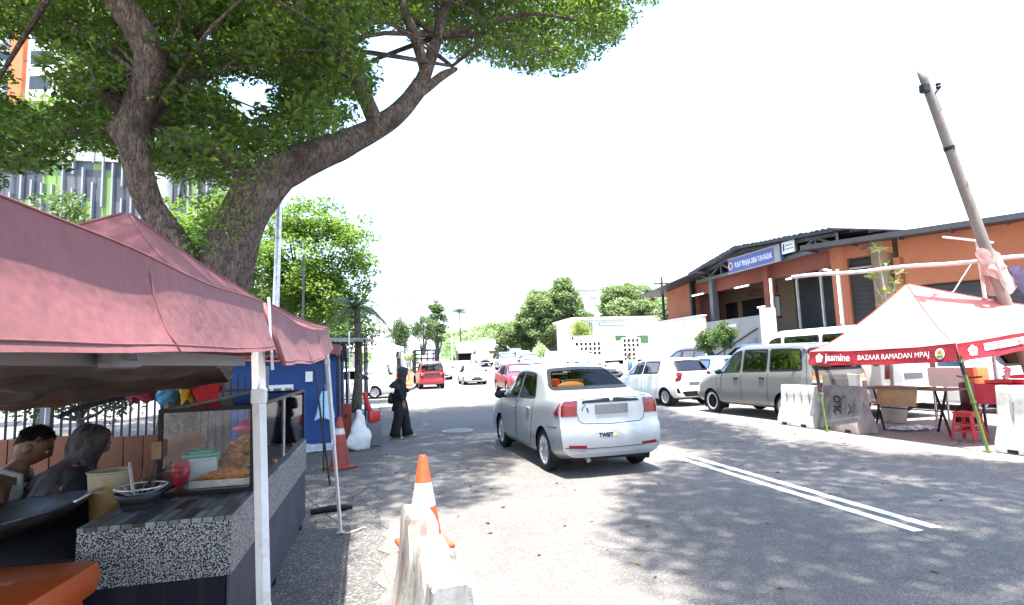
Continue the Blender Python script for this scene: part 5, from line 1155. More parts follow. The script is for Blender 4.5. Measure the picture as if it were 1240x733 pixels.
def left_tents():
    gazebo('gazebo_tent', 'faded pink gazebo tent covering the food counter, its pointed roof below the forked tree',
           [(-.37, 2.0, 1.765), (-.46, 5.55, 1.93), (-2.7, 5.55, 1.93), (-2.7, 2.0, 1.8)], (-1.5, 3.85, 2.55), .2,
           [(-.335, 2.0, 0), (-.36, 5.72, 0), (-2.75, 5.6, 0), (-2.75, 2.0, 0)], (M['pink'], M['pink']), sag=.06, edge_sag=.05, seam=M['pink'], power=1.55, truss=False, leg_w=.03, open_sides=(2, 3))
    gazebo('gazebo_tent', 'faded pink gazebo tent nearest the camera, its long valance cut by the photo edge',
           [(-.36, -.75, 1.69), (-.37, 1.965, 1.765), (-2.9, 1.965, 1.78), (-2.9, -.75, 1.72)], (-1.65, .55, 2.15), .155,
           [None, None, (-2.95, 1.93, 0), (-2.95, -.75, 0)], (M['pink'], M['pink']), sag=.09, edge_sag=.0, power=1.8, truss=False, open_sides=(1, 2))
    o = MB(); o.bar((-.352, 1.985, 1.79), (-.338, 1.985, 1.55), .014, .007); tb = o.build('corner_strap', M['white_steel'])
    tag(tb, 'white strap hanging down the corner where the two pink tents meet', 'strap')
    # frame rail and knuckle under the near valance
    t = thing('frame_rail', 'grey folded tent rail with knuckle under the near pink valance', 'tent rail', (-.42, .9, 1.58))
    mb = MB(); mb.bar((0, -1.2, 0), (0, 1.0, .0), .035, .028); mb.build('rail', M['grey_steel'], t)  # rail and knuckle darker than the legs: shadow under the tent put into the colour
    mb = MB(); mb.bbox((.04, .07, .005), (.03, .09, .05), .008); mb.bbox((.045, .16, .012), (.02, .09, .02), .004); mb.bar((.045, .18, .03), (.045, .09, -.01), .014); mb.lathe([(.014, -.01), (.014, .012)], n=10, axis='X', c=(.06, .05, .005)); mb.build('knuckle', M['grey_steel'], t)
    mb = MB()
    def f(u, v):
        p = lerp(lerp((-.5, 1.3, 1.72), (-1.02, 4.35, 1.47), v), lerp((-2.3, 1.2, 1.7), (-3.3, 4.0, 1.32), v), u)
        p.z += .06 * abs(noise.noise(Vector((p.x * 2.4, p.y * 2.1, 0)))) + .03 * abs(noise.noise(Vector((p.x * 5, p.y * 4.5, 5)))) + .02 * noise.noise(Vector((p.x * 7, p.y * 7, 3))) - .05 * math.sin(math.pi * u) * v
        return p
    mb.grid(f, 40, 40); tag(mb.build('brown_tarp', tarp_mat(), smooth=True), 'crinkled shiny brown tarp strung under the pink tent', 'tarp')
    mb = MB()
    def f2(u, v):
        p = lerp(lerp((-1.75, 5.6, 1.37), (-2.1, 6.7, 1.30), v), lerp((-2.6, 5.5, 1.24), (-3.1, 6.6, 1.16), v), u); p.z += .05 * noise.noise(Vector((p.x * 3, p.y * 3, 8))) + .07 * math.sin(math.pi * u); return p
    mb.grid(f2, 20, 16); tag(mb.build('navy_tarp', M['navy'], smooth=True), 'dark navy tarp stretched low behind the seated people', 'tarp')

# ------------------------------------------------------------------ food counter and what stands on it
def counter_mats():
    n = NT('speckled_laminate'); v = n.coord(); f = n.noise(v, 150, 2, .5)
    M['speckle'] = n.done(n.bsdf(n.ramp(f, [(.45, .01), (.5, .08), (.56, .3)]), .5, 0, None, Specular_IOR_Level=.25))
    n = NT('plank_vinyl'); v = n.coord()
    mp = n.node('ShaderNodeMapping'); n.link(v, mp.inputs[0]); mp.inputs['Rotation'].default_value = (0, 0, R(90))
    b = n.node('ShaderNodeTexBrick', Scale=1.0, Mortar__Size=.004, Brick__Width=.22, Row__Height=.05, Bias=0.0); b.offset = .37
    n.link(mp.outputs[0], b.inputs['Vector']); b.inputs['Color1'].default_value = (.004, .005, .006, 1); b.inputs['Color2'].default_value = (.2, .235, .24, 1); b.inputs['Mortar'].default_value = (.008, .008, .008, 1)
    g = n.noise(n.coord((60, 4, 1)), 1, 4)
    M['plank'] = n.done(n.bsdf(n.mix(.6, b.outputs['Color'], n.ramp(g, [(.3, .5), (.7, 1.2)]), 'MULTIPLY'), .4))
    n = NT('navy_panel'); v = n.coord()
    st = n.noise(n.coord((14, 14, .8)), 1, 4)
    M['navy_panel'] = n.done(n.bsdf(n.mix(n.ramp(st, [(.55, 0), (.75, .5)]), (.011, .011, .018), (.035, .034, .038)), .8, 0, None, Specular_IOR_Level=.15))
    M['grey_panel'] = simple('grey_blue_panel', (.05, .051, .062), .75, 0, .2, 2.5, dirt=(.03, .027, .027), Specular_IOR_Level=.15)
    M['black_cloth2'] = fabric('black_table_cloth', (.006, .006, .008), 0, (.02, .018, .018), .5)

def food_stall():
    counter_mats()
    x0, x1, y0, y1, zt = -1.37, -.71, 3.1, 6.05, .85
    t = thing('food_counter', 'street food counter with plank-pattern top, speckled band and dark panels', 'counter', ((x0 + x1) / 2, (y0 + y1) / 2, 0))
    cx, cy = (x0 + x1) / 2, (y0 + y1) / 2
    W, D = x1 - x0, y1 - y0
    mb = MB(); mb.box((0, 0, zt - .012), (W, D, .02)); mb.build('counter_top', M['plank'], t)
    mb = MB()
    mb.box((W / 2 - .006, 0, zt - .022 - .13), (.012, D, .26)); mb.box((-.006, -D / 2 + .006, zt - .022 - .13), (W - .012, .012, .26))
    mb.build('speckled_band', M['speckle'], t)
    mb = MB(); mb.box((W / 2 - .012, 0, .34), (.012, D - .01, .46)); mb.build('side_panel', M['grey_panel'], t)
    mb = MB(); mb.box((-.01, -D / 2 + .013, .34), (W - .03, .012, .46)); mb.build('end_panel', M['navy_panel'], t)
    mb = MB()
    for sx in (-1, 1):
        for sy in (-1, 0, 1): mb.bar((sx * (W / 2 - .05), sy * (D / 2 - .06), .0), (sx * (W / 2 - .05), sy * (D / 2 - .06), zt - .03), .035)
    mb.build('frame', M['dark_steel'], t)
    # display case
    a0, a1, b0, b1, z0, z1 = -1.235, -.722, 3.66, 6.0, zt, 1.345
    c = thing('display_case', 'glass display case with black frame showing fried snacks on the counter', 'display case', ((a0 + a1) / 2, (b0 + b1) / 2, zt))
    w, d, h = (a1 - a0) / 2, (b1 - b0) / 2, z1 - z0
    mb = MB(); k = .022
    for sx in (-1, 1):
        for sy in (-1, 1): mb.box((sx * (w - k / 2), sy * (d - k / 2), h / 2), (k, k, h - 2 * k))
        mb.box((sx * (w - k / 2), 0, h - k / 2), (k, 2 * d, k)); mb.box((sx * (w - k / 2), 0, k / 2 + .001), (k, 2 * d, k))
    for sy in (-1, 1):
        mb.box((0, sy * (d - k / 2), h - k / 2), (2 * w - 2 * k, k, k)); mb.box((0, sy * (d - k / 2), k / 2 + .001), (2 * w - 2 * k, k, k))
    for i in range(26): mb.box((-w + .03 + i * (2 * w - .06) / 25, -d - .004, .014), (.011, .006, .011))
    mb.build('frame', M['black_plastic'], c)
    for nm, cc, ss in (('front_pane', (0, -d + .012, h / 2), (2 * w - 2 * k, .004, h - 2 * k)), ('side_pane', (w - .012, -d * .5, h / 2), (.004, d - 2 * k, h - 2 * k)), ('side_pane', (w - .012, d * .5, h / 2), (.004, d - 2 * k, h - 2 * k)), ('top_pane', (0, 0, h - .012), (2 * w - 2 * k, 2 * d - 2 * k, .004))):
        mb = MB(); mb.box(cc, ss); mb.build(nm, M['pane'], c)
    mb = MB(); mb.box((0, 0, .012), (2 * w - 2 * k, 2 * d - 2 * k, .012)); mb.build('shelf', simple('steel_shelf', (.42, .42, .43), .25, .8, .1, 6), c)
    mb = MB(); mb.box((w - .013, 0, h / 2), (.014, .03, h - 2 * k)); mb.build('pane_clip', M['steel'], c)
    # food inside
    def heap(name, label, x, y, sx, sy, hz, col, n, seed, size, tray=True, long=1.6):
        q = random.Random(seed)
        g = thing(name, label, 'tray of food' if tray else 'food', (x, y, zt + .02))
        if tray:
            mb = MB(); mb.box((0, 0, .006), (sx * 2, sy * 2, .008))
            for s_ in (-1, 1): mb.box((s_ * sx, 0, .022), (.008, 2 * sy, .04)); mb.box((0, s_ * sy, .022), (2 * sx, .008, .04))
            mb.build('tray', M['steel'], g)
        mb = MB()
        for i in range(n):
            u, v = q.uniform(-1, 1), q.uniform(-1, 1); zz = hz * max(0, 1 - u * u) * max(0, 1 - v * v) * q.uniform(.6, 1)
            Mx = Matrix.Translation((u * sx * .88, v * sy * .88, .02 + zz)) @ Matrix.Rotation(q.uniform(0, 6), 4, 'Z') @ Matrix.Rotation(q.uniform(-.7, .7), 4, 'X') @ Matrix.Diagonal((size * q.uniform(.7, 1.2) * long, size * q.uniform(.7, 1.2), size * q.uniform(.5, .9), 1))
            mb.m = 0
            mb.lathe([(.05, -1), (.75, -.6), (1, 0), (.7, .65), (.05, 1)], n=7, M=Mx)
        f = mb.build('fried_snacks', col, g, smooth=True); f['kind'] = 'stuff'
        return g
    n = NT('fried_batter'); v = n.coord(); fried = n.done(n.bsdf(n.ramp(n.noise(v, 28, 4), [(.3, (.24, .055, .006)), (.5, (.44, .15, .018)), (.7, (.55, .28, .06))]), .4, 0, n.bump(n.noise(v, 90, 3), .6, .01)))
    n = NT('orange_snack'); v = n.coord(); orng = n.done(n.bsdf(n.ramp(n.noise(v, 40, 3), [(.35, (.5, .1, .004)), (.65, (.75, .28, .015))]), .4))
    heap('snack_tray', 'tray of orange fried strips at the front of the glass case', -.92, 3.9, .17, .15, .06, orng, 300, 3, .015, long=2.2)
    heap('snack_tray', 'heaped tray of golden fritters in the middle of the glass case', -.91, 4.3, .16, .2, .2, fried, 200, 5, .032)
    heap('snack_tray', 'tray of brown fritters at the far end of the glass case', -.95, 5.2, .2, .3, .1, fried, 110, 8, .035)
    mb = MB()
    b = thing('food_box', 'white plastic food box with mint green clip lid inside the glass case', 'food box', (-1.13, 4.12, zt + .02), .2)
    mb.bbox((0, 0, .075), (.19, .26, .14), .02); mb.build('box', simple('white_plastic', (.45, .52, .55), .35, 0, .05, 3), b)
    mb = MB(); mb.bbox((0, 0, .157), (.205, .275, .022), .008); mb.bbox((0, 0, .173), (.12, .17, .012), .004)
    for s_ in (-1, 1): mb.bbox((s_ * .103, 0, .14), (.012, .07, .05), .004)
    mb.build('lid', simple('mint_plastic', (.06, .36, .26), .35, 0, .06, 3), b)
    def packet(name, label, loc, r, mat, seed):
        mb = MB(); mb.ball((0, 0, r[2]), r, 16, 12); v = [Vector(p) for p in mb.v]
        mb.v = [tuple(p * (1 + .28 * noise.noise(p * 14 + Vector((seed, 0, 0))))) for p in v]
        o = mb.build(name, mat, smooth=True, loc=loc); tag(o, label, 'packet'); return o
    packet('snack_packet', 'crumpled bright pink packet piled in the glass case', (-.92, 4.72, zt + .2), (.15, .13, .07), simple('pink_wrap', (.5, .02, .16), .35, 0, .2, 9), 1)
    packet('snack_packet', 'crumpled lime yellow packet under the pink one in the case', (-.93, 4.68, zt + .02), (.15, .14, .1), simple('lime_wrap', (.4, .42, .05), .4, 0, .2, 9), 2)
    packet('snack_packet', 'crumpled red packet at the left inside the glass case', (-1.17, 3.86, zt + .02), (.05, .07, .075), simple('red_wrap', (.5, .03, .05), .35, 0, .2, 9), 4)
    # black cloth table with the big wok
    tb = thing('cooking_table', 'low cooking table draped in black cloth beside the counter', 'table', (-2.2, 3.75, 0))
    mb = MB(); mb.box((.0, .0, .70), (1.66, 1.25, .02))
    q = random.Random(2)
    def cl(u, v):
        x = -.89 + 1.71 * u; y = -.635 - .03 * v + .02 * noise.noise(Vector((u * 9, v, 0))) * v; return Vector((x, y, .712 - .69 * v))
    mb.grid(cl, 50, 10); mb.build('cloth', M['black_cloth2'], tb, smooth=True)
    for sx in (-.8, .8):
        for sy in (-.5, .55): MB().bar((sx * .95, sy, 0), (sx * .95, sy, .69), .035).build('leg', M['dark_steel'], tb)
    wk = thing('wok', 'very wide blackened steel wok on the black cooking table', 'wok', (-1.97, 3.55, .715))
    n = NT('seasoned_steel'); v = n.coord(); f = n.noise(v, 5, 5)
    wmat = n.done(n.bsdf(n.ramp(f, [(.35, (.035, .04, .05)), (.5, (.09, .1, .12)), (.62, (.075, .045, .02)), (.75, (.03, .03, .035))]), .36, .6))
    mb = MB(); Mx = Matrix.Translation((0, 0, .02)) @ Matrix.Rotation(R(-7), 4, 'Y')
    prof = [(0.02, .0), (.15, .008), (.28, .035), (.38, .075), (.45, .115), (.458, .118), (.455, .108), (.385, .063), (.28, .022), (.15, -.006), (.02, -.014)]
    mb.lathe(prof, n=56, M=Mx); mb.build('bowl', wmat, wk, smooth=True)
    for s_ in (-1, 1):
        mb = MB(); mb.tube([Mx @ Vector((s_ * .45 + s_ * .06 * math.sin(a), .11 * math.cos(a), .115 + .03 * math.sin(a))) for a in [math.pi * i / 10 for i in range(11)]], .008, 8); mb.build('handle', M['steel'], wk, smooth=True)
    mb = MB(); mb.lathe([(.16, 0), (.17, .01), (.06, .06), (.0, .06)], n=20, c=(0, 0, -.004)); mb.build('burner_ring', M['dark_steel'], wk)
    # tub, wok with strainer, utensils
    tub = thing('plastic_tub', 'stained yellowish plastic tub standing beside the small wok', 'tub', (-1.5, 3.74, .712))
    tm = NT('stained_tub'); v = tm.coord(); sp = tm.node('ShaderNodeSeparateXYZ'); tm.link(v, sp.inputs[0]); ad = tm.node('ShaderNodeMath', _operation='MULTIPLY_ADD', i1=1.9); tm.link(sp.outputs['Z'], ad.inputs[0]); tm.link(tm.noise(v, 9, 4), ad.inputs[2])
    tmat = tm.done(tm.bsdf(tm.ramp(ad.outputs[0], [(.45, (.2, .095, .02)), (.85, (.28, .2, .085)), (1.0, (.3, .26, .17))]), .4))
    mb = MB(); mb.lathe([(.001, .004), (.085, .0), (.105, .29), (.112, .295), (.112, .302), (.1, .3), (.082, .012), (.001, .012)], n=30); mb.build('shell', tmat, tub, smooth='auto')
    sw = thing('small_wok', 'small black wok holding a wire frying strainer', 'wok', (-1.24, 3.44, .851))
    mb = MB(); mb.lathe([(.02, .02), (.06, .028), (.085, .05), (.108, .085), (.114, .085), (.09, .042), (.06, .014), (.02, .006)], n=30); mb.lathe([(.075, 0), (.085, .03)], n=20, cap=False); mb.build('bowl', M['dark_steel'], sw, smooth=True)
    st = thing('wire_strainer', 'steel wire strainer resting in the small black wok', 'strainer', (-1.235, 3.45, .905))
    mb = MB(); mb.tube([(.12 * math.cos(a), .12 * math.sin(a), .055) for a in [2 * math.pi * i / 28 for i in range(29)]], .005, 6)
    for i in range(7):
        a = math.pi * i / 7; mb.tube([(.12 * math.cos(a) * c_, .12 * math.sin(a) * c_, .055 - .05 * (1 - c_ * c_)) for c_ in [-1 + j / 6 for j in range(13)]], .0022, 5)
    for rr in (.04, .08): mb.tube([(rr * math.cos(a), rr * math.sin(a), .055 - .05 * (1 - (rr / .12)**2)) for a in [2 * math.pi * i / 24 for i in range(25)]], .002, 5)
    mb.build('basket', M['steel'], st, smooth=True)
    mb = MB(); mb.tube([(.0, .1, .055), (.03, .2, .09), (.05, .3, .13)], .007, 8); mb.build('handle', M['dark_steel'], st, smooth=True)
    # tongs and ladles by the case
    for i, (x, y, tx, ty, lab) in enumerate(((-1.262, 3.6, .03, .02, 'dark wooden spatula leaning against the glass case'), (-1.285, 3.5, -.05, .06, 'steel tongs standing open beside the small wok'))):
        u = thing('spatula' if i == 0 else 'tongs', lab, 'utensil', (x, y, .851))
        mb = MB()
        if i == 0:
            mb.bar((0, 0, 0), (tx, ty, .22), .016, .01); mb.build('handle', M['dark_steel'], u)
            mb = MB(); mb.bbox((tx * 1.2, ty * 1.2, .27), (.05, .012, .1), .005); mb.build('blade', M['wood'], u)
        else:
            mb.bar((0, 0, 0), (tx, ty, .22), .012, .005); mb.build('arm', M['steel'], u)
            mb = MB(); mb.bar((.03, -.05, 0), (tx, ty, .22), .012, .005); mb.build('arm', M['steel'], u)
    # orange cooler in front
    n = NT('orange_plastic'); v = n.coord(); om = n.done(n.bsdf(n.mix(n.ramp(n.noise(v, 7, 6, .75), [(.55, 0), (.72, .6)]), (.33, .055, .008), (.17, .04, .015)), .38, 0, n.bump(n.noise(v, 30, 3), .15, .01), Coat_Weight=.2))
    co = thing('cooler_box', 'orange plastic cooler box with scuffed lid in front of the black cloth table', 'cooler box', (-1.62, 2.74, 0), R(-4)); co.scale = (1, 1, 1.15)
    mb = MB(); mb.bbox((0, 0, .27), (.72, .46, .52), .05); mb.build('box', om, co, smooth='auto')
    mb = MB(); mb.bbox((0, 0, .585), (.80, .54, .13), .055); mb.build('lid', om, co, smooth='auto')
    mb = MB(); mb.bbox((.405, 0, .42), (.03, .2, .05), .012); mb.bbox((0, -.245, .44), (.12, .03, .1), .01); mb.build('handle', om, co)

def blue_booth():
    t = thing('blue_booth', 'stall wrapped in blue tarpaulin walls beyond the pink tents', 'stall', (-2.0, 12.3, 0))
    def wall(a, b, seed, h=1.8, name='tarp_wall'):
        a = Vector((*a, 0)); b = Vector((*b, 0)); nrm = (b - a).cross(Vector((0, 0, 1))).normalized(); L_ = (b - a).length; mb = MB()
        def f(u, v):
            p = a.lerp(b, u); p.z = .1 + (h - .1) * v
            return p + nrm * (.05 * noise.noise(Vector((u * L_ * 2.2, v * .8, seed))) * (1.2 - v) + .02 * noise.noise(Vector((u * L_ * 7, v * 3, seed + 5))))
        mb.grid(f, 44, 18); mb.build(name, M['blue_tarp'], t, smooth=True)
    wall((-1.5, -1.0), (1.25, -.85), 1); wall((1.25, -.85), (1.2, 1.4), 2); wall((-1.5, -1), (-1.5, 1.4), 3)
    for x, y in ((-1.5, -1), (1.24, -.82), (1.2, 1.4), (-1.5, 1.4)): MB().tube([(x, y, 0), (x, y, 1.9)], .018, 8).build('pole', M['dark_steel'], t)
    mb = MB()
    def skirt(u, v): return Vector((-1.45 + 2.75 * u, -1.0 + .13 * u - .07 - .05 * math.sin(u * 40) * v - .08 * v, .14 - .13 * v + .03 * noise.noise(Vector((u * 15, v, 2)))))
    mb.grid(skirt, 60, 5); mb.build('plastic_skirt', simple('clear_plastic_sheet', (.5, .52, .55), .25, 0, .2, 12, Alpha=.75), t, smooth=True)
    for (x, z, w, h, lab) in ((.62, 1.35, .13, .19, 'small white paper notice pinned on the blue tarp near its corner'),):
        mb = MB(); mb.bbox((0, 0, 0), (w, .006, h), .002); o = mb.build('paper_notice', simple('paper', (.72, .72, .7), .7, 0, .04, 9), loc=(-2.0 + x + .1, 12.3 - 1.0, z + .05)); tag(o, lab, 'notice')
    po = thing('poster', 'white poster with small photos of dishes pinned on the blue tarp', 'poster', (-1.82, 11.2, 1.1))
    mb = MB(); mb.bbox((0, 0, 0), (.55, .008, .34), .002); mb.build('sheet', simple('paper', (.72, .72, .7)), po)
    q = random.Random(6)
    for k in range(6):
        mb = MB(); mb.box((-.19 + .19 * (k % 3), -.007, .07 - .15 * (k // 3)), (.13, .004, .08)); mb.build('picture', simple('poster_picture_%s' % ('dark' if k % 2 else 'brown'), (.12, .1, .09) if k % 2 else (.3, .2, .13), .6, 0, .5, 30), po)
    # bag hanging on the wall
    bg = thing('carrier_bag', 'pale blue carrier bag hanging on the blue tarp wall', 'bag', (-.98, 11.25, 0))
    mb = MB(); mb.grid(lambda u, v: Vector(((.05 + .13 * v**.7) * math.cos(2 * math.pi * u) + .02 * noise.noise(Vector((u * 9, v * 4, 0))), -.1 + (.03 + .07 * v) * math.sin(2 * math.pi * u), 1.12 - .5 * v + .03 * math.sin(u * 20) * v)), 24, 10); mb.build('bag', simple('blue_poly_bag', (.3, .48, .6), .3, 0, .15, 9), bg, smooth=True)
    mb = MB(); mb.tube([(-.04, -.1, 1.1), (0, -.08, 1.25), (.04, -.1, 1.1)], .006, 6); mb.build('handle', simple('blue_poly_bag', (.3, .48, .6)), bg)
    gazebo('gazebo_tent', 'pink tent with scalloped valance standing over the blue tarp booth',
           [(-.72, 11.1, 1.98), (-.72, 14.0, 2.02), (-3.6, 14.0, 2.0), (-3.6, 11.1, 1.98)], (-2.2, 12.5, 2.55), .23, [(-.74, 11.15, 0), (-.72, 14, 0), (-3.6, 14, 0), (-3.6, 11.2, 0)], (M['pink'], M['pink']), scallop=13, leg_mat=M['dark_steel'], truss=False, flare=.0)
    # closed maroon parasol
    u = thing('closed_parasol', 'folded maroon parasol leaning behind the pink tent', 'parasol', (-.95, 8.0, 0))
    mar = fabric('maroon_fabric', (.16, .012, .03), .1)
    mb = MB(); Mx = Matrix.Translation((-.52, .0, 2.42)) @ Vector((.55, 0, -.42)).to_track_quat('Z', 'Y').to_matrix().to_4x4()
    pr = [(.02, 0), (.06, .05), (.10, .3), (.12, .5), (.06, .66)]
    mb.lathe(pr, n=16, M=Mx); v = [Vector(p) for p in mb.v]; mb.v = [tuple(p + Vector((0, 0, .03 * noise.noise(p * 9)))) for p in v]; mb.build('canopy', mar, u, smooth=True)
    mb = MB(); mb.tube([(-.6, 0, 2.48), (.06, 0, 1.96), (.3, .1, .0)], .014, 8); mb.build('pole', M['dark_steel'], u)

def roadside_bits():
    # thin poles beside the tents
    def pole(name, label, x, y, h, r, mat, lean=(0, 0)):
        mb = MB(); mb.tube([(0, 0, 0), (lean[0], lean[1], h)], r, 8); mb.lathe([(r * 2.2, 0), (r * 2.2, .01), (r, .02)], n=12)
        tag(mb.build(name, mat, loc=(x, y, 0), smooth='auto'), label, 'pole')
    pole('tent_pole', 'thin black pole standing just before the blue booth', -.83, 9.2, 1.75, .012, M['dark_steel'])
    pole('tent_pole', 'thin grey pole rising behind the old red cone', -.62, 12.2, 2.3, .016, M['steel'], (.03, 0))
    pole('tent_pole', 'dark slim pole beside the white sack', -.70, 11.6, 1.9, .018, M['dark_steel'])
    mb = MB(); mb.grid(lambda u, v: Vector((.09 * math.cos(2 * math.pi * u) * (.5 + .5 * v), .06 * math.sin(2 * math.pi * u), -.34 * v + .02 * math.sin(u * 12))), 16, 6)
    tag(mb.build('hanging_bag', M['black_cloth'], loc=(-.7, 12.1, 2.02), smooth=True), 'black bag hanging from the poles under the far tent edge', 'bag')
    # white sack, red can, red board
    mb = MB(); mb.lathe([(.02, 0), (.18, .01), (.215, .06), (.23, .15), (.21, .25), (.17, .34), (.125, .43), (.09, .52), (.07, .6), (.05, .66), (.055, .72), (.01, .74)], n=36)
    v = [Vector(p) for p in mb.v]; mb.v = [tuple(p + Vector((p.x, p.y, .1 * p.z)).normalized() * (.07 * noise.noise(p * 5) + .035 * noise.noise(p * 13))) for p in v]
    tag(mb.build('white_sack', simple('woven_sack', (.62, .61, .58), .6, 0, .1, 14, bump=.5, bscale=16), loc=(-.36, 11.2, 0), smooth=True), 'full white plastic sack with a tied neck on the roadside', 'sack')
    rb = thing('red_crate_board', 'worn red plastic board standing on edge behind the white sack', 'board', (-.62, 11.55, 0), R(-8))
    mb = MB(); mb.bbox((0, 0, .42), (.2, .05, .84), .012); mb.build('board', M['cone_old'], rb); mb = MB(); mb.bbox((0, -.03, .62), (.06, .02, .06), .01); mb.build('grip', M['dark_steel'], rb)
    jc = thing('red_jerrycan', 'red plastic jerrycan with a long spout beside the white sack', 'jerrycan', (-.14, 11.6, 0), R(20))
    rm = simple('red_plastic', (.42, .02, .025), .4, 0, .15, 6)
    mb = MB(); mb.bbox((.04, 0, .57), (.24, .16, .24), .06); mb.build('can', rm, jc, smooth='auto'); mb = MB(); mb.tube([(-.02, 0, .65), (-.1, 0, .85), (-.14, 0, 1.05)], [.05, .045, .05], 10); mb.build('spout', rm, jc, smooth='auto')
    mb = MB(); mb.bbox((.04, .0, .22), (.26, .22, .44), .02); tag(mb.build('upturned_crate', simple('grey_crate', (.12, .12, .13), .6), loc=(-.14, 11.62, 0)), 'grey upturned crate carrying the red jerrycan', 'crate')
    # cable cover and rope on the ground
    mb = MB(); mb.tube([(-.72, 6.55, .02), (-.55, 6.6, .03), (-.38, 6.62, .025), (-.3, 6.66, .015)], [.03, .035, .035, .02], 8); tag(mb.build('rubber_hose', M['rubber'], smooth=True), 'short black rubber hose lying by the thin tent leg', 'hose')
    mb = MB(); mb.tube([(-.4, 5.7, .012), (-.3, 5.66, .012), (-.22, 5.72, .012), (-.16, 5.8, .012), (-.13, 5.78, .01)], .008, 6); tag(mb.build('rope', simple('pale_rope', (.5, .38, .36), .8), smooth=True), 'short pale rope end tied at the foot of the tent leg', 'rope')

def cone(name, label, loc, mats, h=.75, r=.16, base=.4, rz=0, bands=((.40, .62),), group='traffic cones on the roadside'):
    t = thing(name, label, 'traffic cone', loc, rz, group)
    rt = .032; R_ = lambda z: r + (rt - r) * (z - .03) / (h - .03)
    mb = MB(); mb.lathe([(r + .02, .03), (r, .045), (R_(h * .98), h * .98), (rt * .8, h), (rt * .55, h), (.02, h - .05)], n=32, cap=False); mb.build('body', mats[0], t, smooth='auto')
    mb = MB(); mb.bbox((0, 0, .017), (base, base, .034), .012); mb.build('base', mats[0], t)
    for a, b in bands:
        mb = MB(); z0, z1 = h * a, h * b; mb.lathe([(R_(z0) + .0025, z0), (R_(z1) + .0025, z1)], n=32, cap=False); mb.build('band', mats[1], t, smooth=True)
    return t

def water_barrier(label, loc, rz, L=1.0, H=.85, mat=None, notch=True, group='plastic road barriers', slots=True, graf=False, name='road_barrier'):
    t = thing(name, label, 'road barrier', loc, rz, group)
    prof = [(-.23, .0), (-.23, .12), (-.2, .2), (-.13, .36), (-.095, .5), (-.075, H - .03), (-.06, H), (.06, H), (.075, H - .03), (.095, .5), (.13, .36), (.2, .2), (.23, .12), (.23, 0)]
    prof = [(-.23, .0), (-.23, .12), (-.2, .2), (-.165, .28), (-.13, .36), (-.11, .44), (-.095, .52), (-.085, H * .75), (-.075, H - .03), (-.06, H), (.06, H), (.075, H - .03), (.085, H * .75), (.095, .52), (.11, .44), (.13, .36), (.165, .28), (.2, .2), (.23, .12), (.23, 0)]
    mb = MB(); n = 96; vs = []; m = len(prof)
    for i in range(n + 1):
        y = -L / 2 + L * i / n; e = min(i, n - i) / n
        for x, z in prof:
            zz = z
            if notch and z > H * .8:
                ks = lambda a, b: max(0, min(1, (y - a) / .03)) * max(0, min(1, (b - y) / .06))
                zz = z - (.17 * ks(.02, .2) + .05 * ks(-.22, .06) + .15 * ks(-.36, -.2) + .08 * ks(-.6, -.3)) * (z - H * .8) / (H * .2)
            xx = x * (1 - (.05 if e == 0 else 0))
            if slots and .3 < z < .8 * H:
                for c in (-.33, -.11, .11, .33):
                    dd = abs(y - c * L); 
                    if dd < .035 and .34 < z < .74 * H: xx = x * (.62 if dd < .022 else .8)
            vs.append((xx, y, zz))
    mb.add(vs, [(i * m + j, i * m + (j + 1) % m, (i + 1) * m + (j + 1) % m, (i + 1) * m + j) for i in range(n) for j in range(m)] + [tuple(range(m)), tuple(n * m + j for j in range(m))])
    mb.build('shell', mat, t, smooth='auto', bevel=0)
    mb = MB()
    for y in (-L * .28, L * .28): mb.box((-.2, y, .03), (.07, .14, .05)); mb.box((.2, y, .03), (.07, .14, .05))
    mb.build('foot_slot', M['rubber'], t)
    for s_ in (-1, 1):
        mb = MB(); mb.bbox((0, s_ * (L / 2 + .02), .55), (.08, .05, .1), .012); mb.build('hinge_lug', mat, t)
    if graf:
        gm = simple('black_spray', (.015, .015, .018), .8)
        vsT, fsT = text_verts('TOLO', .3, .012)
        mb = MB()
        def onface(a, b):   # a along height, b along length
            z = .42 + a; k = (z - .36) / (H - .36); x = -(.125 - .05 * max(0, min(1, k))) - .008
            return (x - .012, b - .1, z)
        mb.add([onface(p[0] * .62, .16 + p[1] * .9) for p in vsT], fsT)
        mb.tube([onface(.1, -.12), onface(.0, -.2), onface(-.08, -.1), onface(-.02, -.24)], .008, 5)
        mb.tube([onface(.22, -.06), onface(.26, -.0), onface(.2, .03)], .008, 5)
        mb.build('graffiti', gm, t, fixn=False)
    return t

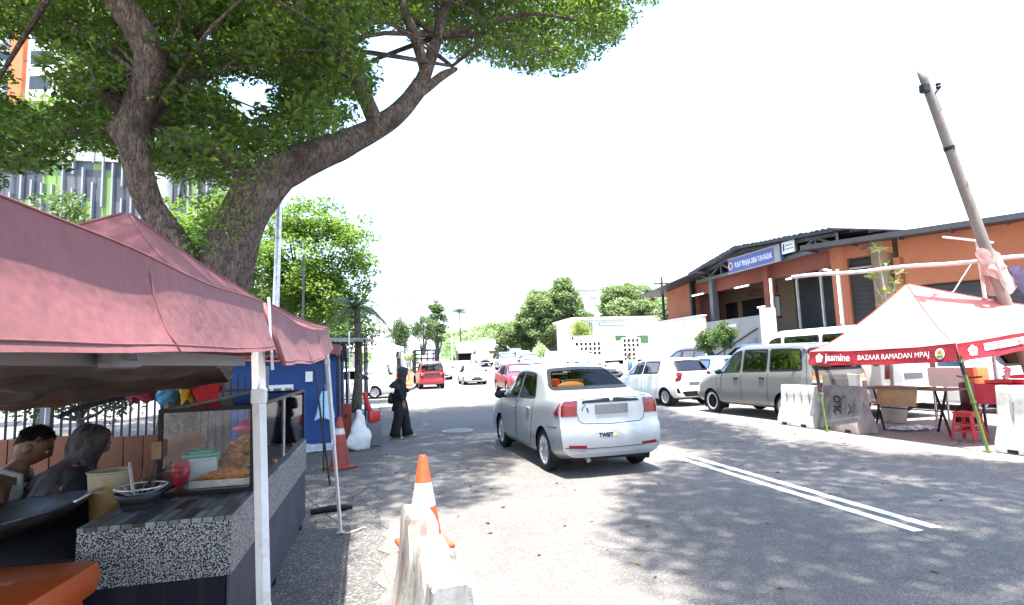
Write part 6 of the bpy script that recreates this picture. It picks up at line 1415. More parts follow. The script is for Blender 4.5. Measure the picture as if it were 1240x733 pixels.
def barriers_and_cones():
    n = NT('worn_white_plastic'); v = n.coord()
    s1 = n.noise(n.coord((9, 9, 1.0)), 1, 5, .65)
    col = n.mix(n.ramp(s1, [(.5, 0), (.64, .75)]), (.27, .26, .245), (.12, .08, .05))
    col = n.mix(n.ramp(n.noise(v, 9, 6, .8), [(.56, 0), (.64, .85)]), col, (.07, .06, .05))
    wp = n.done(n.bsdf(col, .6, 0, n.bump(n.noise(v, 25, 4), .3, .01)))
    n = NT('dirty_white_plastic'); v = n.coord()
    col = n.mix(n.ramp(n.noise(v, 3.5, 6, .75), [(.45, 0), (.7, .8)]), (.45, .43, .4), (.2, .185, .17)); wp2 = n.done(n.bsdf(col, .6))
    n = NT('grimy_plastic'); v = n.coord()
    col = n.mix(n.ramp(n.noise(v, 4, 6, .75), [(.35, 0), (.65, .8)]), (.26, .22, .2), (.1, .085, .08)); wp3 = n.done(n.bsdf(col, .6))
    water_barrier('scuffed white road barrier with a notched top, closest to the camera', (.222, 2.7, 0), R(4.5), 1.0, .8, wp, notch=True, slots=False, group=None)
    water_barrier('clean white slotted barrier beside the wheel of the grey people carrier', (8.72, 10.35, 0), R(1), .98, .84, wp2, notch=False)
    water_barrier('grimy barrier with black spray-painted letters at the red tent corner', (8.82, 9.28, 0), R(-4), .98, .86, wp3, notch=False, graf=True)
    water_barrier('white slotted barrier with a sooty top beside the near tent leg', (8.98, 6.0, 0), R(2), 1.1, .95, wp2, notch=False)
    cone('traffic_cone', 'bright orange cone with one wide white band behind the scuffed barrier', (.37, 5.1, 0), (M['cone_orange'], M['cone_band']), .76, .155, .42, R(12), ((.44, .70),))
    cone('traffic_cone', 'faded red cone with a dirty narrow band before the blue booth', (-.6, 9.35, 0), (M['cone_old'], M['cone_band']), .78, .16, .4, R(30), ((.66, .78),))
# ------------------------------------------------------------------ red tent with its lettering, tables below
def emblem(mb_list, place):
    pass

def map_text(t, val, side, txt, s0, q0, size, L, drop, mat, name, bold=.006, sx=1.0, off=.012, italic=0.0, align='CENTER'):
    vs, fs = text_verts(txt, size, bold, align, sx)
    C = val.corners_center
    mb = MB()
    pts = []
    for x, y in vs:
        x = x + italic * y
        s = s0 + x / L; q = q0 - y / drop
        p = val(side, s, q); p2 = val(side, s + .01, q); up = Vector((0, 0, 1)); tg = (p2 - p).normalized(); nn = tg.cross(up).normalized()
        if (p + nn - C).length < (p - nn - C).length: nn = -nn
        pts.append(p + nn * off)
    mb.add(pts, fs); return mb.build(name, mat, t, fixn=False)

def map_shape(t, val, side, polys, L, drop, mat, name, off=.011):
    C = val.corners_center; mb = MB()
    for poly in polys:
        pts = []
        for (s, q) in poly:
            p = val(side, s, q); p2 = val(side, s + .01, q); tg = (p2 - p).normalized(); nn = tg.cross(Vector((0, 0, 1))).normalized()
            if (p + nn - C).length < (p - nn - C).length: nn = -nn
            pts.append(p + nn * off)
        mb.add(pts, [tuple(range(len(pts)))])
    return mb.build(name, mat, t, fixn=False)

def ell(s0, q0, rx, ry, L, drop, n=20, a0=0, a1=2 * math.pi):
    return [(s0 + rx / L * math.cos(a0 + (a1 - a0) * k / n), q0 - ry / drop * math.sin(a0 + (a1 - a0) * k / n)) for k in range(n)]

def red_tent():
    corners = [(8.5, 9.72, 1.54), (8.6, 6.82, 1.585), (11.5, 6.55, 1.98), (11.45, 9.6, 1.95)]
    drop = .265
    t, val, roof = gazebo('gazebo_tent', 'red bazaar tent with bleached pale roof and printed red valance over the folding tables', corners, (10.08, 8.82, 2.8), drop,
           [(8.47, 9.42, 0), (8.66, 6.58, 0), (11.55, 6.5, 0), (11.5, 9.7, 0)], (M['pale_red'], M['red_val']), sag=.05, edge_sag=.03, seam=M['red_seam'], leg_mat=M['green_steel'], power=1.3, flare=.03)
    base = Vector((10.08, 8.82, 0)); C = sum((Vector(c) - base for c in corners), Vector()) / 4
    val.corners_center = C
    # dark upper leg sleeves
    for i, (c, f) in enumerate((((8.5, 9.72, 1.54), (8.47, 9.42, 0)), ((8.6, 6.82, 1.585), (8.66, 6.58, 0)))):
        mb = MB(); c = Vector(c) - base; f = Vector(f) - base; c = c + (C - c).normalized() * .05; mb.bar(c.lerp(f, .12), c.lerp(f, .52 if i == 0 else .3), .046); mb.build('upper_sleeve', M['dark_steel'], t)
    wt = simple('white_print', (.78, .76, .75), .6, 0, .05, 9); gd = simple('gold_print', (.55, .36, .06), .6); gn = simple('green_print', (.05, .22, .08), .6)
    L = 2.9
    def flower(side, s0, q0, r, L):
        P = [ell(s0 + r * .62 / L * math.cos(a), q0 - r * .62 / drop * math.sin(a), r * .46, r * .46, L, drop, 12) for a in [math.pi / 2 + 2 * math.pi * k / 5 for k in range(5)]]
        map_shape(t, val, side, P, L, drop, wt, 'flower_mark', .009)
        map_shape(t, val, side, [ell(s0, q0, r * .22, r * .22, L, drop, 10)], L, drop, M['red_val'], 'flower_mark', .013)
    flower(0, .085, .5, .085, L)
    map_text(t, val, 0, 'jasmine', .235, .47, .2, L, drop, wt, 'brand_lettering', .003, .95)
    map_text(t, val, 0, 'BAZAAR RAMADAN MPAJ', .625, .5, .128, L, drop, wt, 'bazaar_lettering', 0, .92)
    map_shape(t, val, 0, [ell(.915, .52, .075, .085, L, drop, 24)], L, drop, wt, 'council_emblem', .009)
    map_shape(t, val, 0, [ell(.915, .5, .05, .058, L, drop, 20)], L, drop, gd, 'council_emblem', .013)
    map_shape(t, val, 0, [[(.895, .62), (.935, .62), (.93, .75), (.9, .75)]], L, drop, gn, 'council_emblem', .014)
    map_shape(t, val, 0, [[(.905, .45), (.925, .45), (.915, .33)]], L, drop, gn, 'council_emblem', .016)
    flower(1, .09, .5, .08, 2.9)
    map_shape(t, val, 1, [[(.16, .22), (.46, .22), (.46, .62), (.16, .62)]], L, drop, wt, 'brand_panel', .009)
    map_text(t, val, 1, 'jasmine', .31, .44, .17, L, drop, M['red_val'], 'brand_lettering', .003, .9, .016)
    map_shape(t, val, 1, [[(.66, .2), (.93, .2), (.93, .62), (.66, .62)]], L, drop, wt, 'brand_panel', .009)
    # folding tables below
    brown = simple('brown_table', (.13, .085, .07), .6, 0, .25, 4)
    ft = thing('folding_table', 'brown folding table on crossed dark legs below the red tent', 'table', (9.72, 8.75, 0), R(4))
    mb = MB(); mb.bbox((0, 0, .79), (.62, 1.75, .03), .01); mb.build('table_top', brown, ft)
    for y in (-.62, .62):
        for s_ in (-1, 1):
            mb = MB(); mb.bar((s_ * .26, y + .3 * s_, .0), (-s_ * .22, y - .26 * s_, .77), .032); mb.build('leg', M['dark_steel'], ft)
    mb = MB(); mb.bar((.0, -.62, .4), (.0, .62, .4), .02); mb.build('stretcher', M['dark_steel'], ft)
    f2 = thing('folded_table', 'folded wooden table hanging tilted over the front of the brown table', 'table', (9.38, 8.62, 0), R(3))
    mb = MB(); mb.bbox(None, (.03, .78, .34), .008, M=Matrix.Translation((-.06, 0, .66)) @ Matrix.Rotation(R(14), 4, 'Y')); mb.build('table_top', M['ply'], f2)
    mb = MB(); mb.bbox((.12, 0, .825), (.4, .8, .025), .008); mb.build('table_leaf', brown, f2)
    ct = thing('side_table', 'red cloth covered table loaded with red trays at the photo edge', 'table', (10.0, 6.75, 0), R(2))
    rc = fabric('red_table_cloth', (.4, .03, .045), .05)
    mb = MB(); mb.bbox((0, 0, .9), (.8, 1.3, .03), .01); mb.build('table_top', rc, ct)
    mb = MB(); mb.grid(lambda u, v: Vector((-.41 - .02 * math.sin(u * 30) * v, -.65 + 1.3 * u, .9 - .3 * v)), 40, 5); mb.build('cloth_drop', rc, ct, smooth=True)
    for x in (-.33, .33):
        for y in (-.58, .58):
            mb = MB(); mb.bar((x, y, 0), (x, y, .89), .03); mb.build('leg', M['dark_steel'], ct)
    redp = simple('red_plastic', (.42, .02, .025)); dr = simple('dark_red_cloth', (.2, .02, .03), .7, 0, .3, 9)
    for k, (y, z, rx, lab) in enumerate(((7.12, .925, .2, 'red plastic tray near the tent leg on the red table'), (6.75, .925, -.1, 'red plastic tray in the middle of the red table'), (6.9, 1.0, .4, 'red plastic tray tilted on top of the other trays'))):
        tr = thing('serving_tray', lab, 'tray', (9.88 + .1 * k, y, z), rx)
        mb = MB(); mb.bbox((0, 0, .012), (.42, .34, .02), .006); 
        for s_ in (-1, 1): mb.bbox((s_ * .21, 0, .03), (.02, .34, .05), .006); mb.bbox((0, s_ * .17, .03), (.42, .02, .05), .006)
        mb.build('tray', redp, tr)
    mb = MB(); mb.grid(lambda u, v: Vector(((u - .5) * .7, (v - .5) * .8, .12 + .14 * math.sin(math.pi * u) * math.sin(math.pi * v) + .06 * noise.noise(Vector((u * 5, v * 5, 2))))), 20, 20); tag(mb.build('cloth_heap', dr, loc=(10.25, 6.55, .84), smooth=True), 'heap of dark red cloth on the far side of the red table', 'cloth')
    st = thing('plastic_stool', 'red plastic stool with splayed legs beside the near tent leg', 'stool', (9.45, 7.45, 0), R(10))
    mb = MB(); mb.bbox((0, 0, .45), (.3, .3, .035), .012); mb.bbox((0, 0, .41), (.27, .27, .05), .01); mb.build('seat', redp, st)
    for x in (-1, 1):
        for y in (-1, 1):
            mb = MB(); mb.bar((x * .17, y * .17, 0), (x * .12, y * .12, .42), .05, .03); mb.build('leg', redp, st)
    mb = MB()
    for z in (.16, .26):
        for s_ in (-1, 1): mb.bar((s_ * .15, -.15, z), (s_ * .15, .15, z), .02, .035); mb.bar((-.15, s_ * .15, z), (.15, s_ * .15, z), .02, .035)
    mb.build('brace', redp, st)
    cb = thing('cool_box', 'white cool box with orange end standing on a stand behind the tables', 'cool box', (11.6, 9.35, 0), R(8))
    mb = MB(); mb.bbox((0, 0, .92), (.5, .7, .4), .04); mb.build('box', simple('white_plastic2', (.7, .69, .66), .4, 0, .06, 4), cb, smooth='auto')
    mb = MB(); mb.bbox((0, -.44, .92), (.5, .2, .4), .04); mb.build('orange_end', simple('orange_box', (.7, .16, .04), .45, 0, .1, 4), cb, smooth='auto')
    for x in (-.2, .2):
        for y in (-.4, .28): MB().bar((x, y, 0), (x, y, .73), .03).build('leg', M['steel'], cb)
    pt = thing('white_board', 'blank white board leaning by the corner barrier under the tent', 'board', (9.9, 10.25, 0), R(-12))
    mb = MB(); mb.bbox((0, 0, .72), (.03, .8, .62), .008); mb.build('board', simple('paper', (.72, .72, .7)), pt); mb = MB(); mb.bar((0, -.3, 0), (0, -.3, .45), .025); mb.bar((0, .3, 0), (0, .3, .45), .025); mb.bar((.35, 0, 0), (.02, 0, .9), .02); mb.build('easel', M['dark_steel'], pt)
    mc = thing('scooter', 'dark parked scooter half hidden below the tables under the red tent', 'scooter', (11.2, 8.2, 0), R(75))
    for y in (-.6, .6): MB().lathe([(.16, -.05), (.23, -.045), (.25, 0), (.23, .045), (.16, .05)], n=24, axis='X', c=(0, y, .25)).build('wheel', M['rubber'], mc, smooth=True)
    mb = MB(); mb.bbox((0, -.35, .55), (.28, .75, .22), .07); mb.bbox((0, .3, .34), (.26, .5, .08), .03); mb.bbox((0, .55, .6), (.3, .14, .55), .05); mb.tube([(-.3, .5, .98), (0, .56, .95), (.3, .5, .98)], .016, 8); mb.build('body', simple('dark_scooter', (.08, .015, .02), .3), mc, smooth='auto')
    mb = MB(); mb.bbox((0, -.35, .7), (.26, .68, .08), .03); mb.build('seat', M['black_plastic'], mc, smooth='auto')
    mb = MB()
    q = random.Random(4)
    mb.grid(lambda u, v: Vector(((u - .5) * .9, (v - .5) * .5, .03 + .05 * noise.noise(Vector((u * 8, v * 8, 5))))), 24, 16); tag(mb.build('plastic_sheet', simple('clear_plastic_sheet', (.5, .52, .55)), loc=(9.9, 8.9, 0), smooth=True), 'crumpled clear plastic sheet on the ground below the brown table', 'plastic sheet')

def right_pole_and_pipe():
    n = NT('weathered_pole'); v = n.coord((4, 4, .8)); w = n.coord()
    col = n.ramp(n.noise(v, 2, 6, .7), [(.3, (.16, .14, .12)), (.7, (.26, .225, .2))]); col = n.mix(n.ramp(n.noise(w, 2.2, 4), [(.6, 0), (.66, .8)]), col, (.1, .075, .06))
    pm = n.done(n.bsdf(col, .85, 0, n.bump(n.noise(n.coord((30, 30, 1)), 1, 4), .5, .01)))
    t = thing('utility_pole', 'leaning weathered timber pole wrapped with a rag behind the red tent', 'utility pole', (11.49, 7.6, 0))
    mb = MB(); P = lambda z: Vector((-.3046 * z, 0, z)); bark_tube(mb, [P(-.1), P(2), P(4.3), P(6.5)], [.105, .095, .085, .066], 24, 3, .3, .025); mb.build('shaft', pm, t, smooth=True)
    mb = MB(); mb.lathe([(.088, 0), (.088, .07)], n=20, M=Matrix.Translation(P(5.03)) @ Matrix.Rotation(R(-17), 4, 'Y'), cap=False); mb.build('band', M['dark_steel'], t, smooth=True)
    mb = MB(); mb.bbox(P(6.12) + Vector((-.14, -.05, 0)), (.14, .12, .16), .03); mb.bar(P(6.05) + Vector((.1, 0, 0)), P(6.15) + Vector((.25, 0, .02)), .03); mb.bar(P(6.05) + Vector((.12, 0, 0)), P(5.75) + Vector((.13, 0, 0)), .02); mb.lathe([(.03, 0), (.045, .03), (.03, .06), (.045, .09), (.02, .12)], n=12, c=P(6.15) + Vector((.25, 0, .02))); mb.build('bracket', M['dark_steel'], t)
    # rag
    mb = MB()
    def rag(u, v):
        a = 2 * math.pi * u; c = P(3.2 - .6 * v); r = .17 + .09 * math.sin(a * 2 + 1) + .2 * v * (0.4 + .6 * math.sin(a + .6)) + .07 * noise.noise(Vector((u * 9, v * 5, 1)))
        return c + Vector((r * math.cos(a), r * math.sin(a) * .8, -.18 * v * math.sin(a * 1.5) + .09 * noise.noise(Vector((u * 8, v * 6, 4)))))
    mb.grid(rag, 48, 16); tag(mb.build('tied_rag', fabric('dirty_rag', (.55, .38, .34), .2, (.25, .12, .1), .8, 5), loc=(11.49, 7.6, 0), smooth=True), 'dirty pinkish rag tied around the leaning pole', 'rag')
    mb = MB()
    mb.grid(lambda u, v: P(2.9 - .75 * v) + Vector((.22 + .12 * u + .2 * v, -.15 + .1 * math.sin(u * 9 + v * 4), .05 * noise.noise(Vector((u * 6, v * 9, 2))))), 12, 20); tag(mb.build('hanging_cloth', fabric('blue_grey_cloth', (.14, .17, .3), .1, (.5, .48, .46), .9, 4), loc=(11.49, 7.6, 0), smooth=True), 'twisted blue and white cloth hanging from the leaning pole', 'cloth')
    # white pipe on its post
    t = thing('white_pipe', 'long white pipe carried on a thin white post in front of the orange halls', 'pipe', (11.0, 8.2, 0))
    mb = MB(); a = Vector((8.75 - 11, 10.35 - 8.2, 3.16)); b = Vector((12.6 - 11, 6.62 - 8.2, 3.12)); mb.tube([a.lerp(b, k / 16) + Vector((0, 0, .015 * math.sin(k * 1.3))) for k in range(17)], .04, 10); mb.build('pipe', M['white_steel'], t, smooth=True)
    mb = MB(); mb.bar((.08, -.1, 0), (.0, -.1, 3.5), .045); mb.bar((-.55, .1, 3.62), (.25, -.2, 3.46), .035); mb.build('post', M['white_steel'], t)
    mb = MB(); mb.tube([(-.05, .0, 3.12), (-.3, .2, 2.6), (-.7, .4, 2.3), (-1.1, .5, 2.25)], .012, 6); mb.build('cord', M['white_steel'], t, smooth=True)
    # tall potted plant
    t = thing('potted_plant', 'tall leafy plant with bright rosettes rising behind the red tent', 'plant', (10.62, 9.9, 0))
    mb = MB(); mb.lathe([(.2, 0), (.28, .5), (.3, .52), (.27, .52), (.2, .45), (0, .45)], n=20); mb.build('pot', M['concrete'], t)
    mb = MB(); q = random.Random(9); tips = [(.02, 0, 3.72, .22), (.25, .05, 3.35, .2), (.42, -.1, 3.18, .17), (-.12, .1, 3.12, .17), (-.02, -.1, 2.75, .17), (.2, -.15, 2.95, .2), (.35, .05, 2.8, .17), (.1, .1, 2.45, .2), (.3, -.1, 2.4, .17), (-.0, 0, 2.15, .2), (.25, .1, 2.05, .2), (.12, .02, 3.2, .12)]
    mb.tube([(0, 0, .4), (.05, 0, 1.4), (.12, 0, 2.3), (.06, 0, 3.0), (.02, 0, 3.7)], [.035, .03, .024, .018, .008], 8)
    for x, y, z, r in tips[1:]: mb.tube([(.1, 0, z - .6), (x * .6 + .04, y * .6, z - .35), (x, y, z)], [.016, .012, .006], 6)
    mb.build('stem', simple('pale_stem', (.3, .3, .22), .7), t, smooth=True)
    mb = MB(); V = []
    for x, y, z, r in tips:
        for k in range(13):
            a = 2 * math.pi * k / 13 + q.uniform(-.2, .2); el = R(q.uniform(-10, 60)); L_ = r * q.uniform(.8, 1.3); d = Vector((math.cos(a) * math.cos(el), math.sin(a) * math.cos(el), math.sin(el))); s_ = d.cross(Vector((0, 0, 1))).normalized() * L_ * .17; o = Vector((x, y, z))
            mb.add([o, o + d * L_ * .5 + s_, o + d * L_ + Vector((0, 0, -.12 * L_)), o + d * L_ * .5 - s_, o + d * L_ * .5 + Vector((0, 0, -.02))], [(0, 1, 4), (1, 2, 4), (2, 3, 4), (3, 0, 4)])
    mb.build('leaves', M["leaf_lime_plain"], t)

# ------------------------------------------------------------------ market halls on the right
def halls():
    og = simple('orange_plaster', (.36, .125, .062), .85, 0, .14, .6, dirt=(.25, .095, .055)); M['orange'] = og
    og_shaded = simple('shaded_orange_plaster', (.2, .05, .028), .8, 0, .1, .8)  # darker orange: the roof's shade on the beam is put into the colour
    be = simple('beige_plaster', (.24, .17, .115), .8, 0, .08, .8); dk = simple('roller_shutter', (.045, .046, .052), .5, .3, .15, 3)
    rf = simple('dark_metal_roof', (.045, .045, .05), .5, .4, .15, 2); rt = simple('metal_roof_top', (.35, .36, .37), .5, .3, .12, 2)
    tube = glow('fluorescent_light', (1, .97, .9), 1.0)
    X = 15.0
    t = thing('market_hall', 'orange market hall with open truss gable and long blue sign over the entrance', 'market building', (X, 21, 0))
    B = lambda n, c, s, m: MB().box((c[0] - X, c[1] - 21, c[2]), s).build(n, m, t)
    # orange end block and beam, pillars
    w = MB()
    w.box((.15, 25.75 - 21, 2.6), (.3, 2.6, 5.2)); w.box((3.5, 26.9 - 21, 2.6), (6.4, .3, 5.2)); w.build('wall', og, t); MB().box((.16, 19.95 - 21, 4.72), (.26, 8.9, .62)).build('beam', og_shaded, t)
    MB().box((2.2, 17.8 - 21, 3.1), (.2, 4.6, 3.6)).build('dark_partition', dk, t); w = MB(); w.box((2.2, 23.0 - 21, 3.1), (.25, 5.8, 3.6)); w.box((9, 21 - 21, 2.7), (.3, 13, 5.4)); w.box((5, 14.6 - 21, 2.6), (9, .25, 5.2)); w.box((4.6, 20 - 21, 4.75), (8.4, 10.5, .08)); w.build('inner_wall', be, t)  # the flat ceiling slab is added to darken the inside of the hall
    w = MB(); w.box((1.1, 21 - 21, 1.5), (2.1, 12, .2)); w.build('floor', M['concrete'], t)
    for y0, y1 in ((24.9, 24.0), (23.6, 21.0)):
        f = MB().box((2.06, (y0 + y1) / 2 - 21, 3.55), (.04, y0 - y1, .9)).build('window', M['win_glass'], t)
        MB().box((2.05, (y0 + y1) / 2 - 21, 4.02), (.07, y0 - y1 + .08, .06)).box((2.05, (y0 + y1) / 2 - 21, 3.08), (.07, y0 - y1 + .08, .06)).box((2.05, (y0 + y1) / 2 - 21, 3.55), (.06, .05, .86)).build('frame', M['black_plastic'], f)
    s = MB().box((2.04, 22.1 - 21, 4.32), (.05, 2.0, .36)).build('inner_sign', simple('brown_board', (.2, .09, .06), .6, 0, .3, 8), t)
    for y, m in ((22.75, M['grey_steel']), (19.0, og_shaded), (15.55, og)):
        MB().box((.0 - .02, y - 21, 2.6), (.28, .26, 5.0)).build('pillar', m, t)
    MB().box((-.1, 24.4 - 21, 2.6), (.2, .16, 5.0)).build('drain_pipe', M['dark_steel'], t)
    # trusses
    def truss(x, name):
        w = MB(); top = lambda y: 5.26 + (23.8 - y) * .152 if y > 20.2 else 5.81 - (20.2 - y) * .088
        ys = [23.7 - k * .93 for k in range(10)]
        w.bar((x, 23.8 - 21, 5.02), (x, 15.4 - 21, 5.02), .12, .14)
        for a, b in zip(ys[:-1], ys[1:]): w.bar((x, a - 21, top(a)), (x, b - 21, top(b)), .12, .12)
        for k, a in enumerate(ys):
            w.bar((x, a - 21, 5.05), (x, a - 21, top(a)), .06)
            if k < 9: w.bar((x, a - 21, 5.05 if k % 2 else top(a)), (x, ys[k + 1] - 21, top(ys[k + 1]) if k % 2 else 5.05), .07)
        w.build('truss', M['grey_steel'], t)
    for k in range(4): truss(-.15 + k * 2.6, 'truss')
    # roof, with purlins below
    prof = [(23.9, 5.42), (20.2, 5.98), (15.0, 5.52)]
    w = MB(); sub = []
    for k in range(len(prof) - 1):
        (ya, za), (yb, zb) = prof[k], prof[k + 1]; m = 40
        for i in range(m):
            y = ya + (yb - ya) * i / m; z = za + (zb - za) * i / m; sub.append((y, z + (.03 if i % 2 else 0)))
    sub.append(prof[-1])
    for i in range(len(sub) - 1):
        (ya, za), (yb, zb) = sub[i], sub[i + 1]
        w.add([(-.6, ya - 21, za), (9.5, ya - 21, za), (9.5, yb - 21, zb), (-.6, yb - 21, zb)], [(0, 1, 2, 3)])
    w.build('roof', rt, t, solid=.02)
    w = MB()
    for k in range(14):
        x = -.55 + k * .75; w.bar((x, 23.8 - 21, 5.36), (x, 20.2 - 21, 5.91), .06, .1); w.bar((x, 20.2 - 21, 5.91), (x, 15.1 - 21, 5.45), .06, .1)
    w.build('purlins', rf, t)
    w = MB(); w.add([(-1.0, 28.4 - 21, 4.9), (3, 28.4 - 21, 4.9), (3, 22.6 - 21, 5.32), (-1.0, 22.6 - 21, 5.32)], [(0, 1, 2, 3)]); w.build('lean_to_roof', rf, t, solid=.06)
    # white translucent strip under the truss
    w = MB(); n = 60
    for i in range(n):
        y = 23.9 - 5.2 * i / n; w.add([(.32, y - 21, 4.92 + .03 * (i % 2)), (.32, y - 5.2 / n - 21, 4.92 + .03 * ((i + 1) % 2)), (1.5, y - 5.2 / n - 21, 5.2), (1.5, y - 21, 5.2)], [(0, 1, 2, 3)])
    w.build('clear_roof_strip', M['white_cloth'], t)
    # shutters
    for (y0, y1, x) in ((18.7, 15.8, 1.9),):
        w = MB(); w.box((x, (y0 + y1) / 2 - 21, 3.0), (.06, y0 - y1, 3.2))
        for k in range(22): w.box((x - .04, (y0 + y1) / 2 - 21, 1.5 + k * .145), (.03, y0 - y1, .07))
        w.build('roller_shutter', dk, t)
    for y in (18.2, 17.0): MB().bar((.6, y - 21, 1.4), (.6, y - 21, 4.5), .07).build('white_post', M['white_steel'], t)
    # things fixed to the hall
    sg = thing('shop_sign', 'long blue sign reading PUSAT PENJAJA DESA TUN RAZAK with a crest at its left end', 'sign', (14.62, 19.3, 5.24))
    MB().bbox((0, 0, 0), (.12, 3.2, .62), .01).build('box', simple('blue_sign', (.075, .1, .3), .5, 0, .06, 2), sg)
    w = MB(); w.box((-.066, 0, .3), (.02, 3.2, .05)); w.box((-.066, 0, -.3), (.02, 3.2, .05)); w.box((-.066, -1.45, 0), (.016, .3, .6)); w.build('frame', simple('grey_brown_trim', (.32, .28, .25), .6), sg)
    vs, fs = text_verts('PUSAT PENJAJA DESA TUN RAZAK', .22, .004, 'CENTER', .68)
    w = MB(); w.add([(-.072, -x - .02, y * 1.35 - .02) for x, y in vs], fs); w.build('lettering', simple('sign_white', (.8, .8, .8), .6, 0, .03), sg, fixn=False)
    w = MB(); w.lathe([(.0, 0), (.17, 0), (.17, .012), (.0, .012)], n=20, M=Matrix.Translation((-.063, 1.42, 0)) @ Matrix.Rotation(R(-90), 4, 'Y')); w.build('crest', simple('crest_silver', (.5, .42, .45), .5), sg)
    w = MB(); w.add([(-.078, 1.42 + .1, .09), (-.078, 1.42 - .1, .09), (-.078, 1.42 - .07, -.07), (-.078, 1.42, -.13), (-.078, 1.42 + .07, -.07)], [(0, 1, 2, 3, 4)]); w.build('crest_shield', simple('crest_red', (.3, .05, .08), .5), sg)
    s2 = thing('square_sign', 'small white square sign with black emblem and two lines beside the blue sign', 'sign', (14.6, 17.3, 5.36))
    s2.scale = (1, .56, .78); MB().bbox((0, 0, 0), (.06, 1.1, .56), .01).build('board', simple('sign_white', (.8, .8, .8)), s2)
    w = MB(); w.lathe([(.0, 0), (.12, 0), (.12, .01), (0, .01)], n=18, M=Matrix.Translation((-.032, .36, 0)) @ Matrix.Rotation(R(-90), 4, 'Y') @ Matrix.Diagonal((1.6, .6, 1, 1)))
    for k, z in enumerate((.08, -.09)):
        q = random.Random(k); y = .18
        while y > -.42: l = q.uniform(.04, .1); w.box((-.034, y - l / 2, z), (.006, l, .055)); y -= l + .05
    w.build('marks', simple('sign_black', (.05, .04, .04), .6), s2)
    for k, (x, y, z, ry, l, lab) in enumerate(((14.5, 23.3, 4.35, 0, .9, 'white tube lamp under the beam at the left bay'), (14.9, 20.6, 4.35, 0, .9, 'white tube lamp right of the left bay windows'), (15.4, 17.9, 4.35, 0, 1.2, 'white tube lamp high in the dark entrance bay'), (15.6, 16.3, 4.3, .3, 1.2, 'slanted pair end tube lamp near the orange pillar'), (15.5, 20.0, 3.45, 0, .9, 'low white tube lamp before the dark windows'), (14.82, 18.7, 3.8, 1.57, 1.2, 'upright white tube lamp beside the dark red pillar'), (14.8, 15.4, 3.3, 1.57, 1.8, 'long upright white tube lamp on the orange corner pillar'))):
        lt = thing('tube_lamp', lab, 'lamp', (x, y, z), 0, 'fluorescent tube lamps of the market hall')
        d = Vector((0, math.cos(ry), math.sin(ry))) * l / 2
        MB().tube([-d, d], .03, 8).build('tube', tube, lt, smooth='auto'); MB().bar(-d * 1.04 + Vector((.05, 0, 0)), d * 1.04 + Vector((.05, 0, 0)), .06, .05).build('fitting', M['white_steel'], lt)
    # white hoarding and grey ramp wall before the hall
    hw = thing('white_boundary_wall', 'plain white wall with a faint green notice before the orange hall', 'wall', (14.3, 25.1, 0))
    MB().box((0, 0, 1.65), (.2, 5.0, 3.3)).build('wall', M['white_wall'], hw); MB().box((0, 0, 3.33), (.28, 5.06, .06)).build('coping', M['white_wall'], hw)
    tag(MB().bbox((14.17, 24.6, 2.8), (.02, .9, .75), .004).build('notice_board', simple('pale_green_notice', (.6, .72, .55), .6, 0, .15, 5)), 'pale notice with green print on the white wall', 'notice')
    gw = thing('grey_ramp_wall', 'grey rendered ramp wall between the white wall and the dark entrance', 'wall', (14.4, 20.6, 0))
    MB().box((0, 0, 1.5), (.2, 3.7, 3.0)).build('wall', simple('grey_render', (.2, .2, .21), .85, 0, .12, 1.2), gw)
    MB().bbox((-.14, .3, 2.68), (.05, 1.3, .12), .02).build('lamp_batten', M['white_steel'], gw)
    w = MB(); w.bar((-.15, -1.7, 2.5), (-.15, 1.8, 1.3), .05); w.build('handrail', M['dark_steel'], gw)
    pw = thing('white_gate_pillar', 'white square gate pillar by the dark entrance', 'pillar', (14.2, 18.2, 0)); MB().bbox((0, 0, 1.6), (.4, .4, 3.2), .02).build('shaft', M['white_wall'], pw)
    # --- second hall, turned towards the road
    ang = math.atan2(-.829, .559)
    t2 = thing('market_hall', 'second orange hall with dark overhanging roof and grey shutters behind the red tent', 'market building', (15.0, 15.6, 0), ang)
    # local +X runs along the front, local -Y faces the road (outwards is +Y rotated), so use y < 0 for outwards
    w = MB(); w.box((8.0, .16, 4.22), (12.5, .3, 1.5)); w.box((.15, .16, 2.5), (.3, .32, 5.0)); w.box((.95, .15, 4.78), (1.3, .28, .4)); w.box((1.72, .16, 2.2), (.28, .3, 4.4)); w.box((7, 5.0, 2.5), (14, .2, 5)); w.build('wall', og, t2)
    for (a, b, z1) in ((.3, 1.6, 4.6), (1.86, 14, 3.47)):
        w = MB(); w.box(((a + b) / 2, .5, z1 / 2), (b - a, .05, z1))
        for k in range(int(z1 / .15)): w.box(((a + b) / 2, .46, .1 + k * .15), (b - a, .03, .08))
        w.build('roller_shutter', dk, t2)
    w = MB(); w.add([(-.8, -1.0, 4.98), (14.5, -1.0, 4.98), (14.5, 5.4, 5.6), (-.8, 5.4, 5.6)], [(0, 1, 2, 3)]); w.build('roof', rf, t2, solid=.1)
    w = MB()
    for k in range(12): w.bar((-.6 + 1.25 * k, -.98, 4.88), (-.6 + 1.25 * k, .3, 5.0), .07, .1)
    w.bar((-.8, -1.02, 4.97), (14.5, -1.02, 4.97), .04, .16); w.build('eave_beams', rf, t2)
    for k, (x, z, l) in enumerate(((.7, 4.25, .8), (1.0, 3.95, .6))):
        MB().bar((x - l / 2, .3, z), (x + l / 2, .3, z), .05).build('tube_fitting', M['white_steel'], t2)
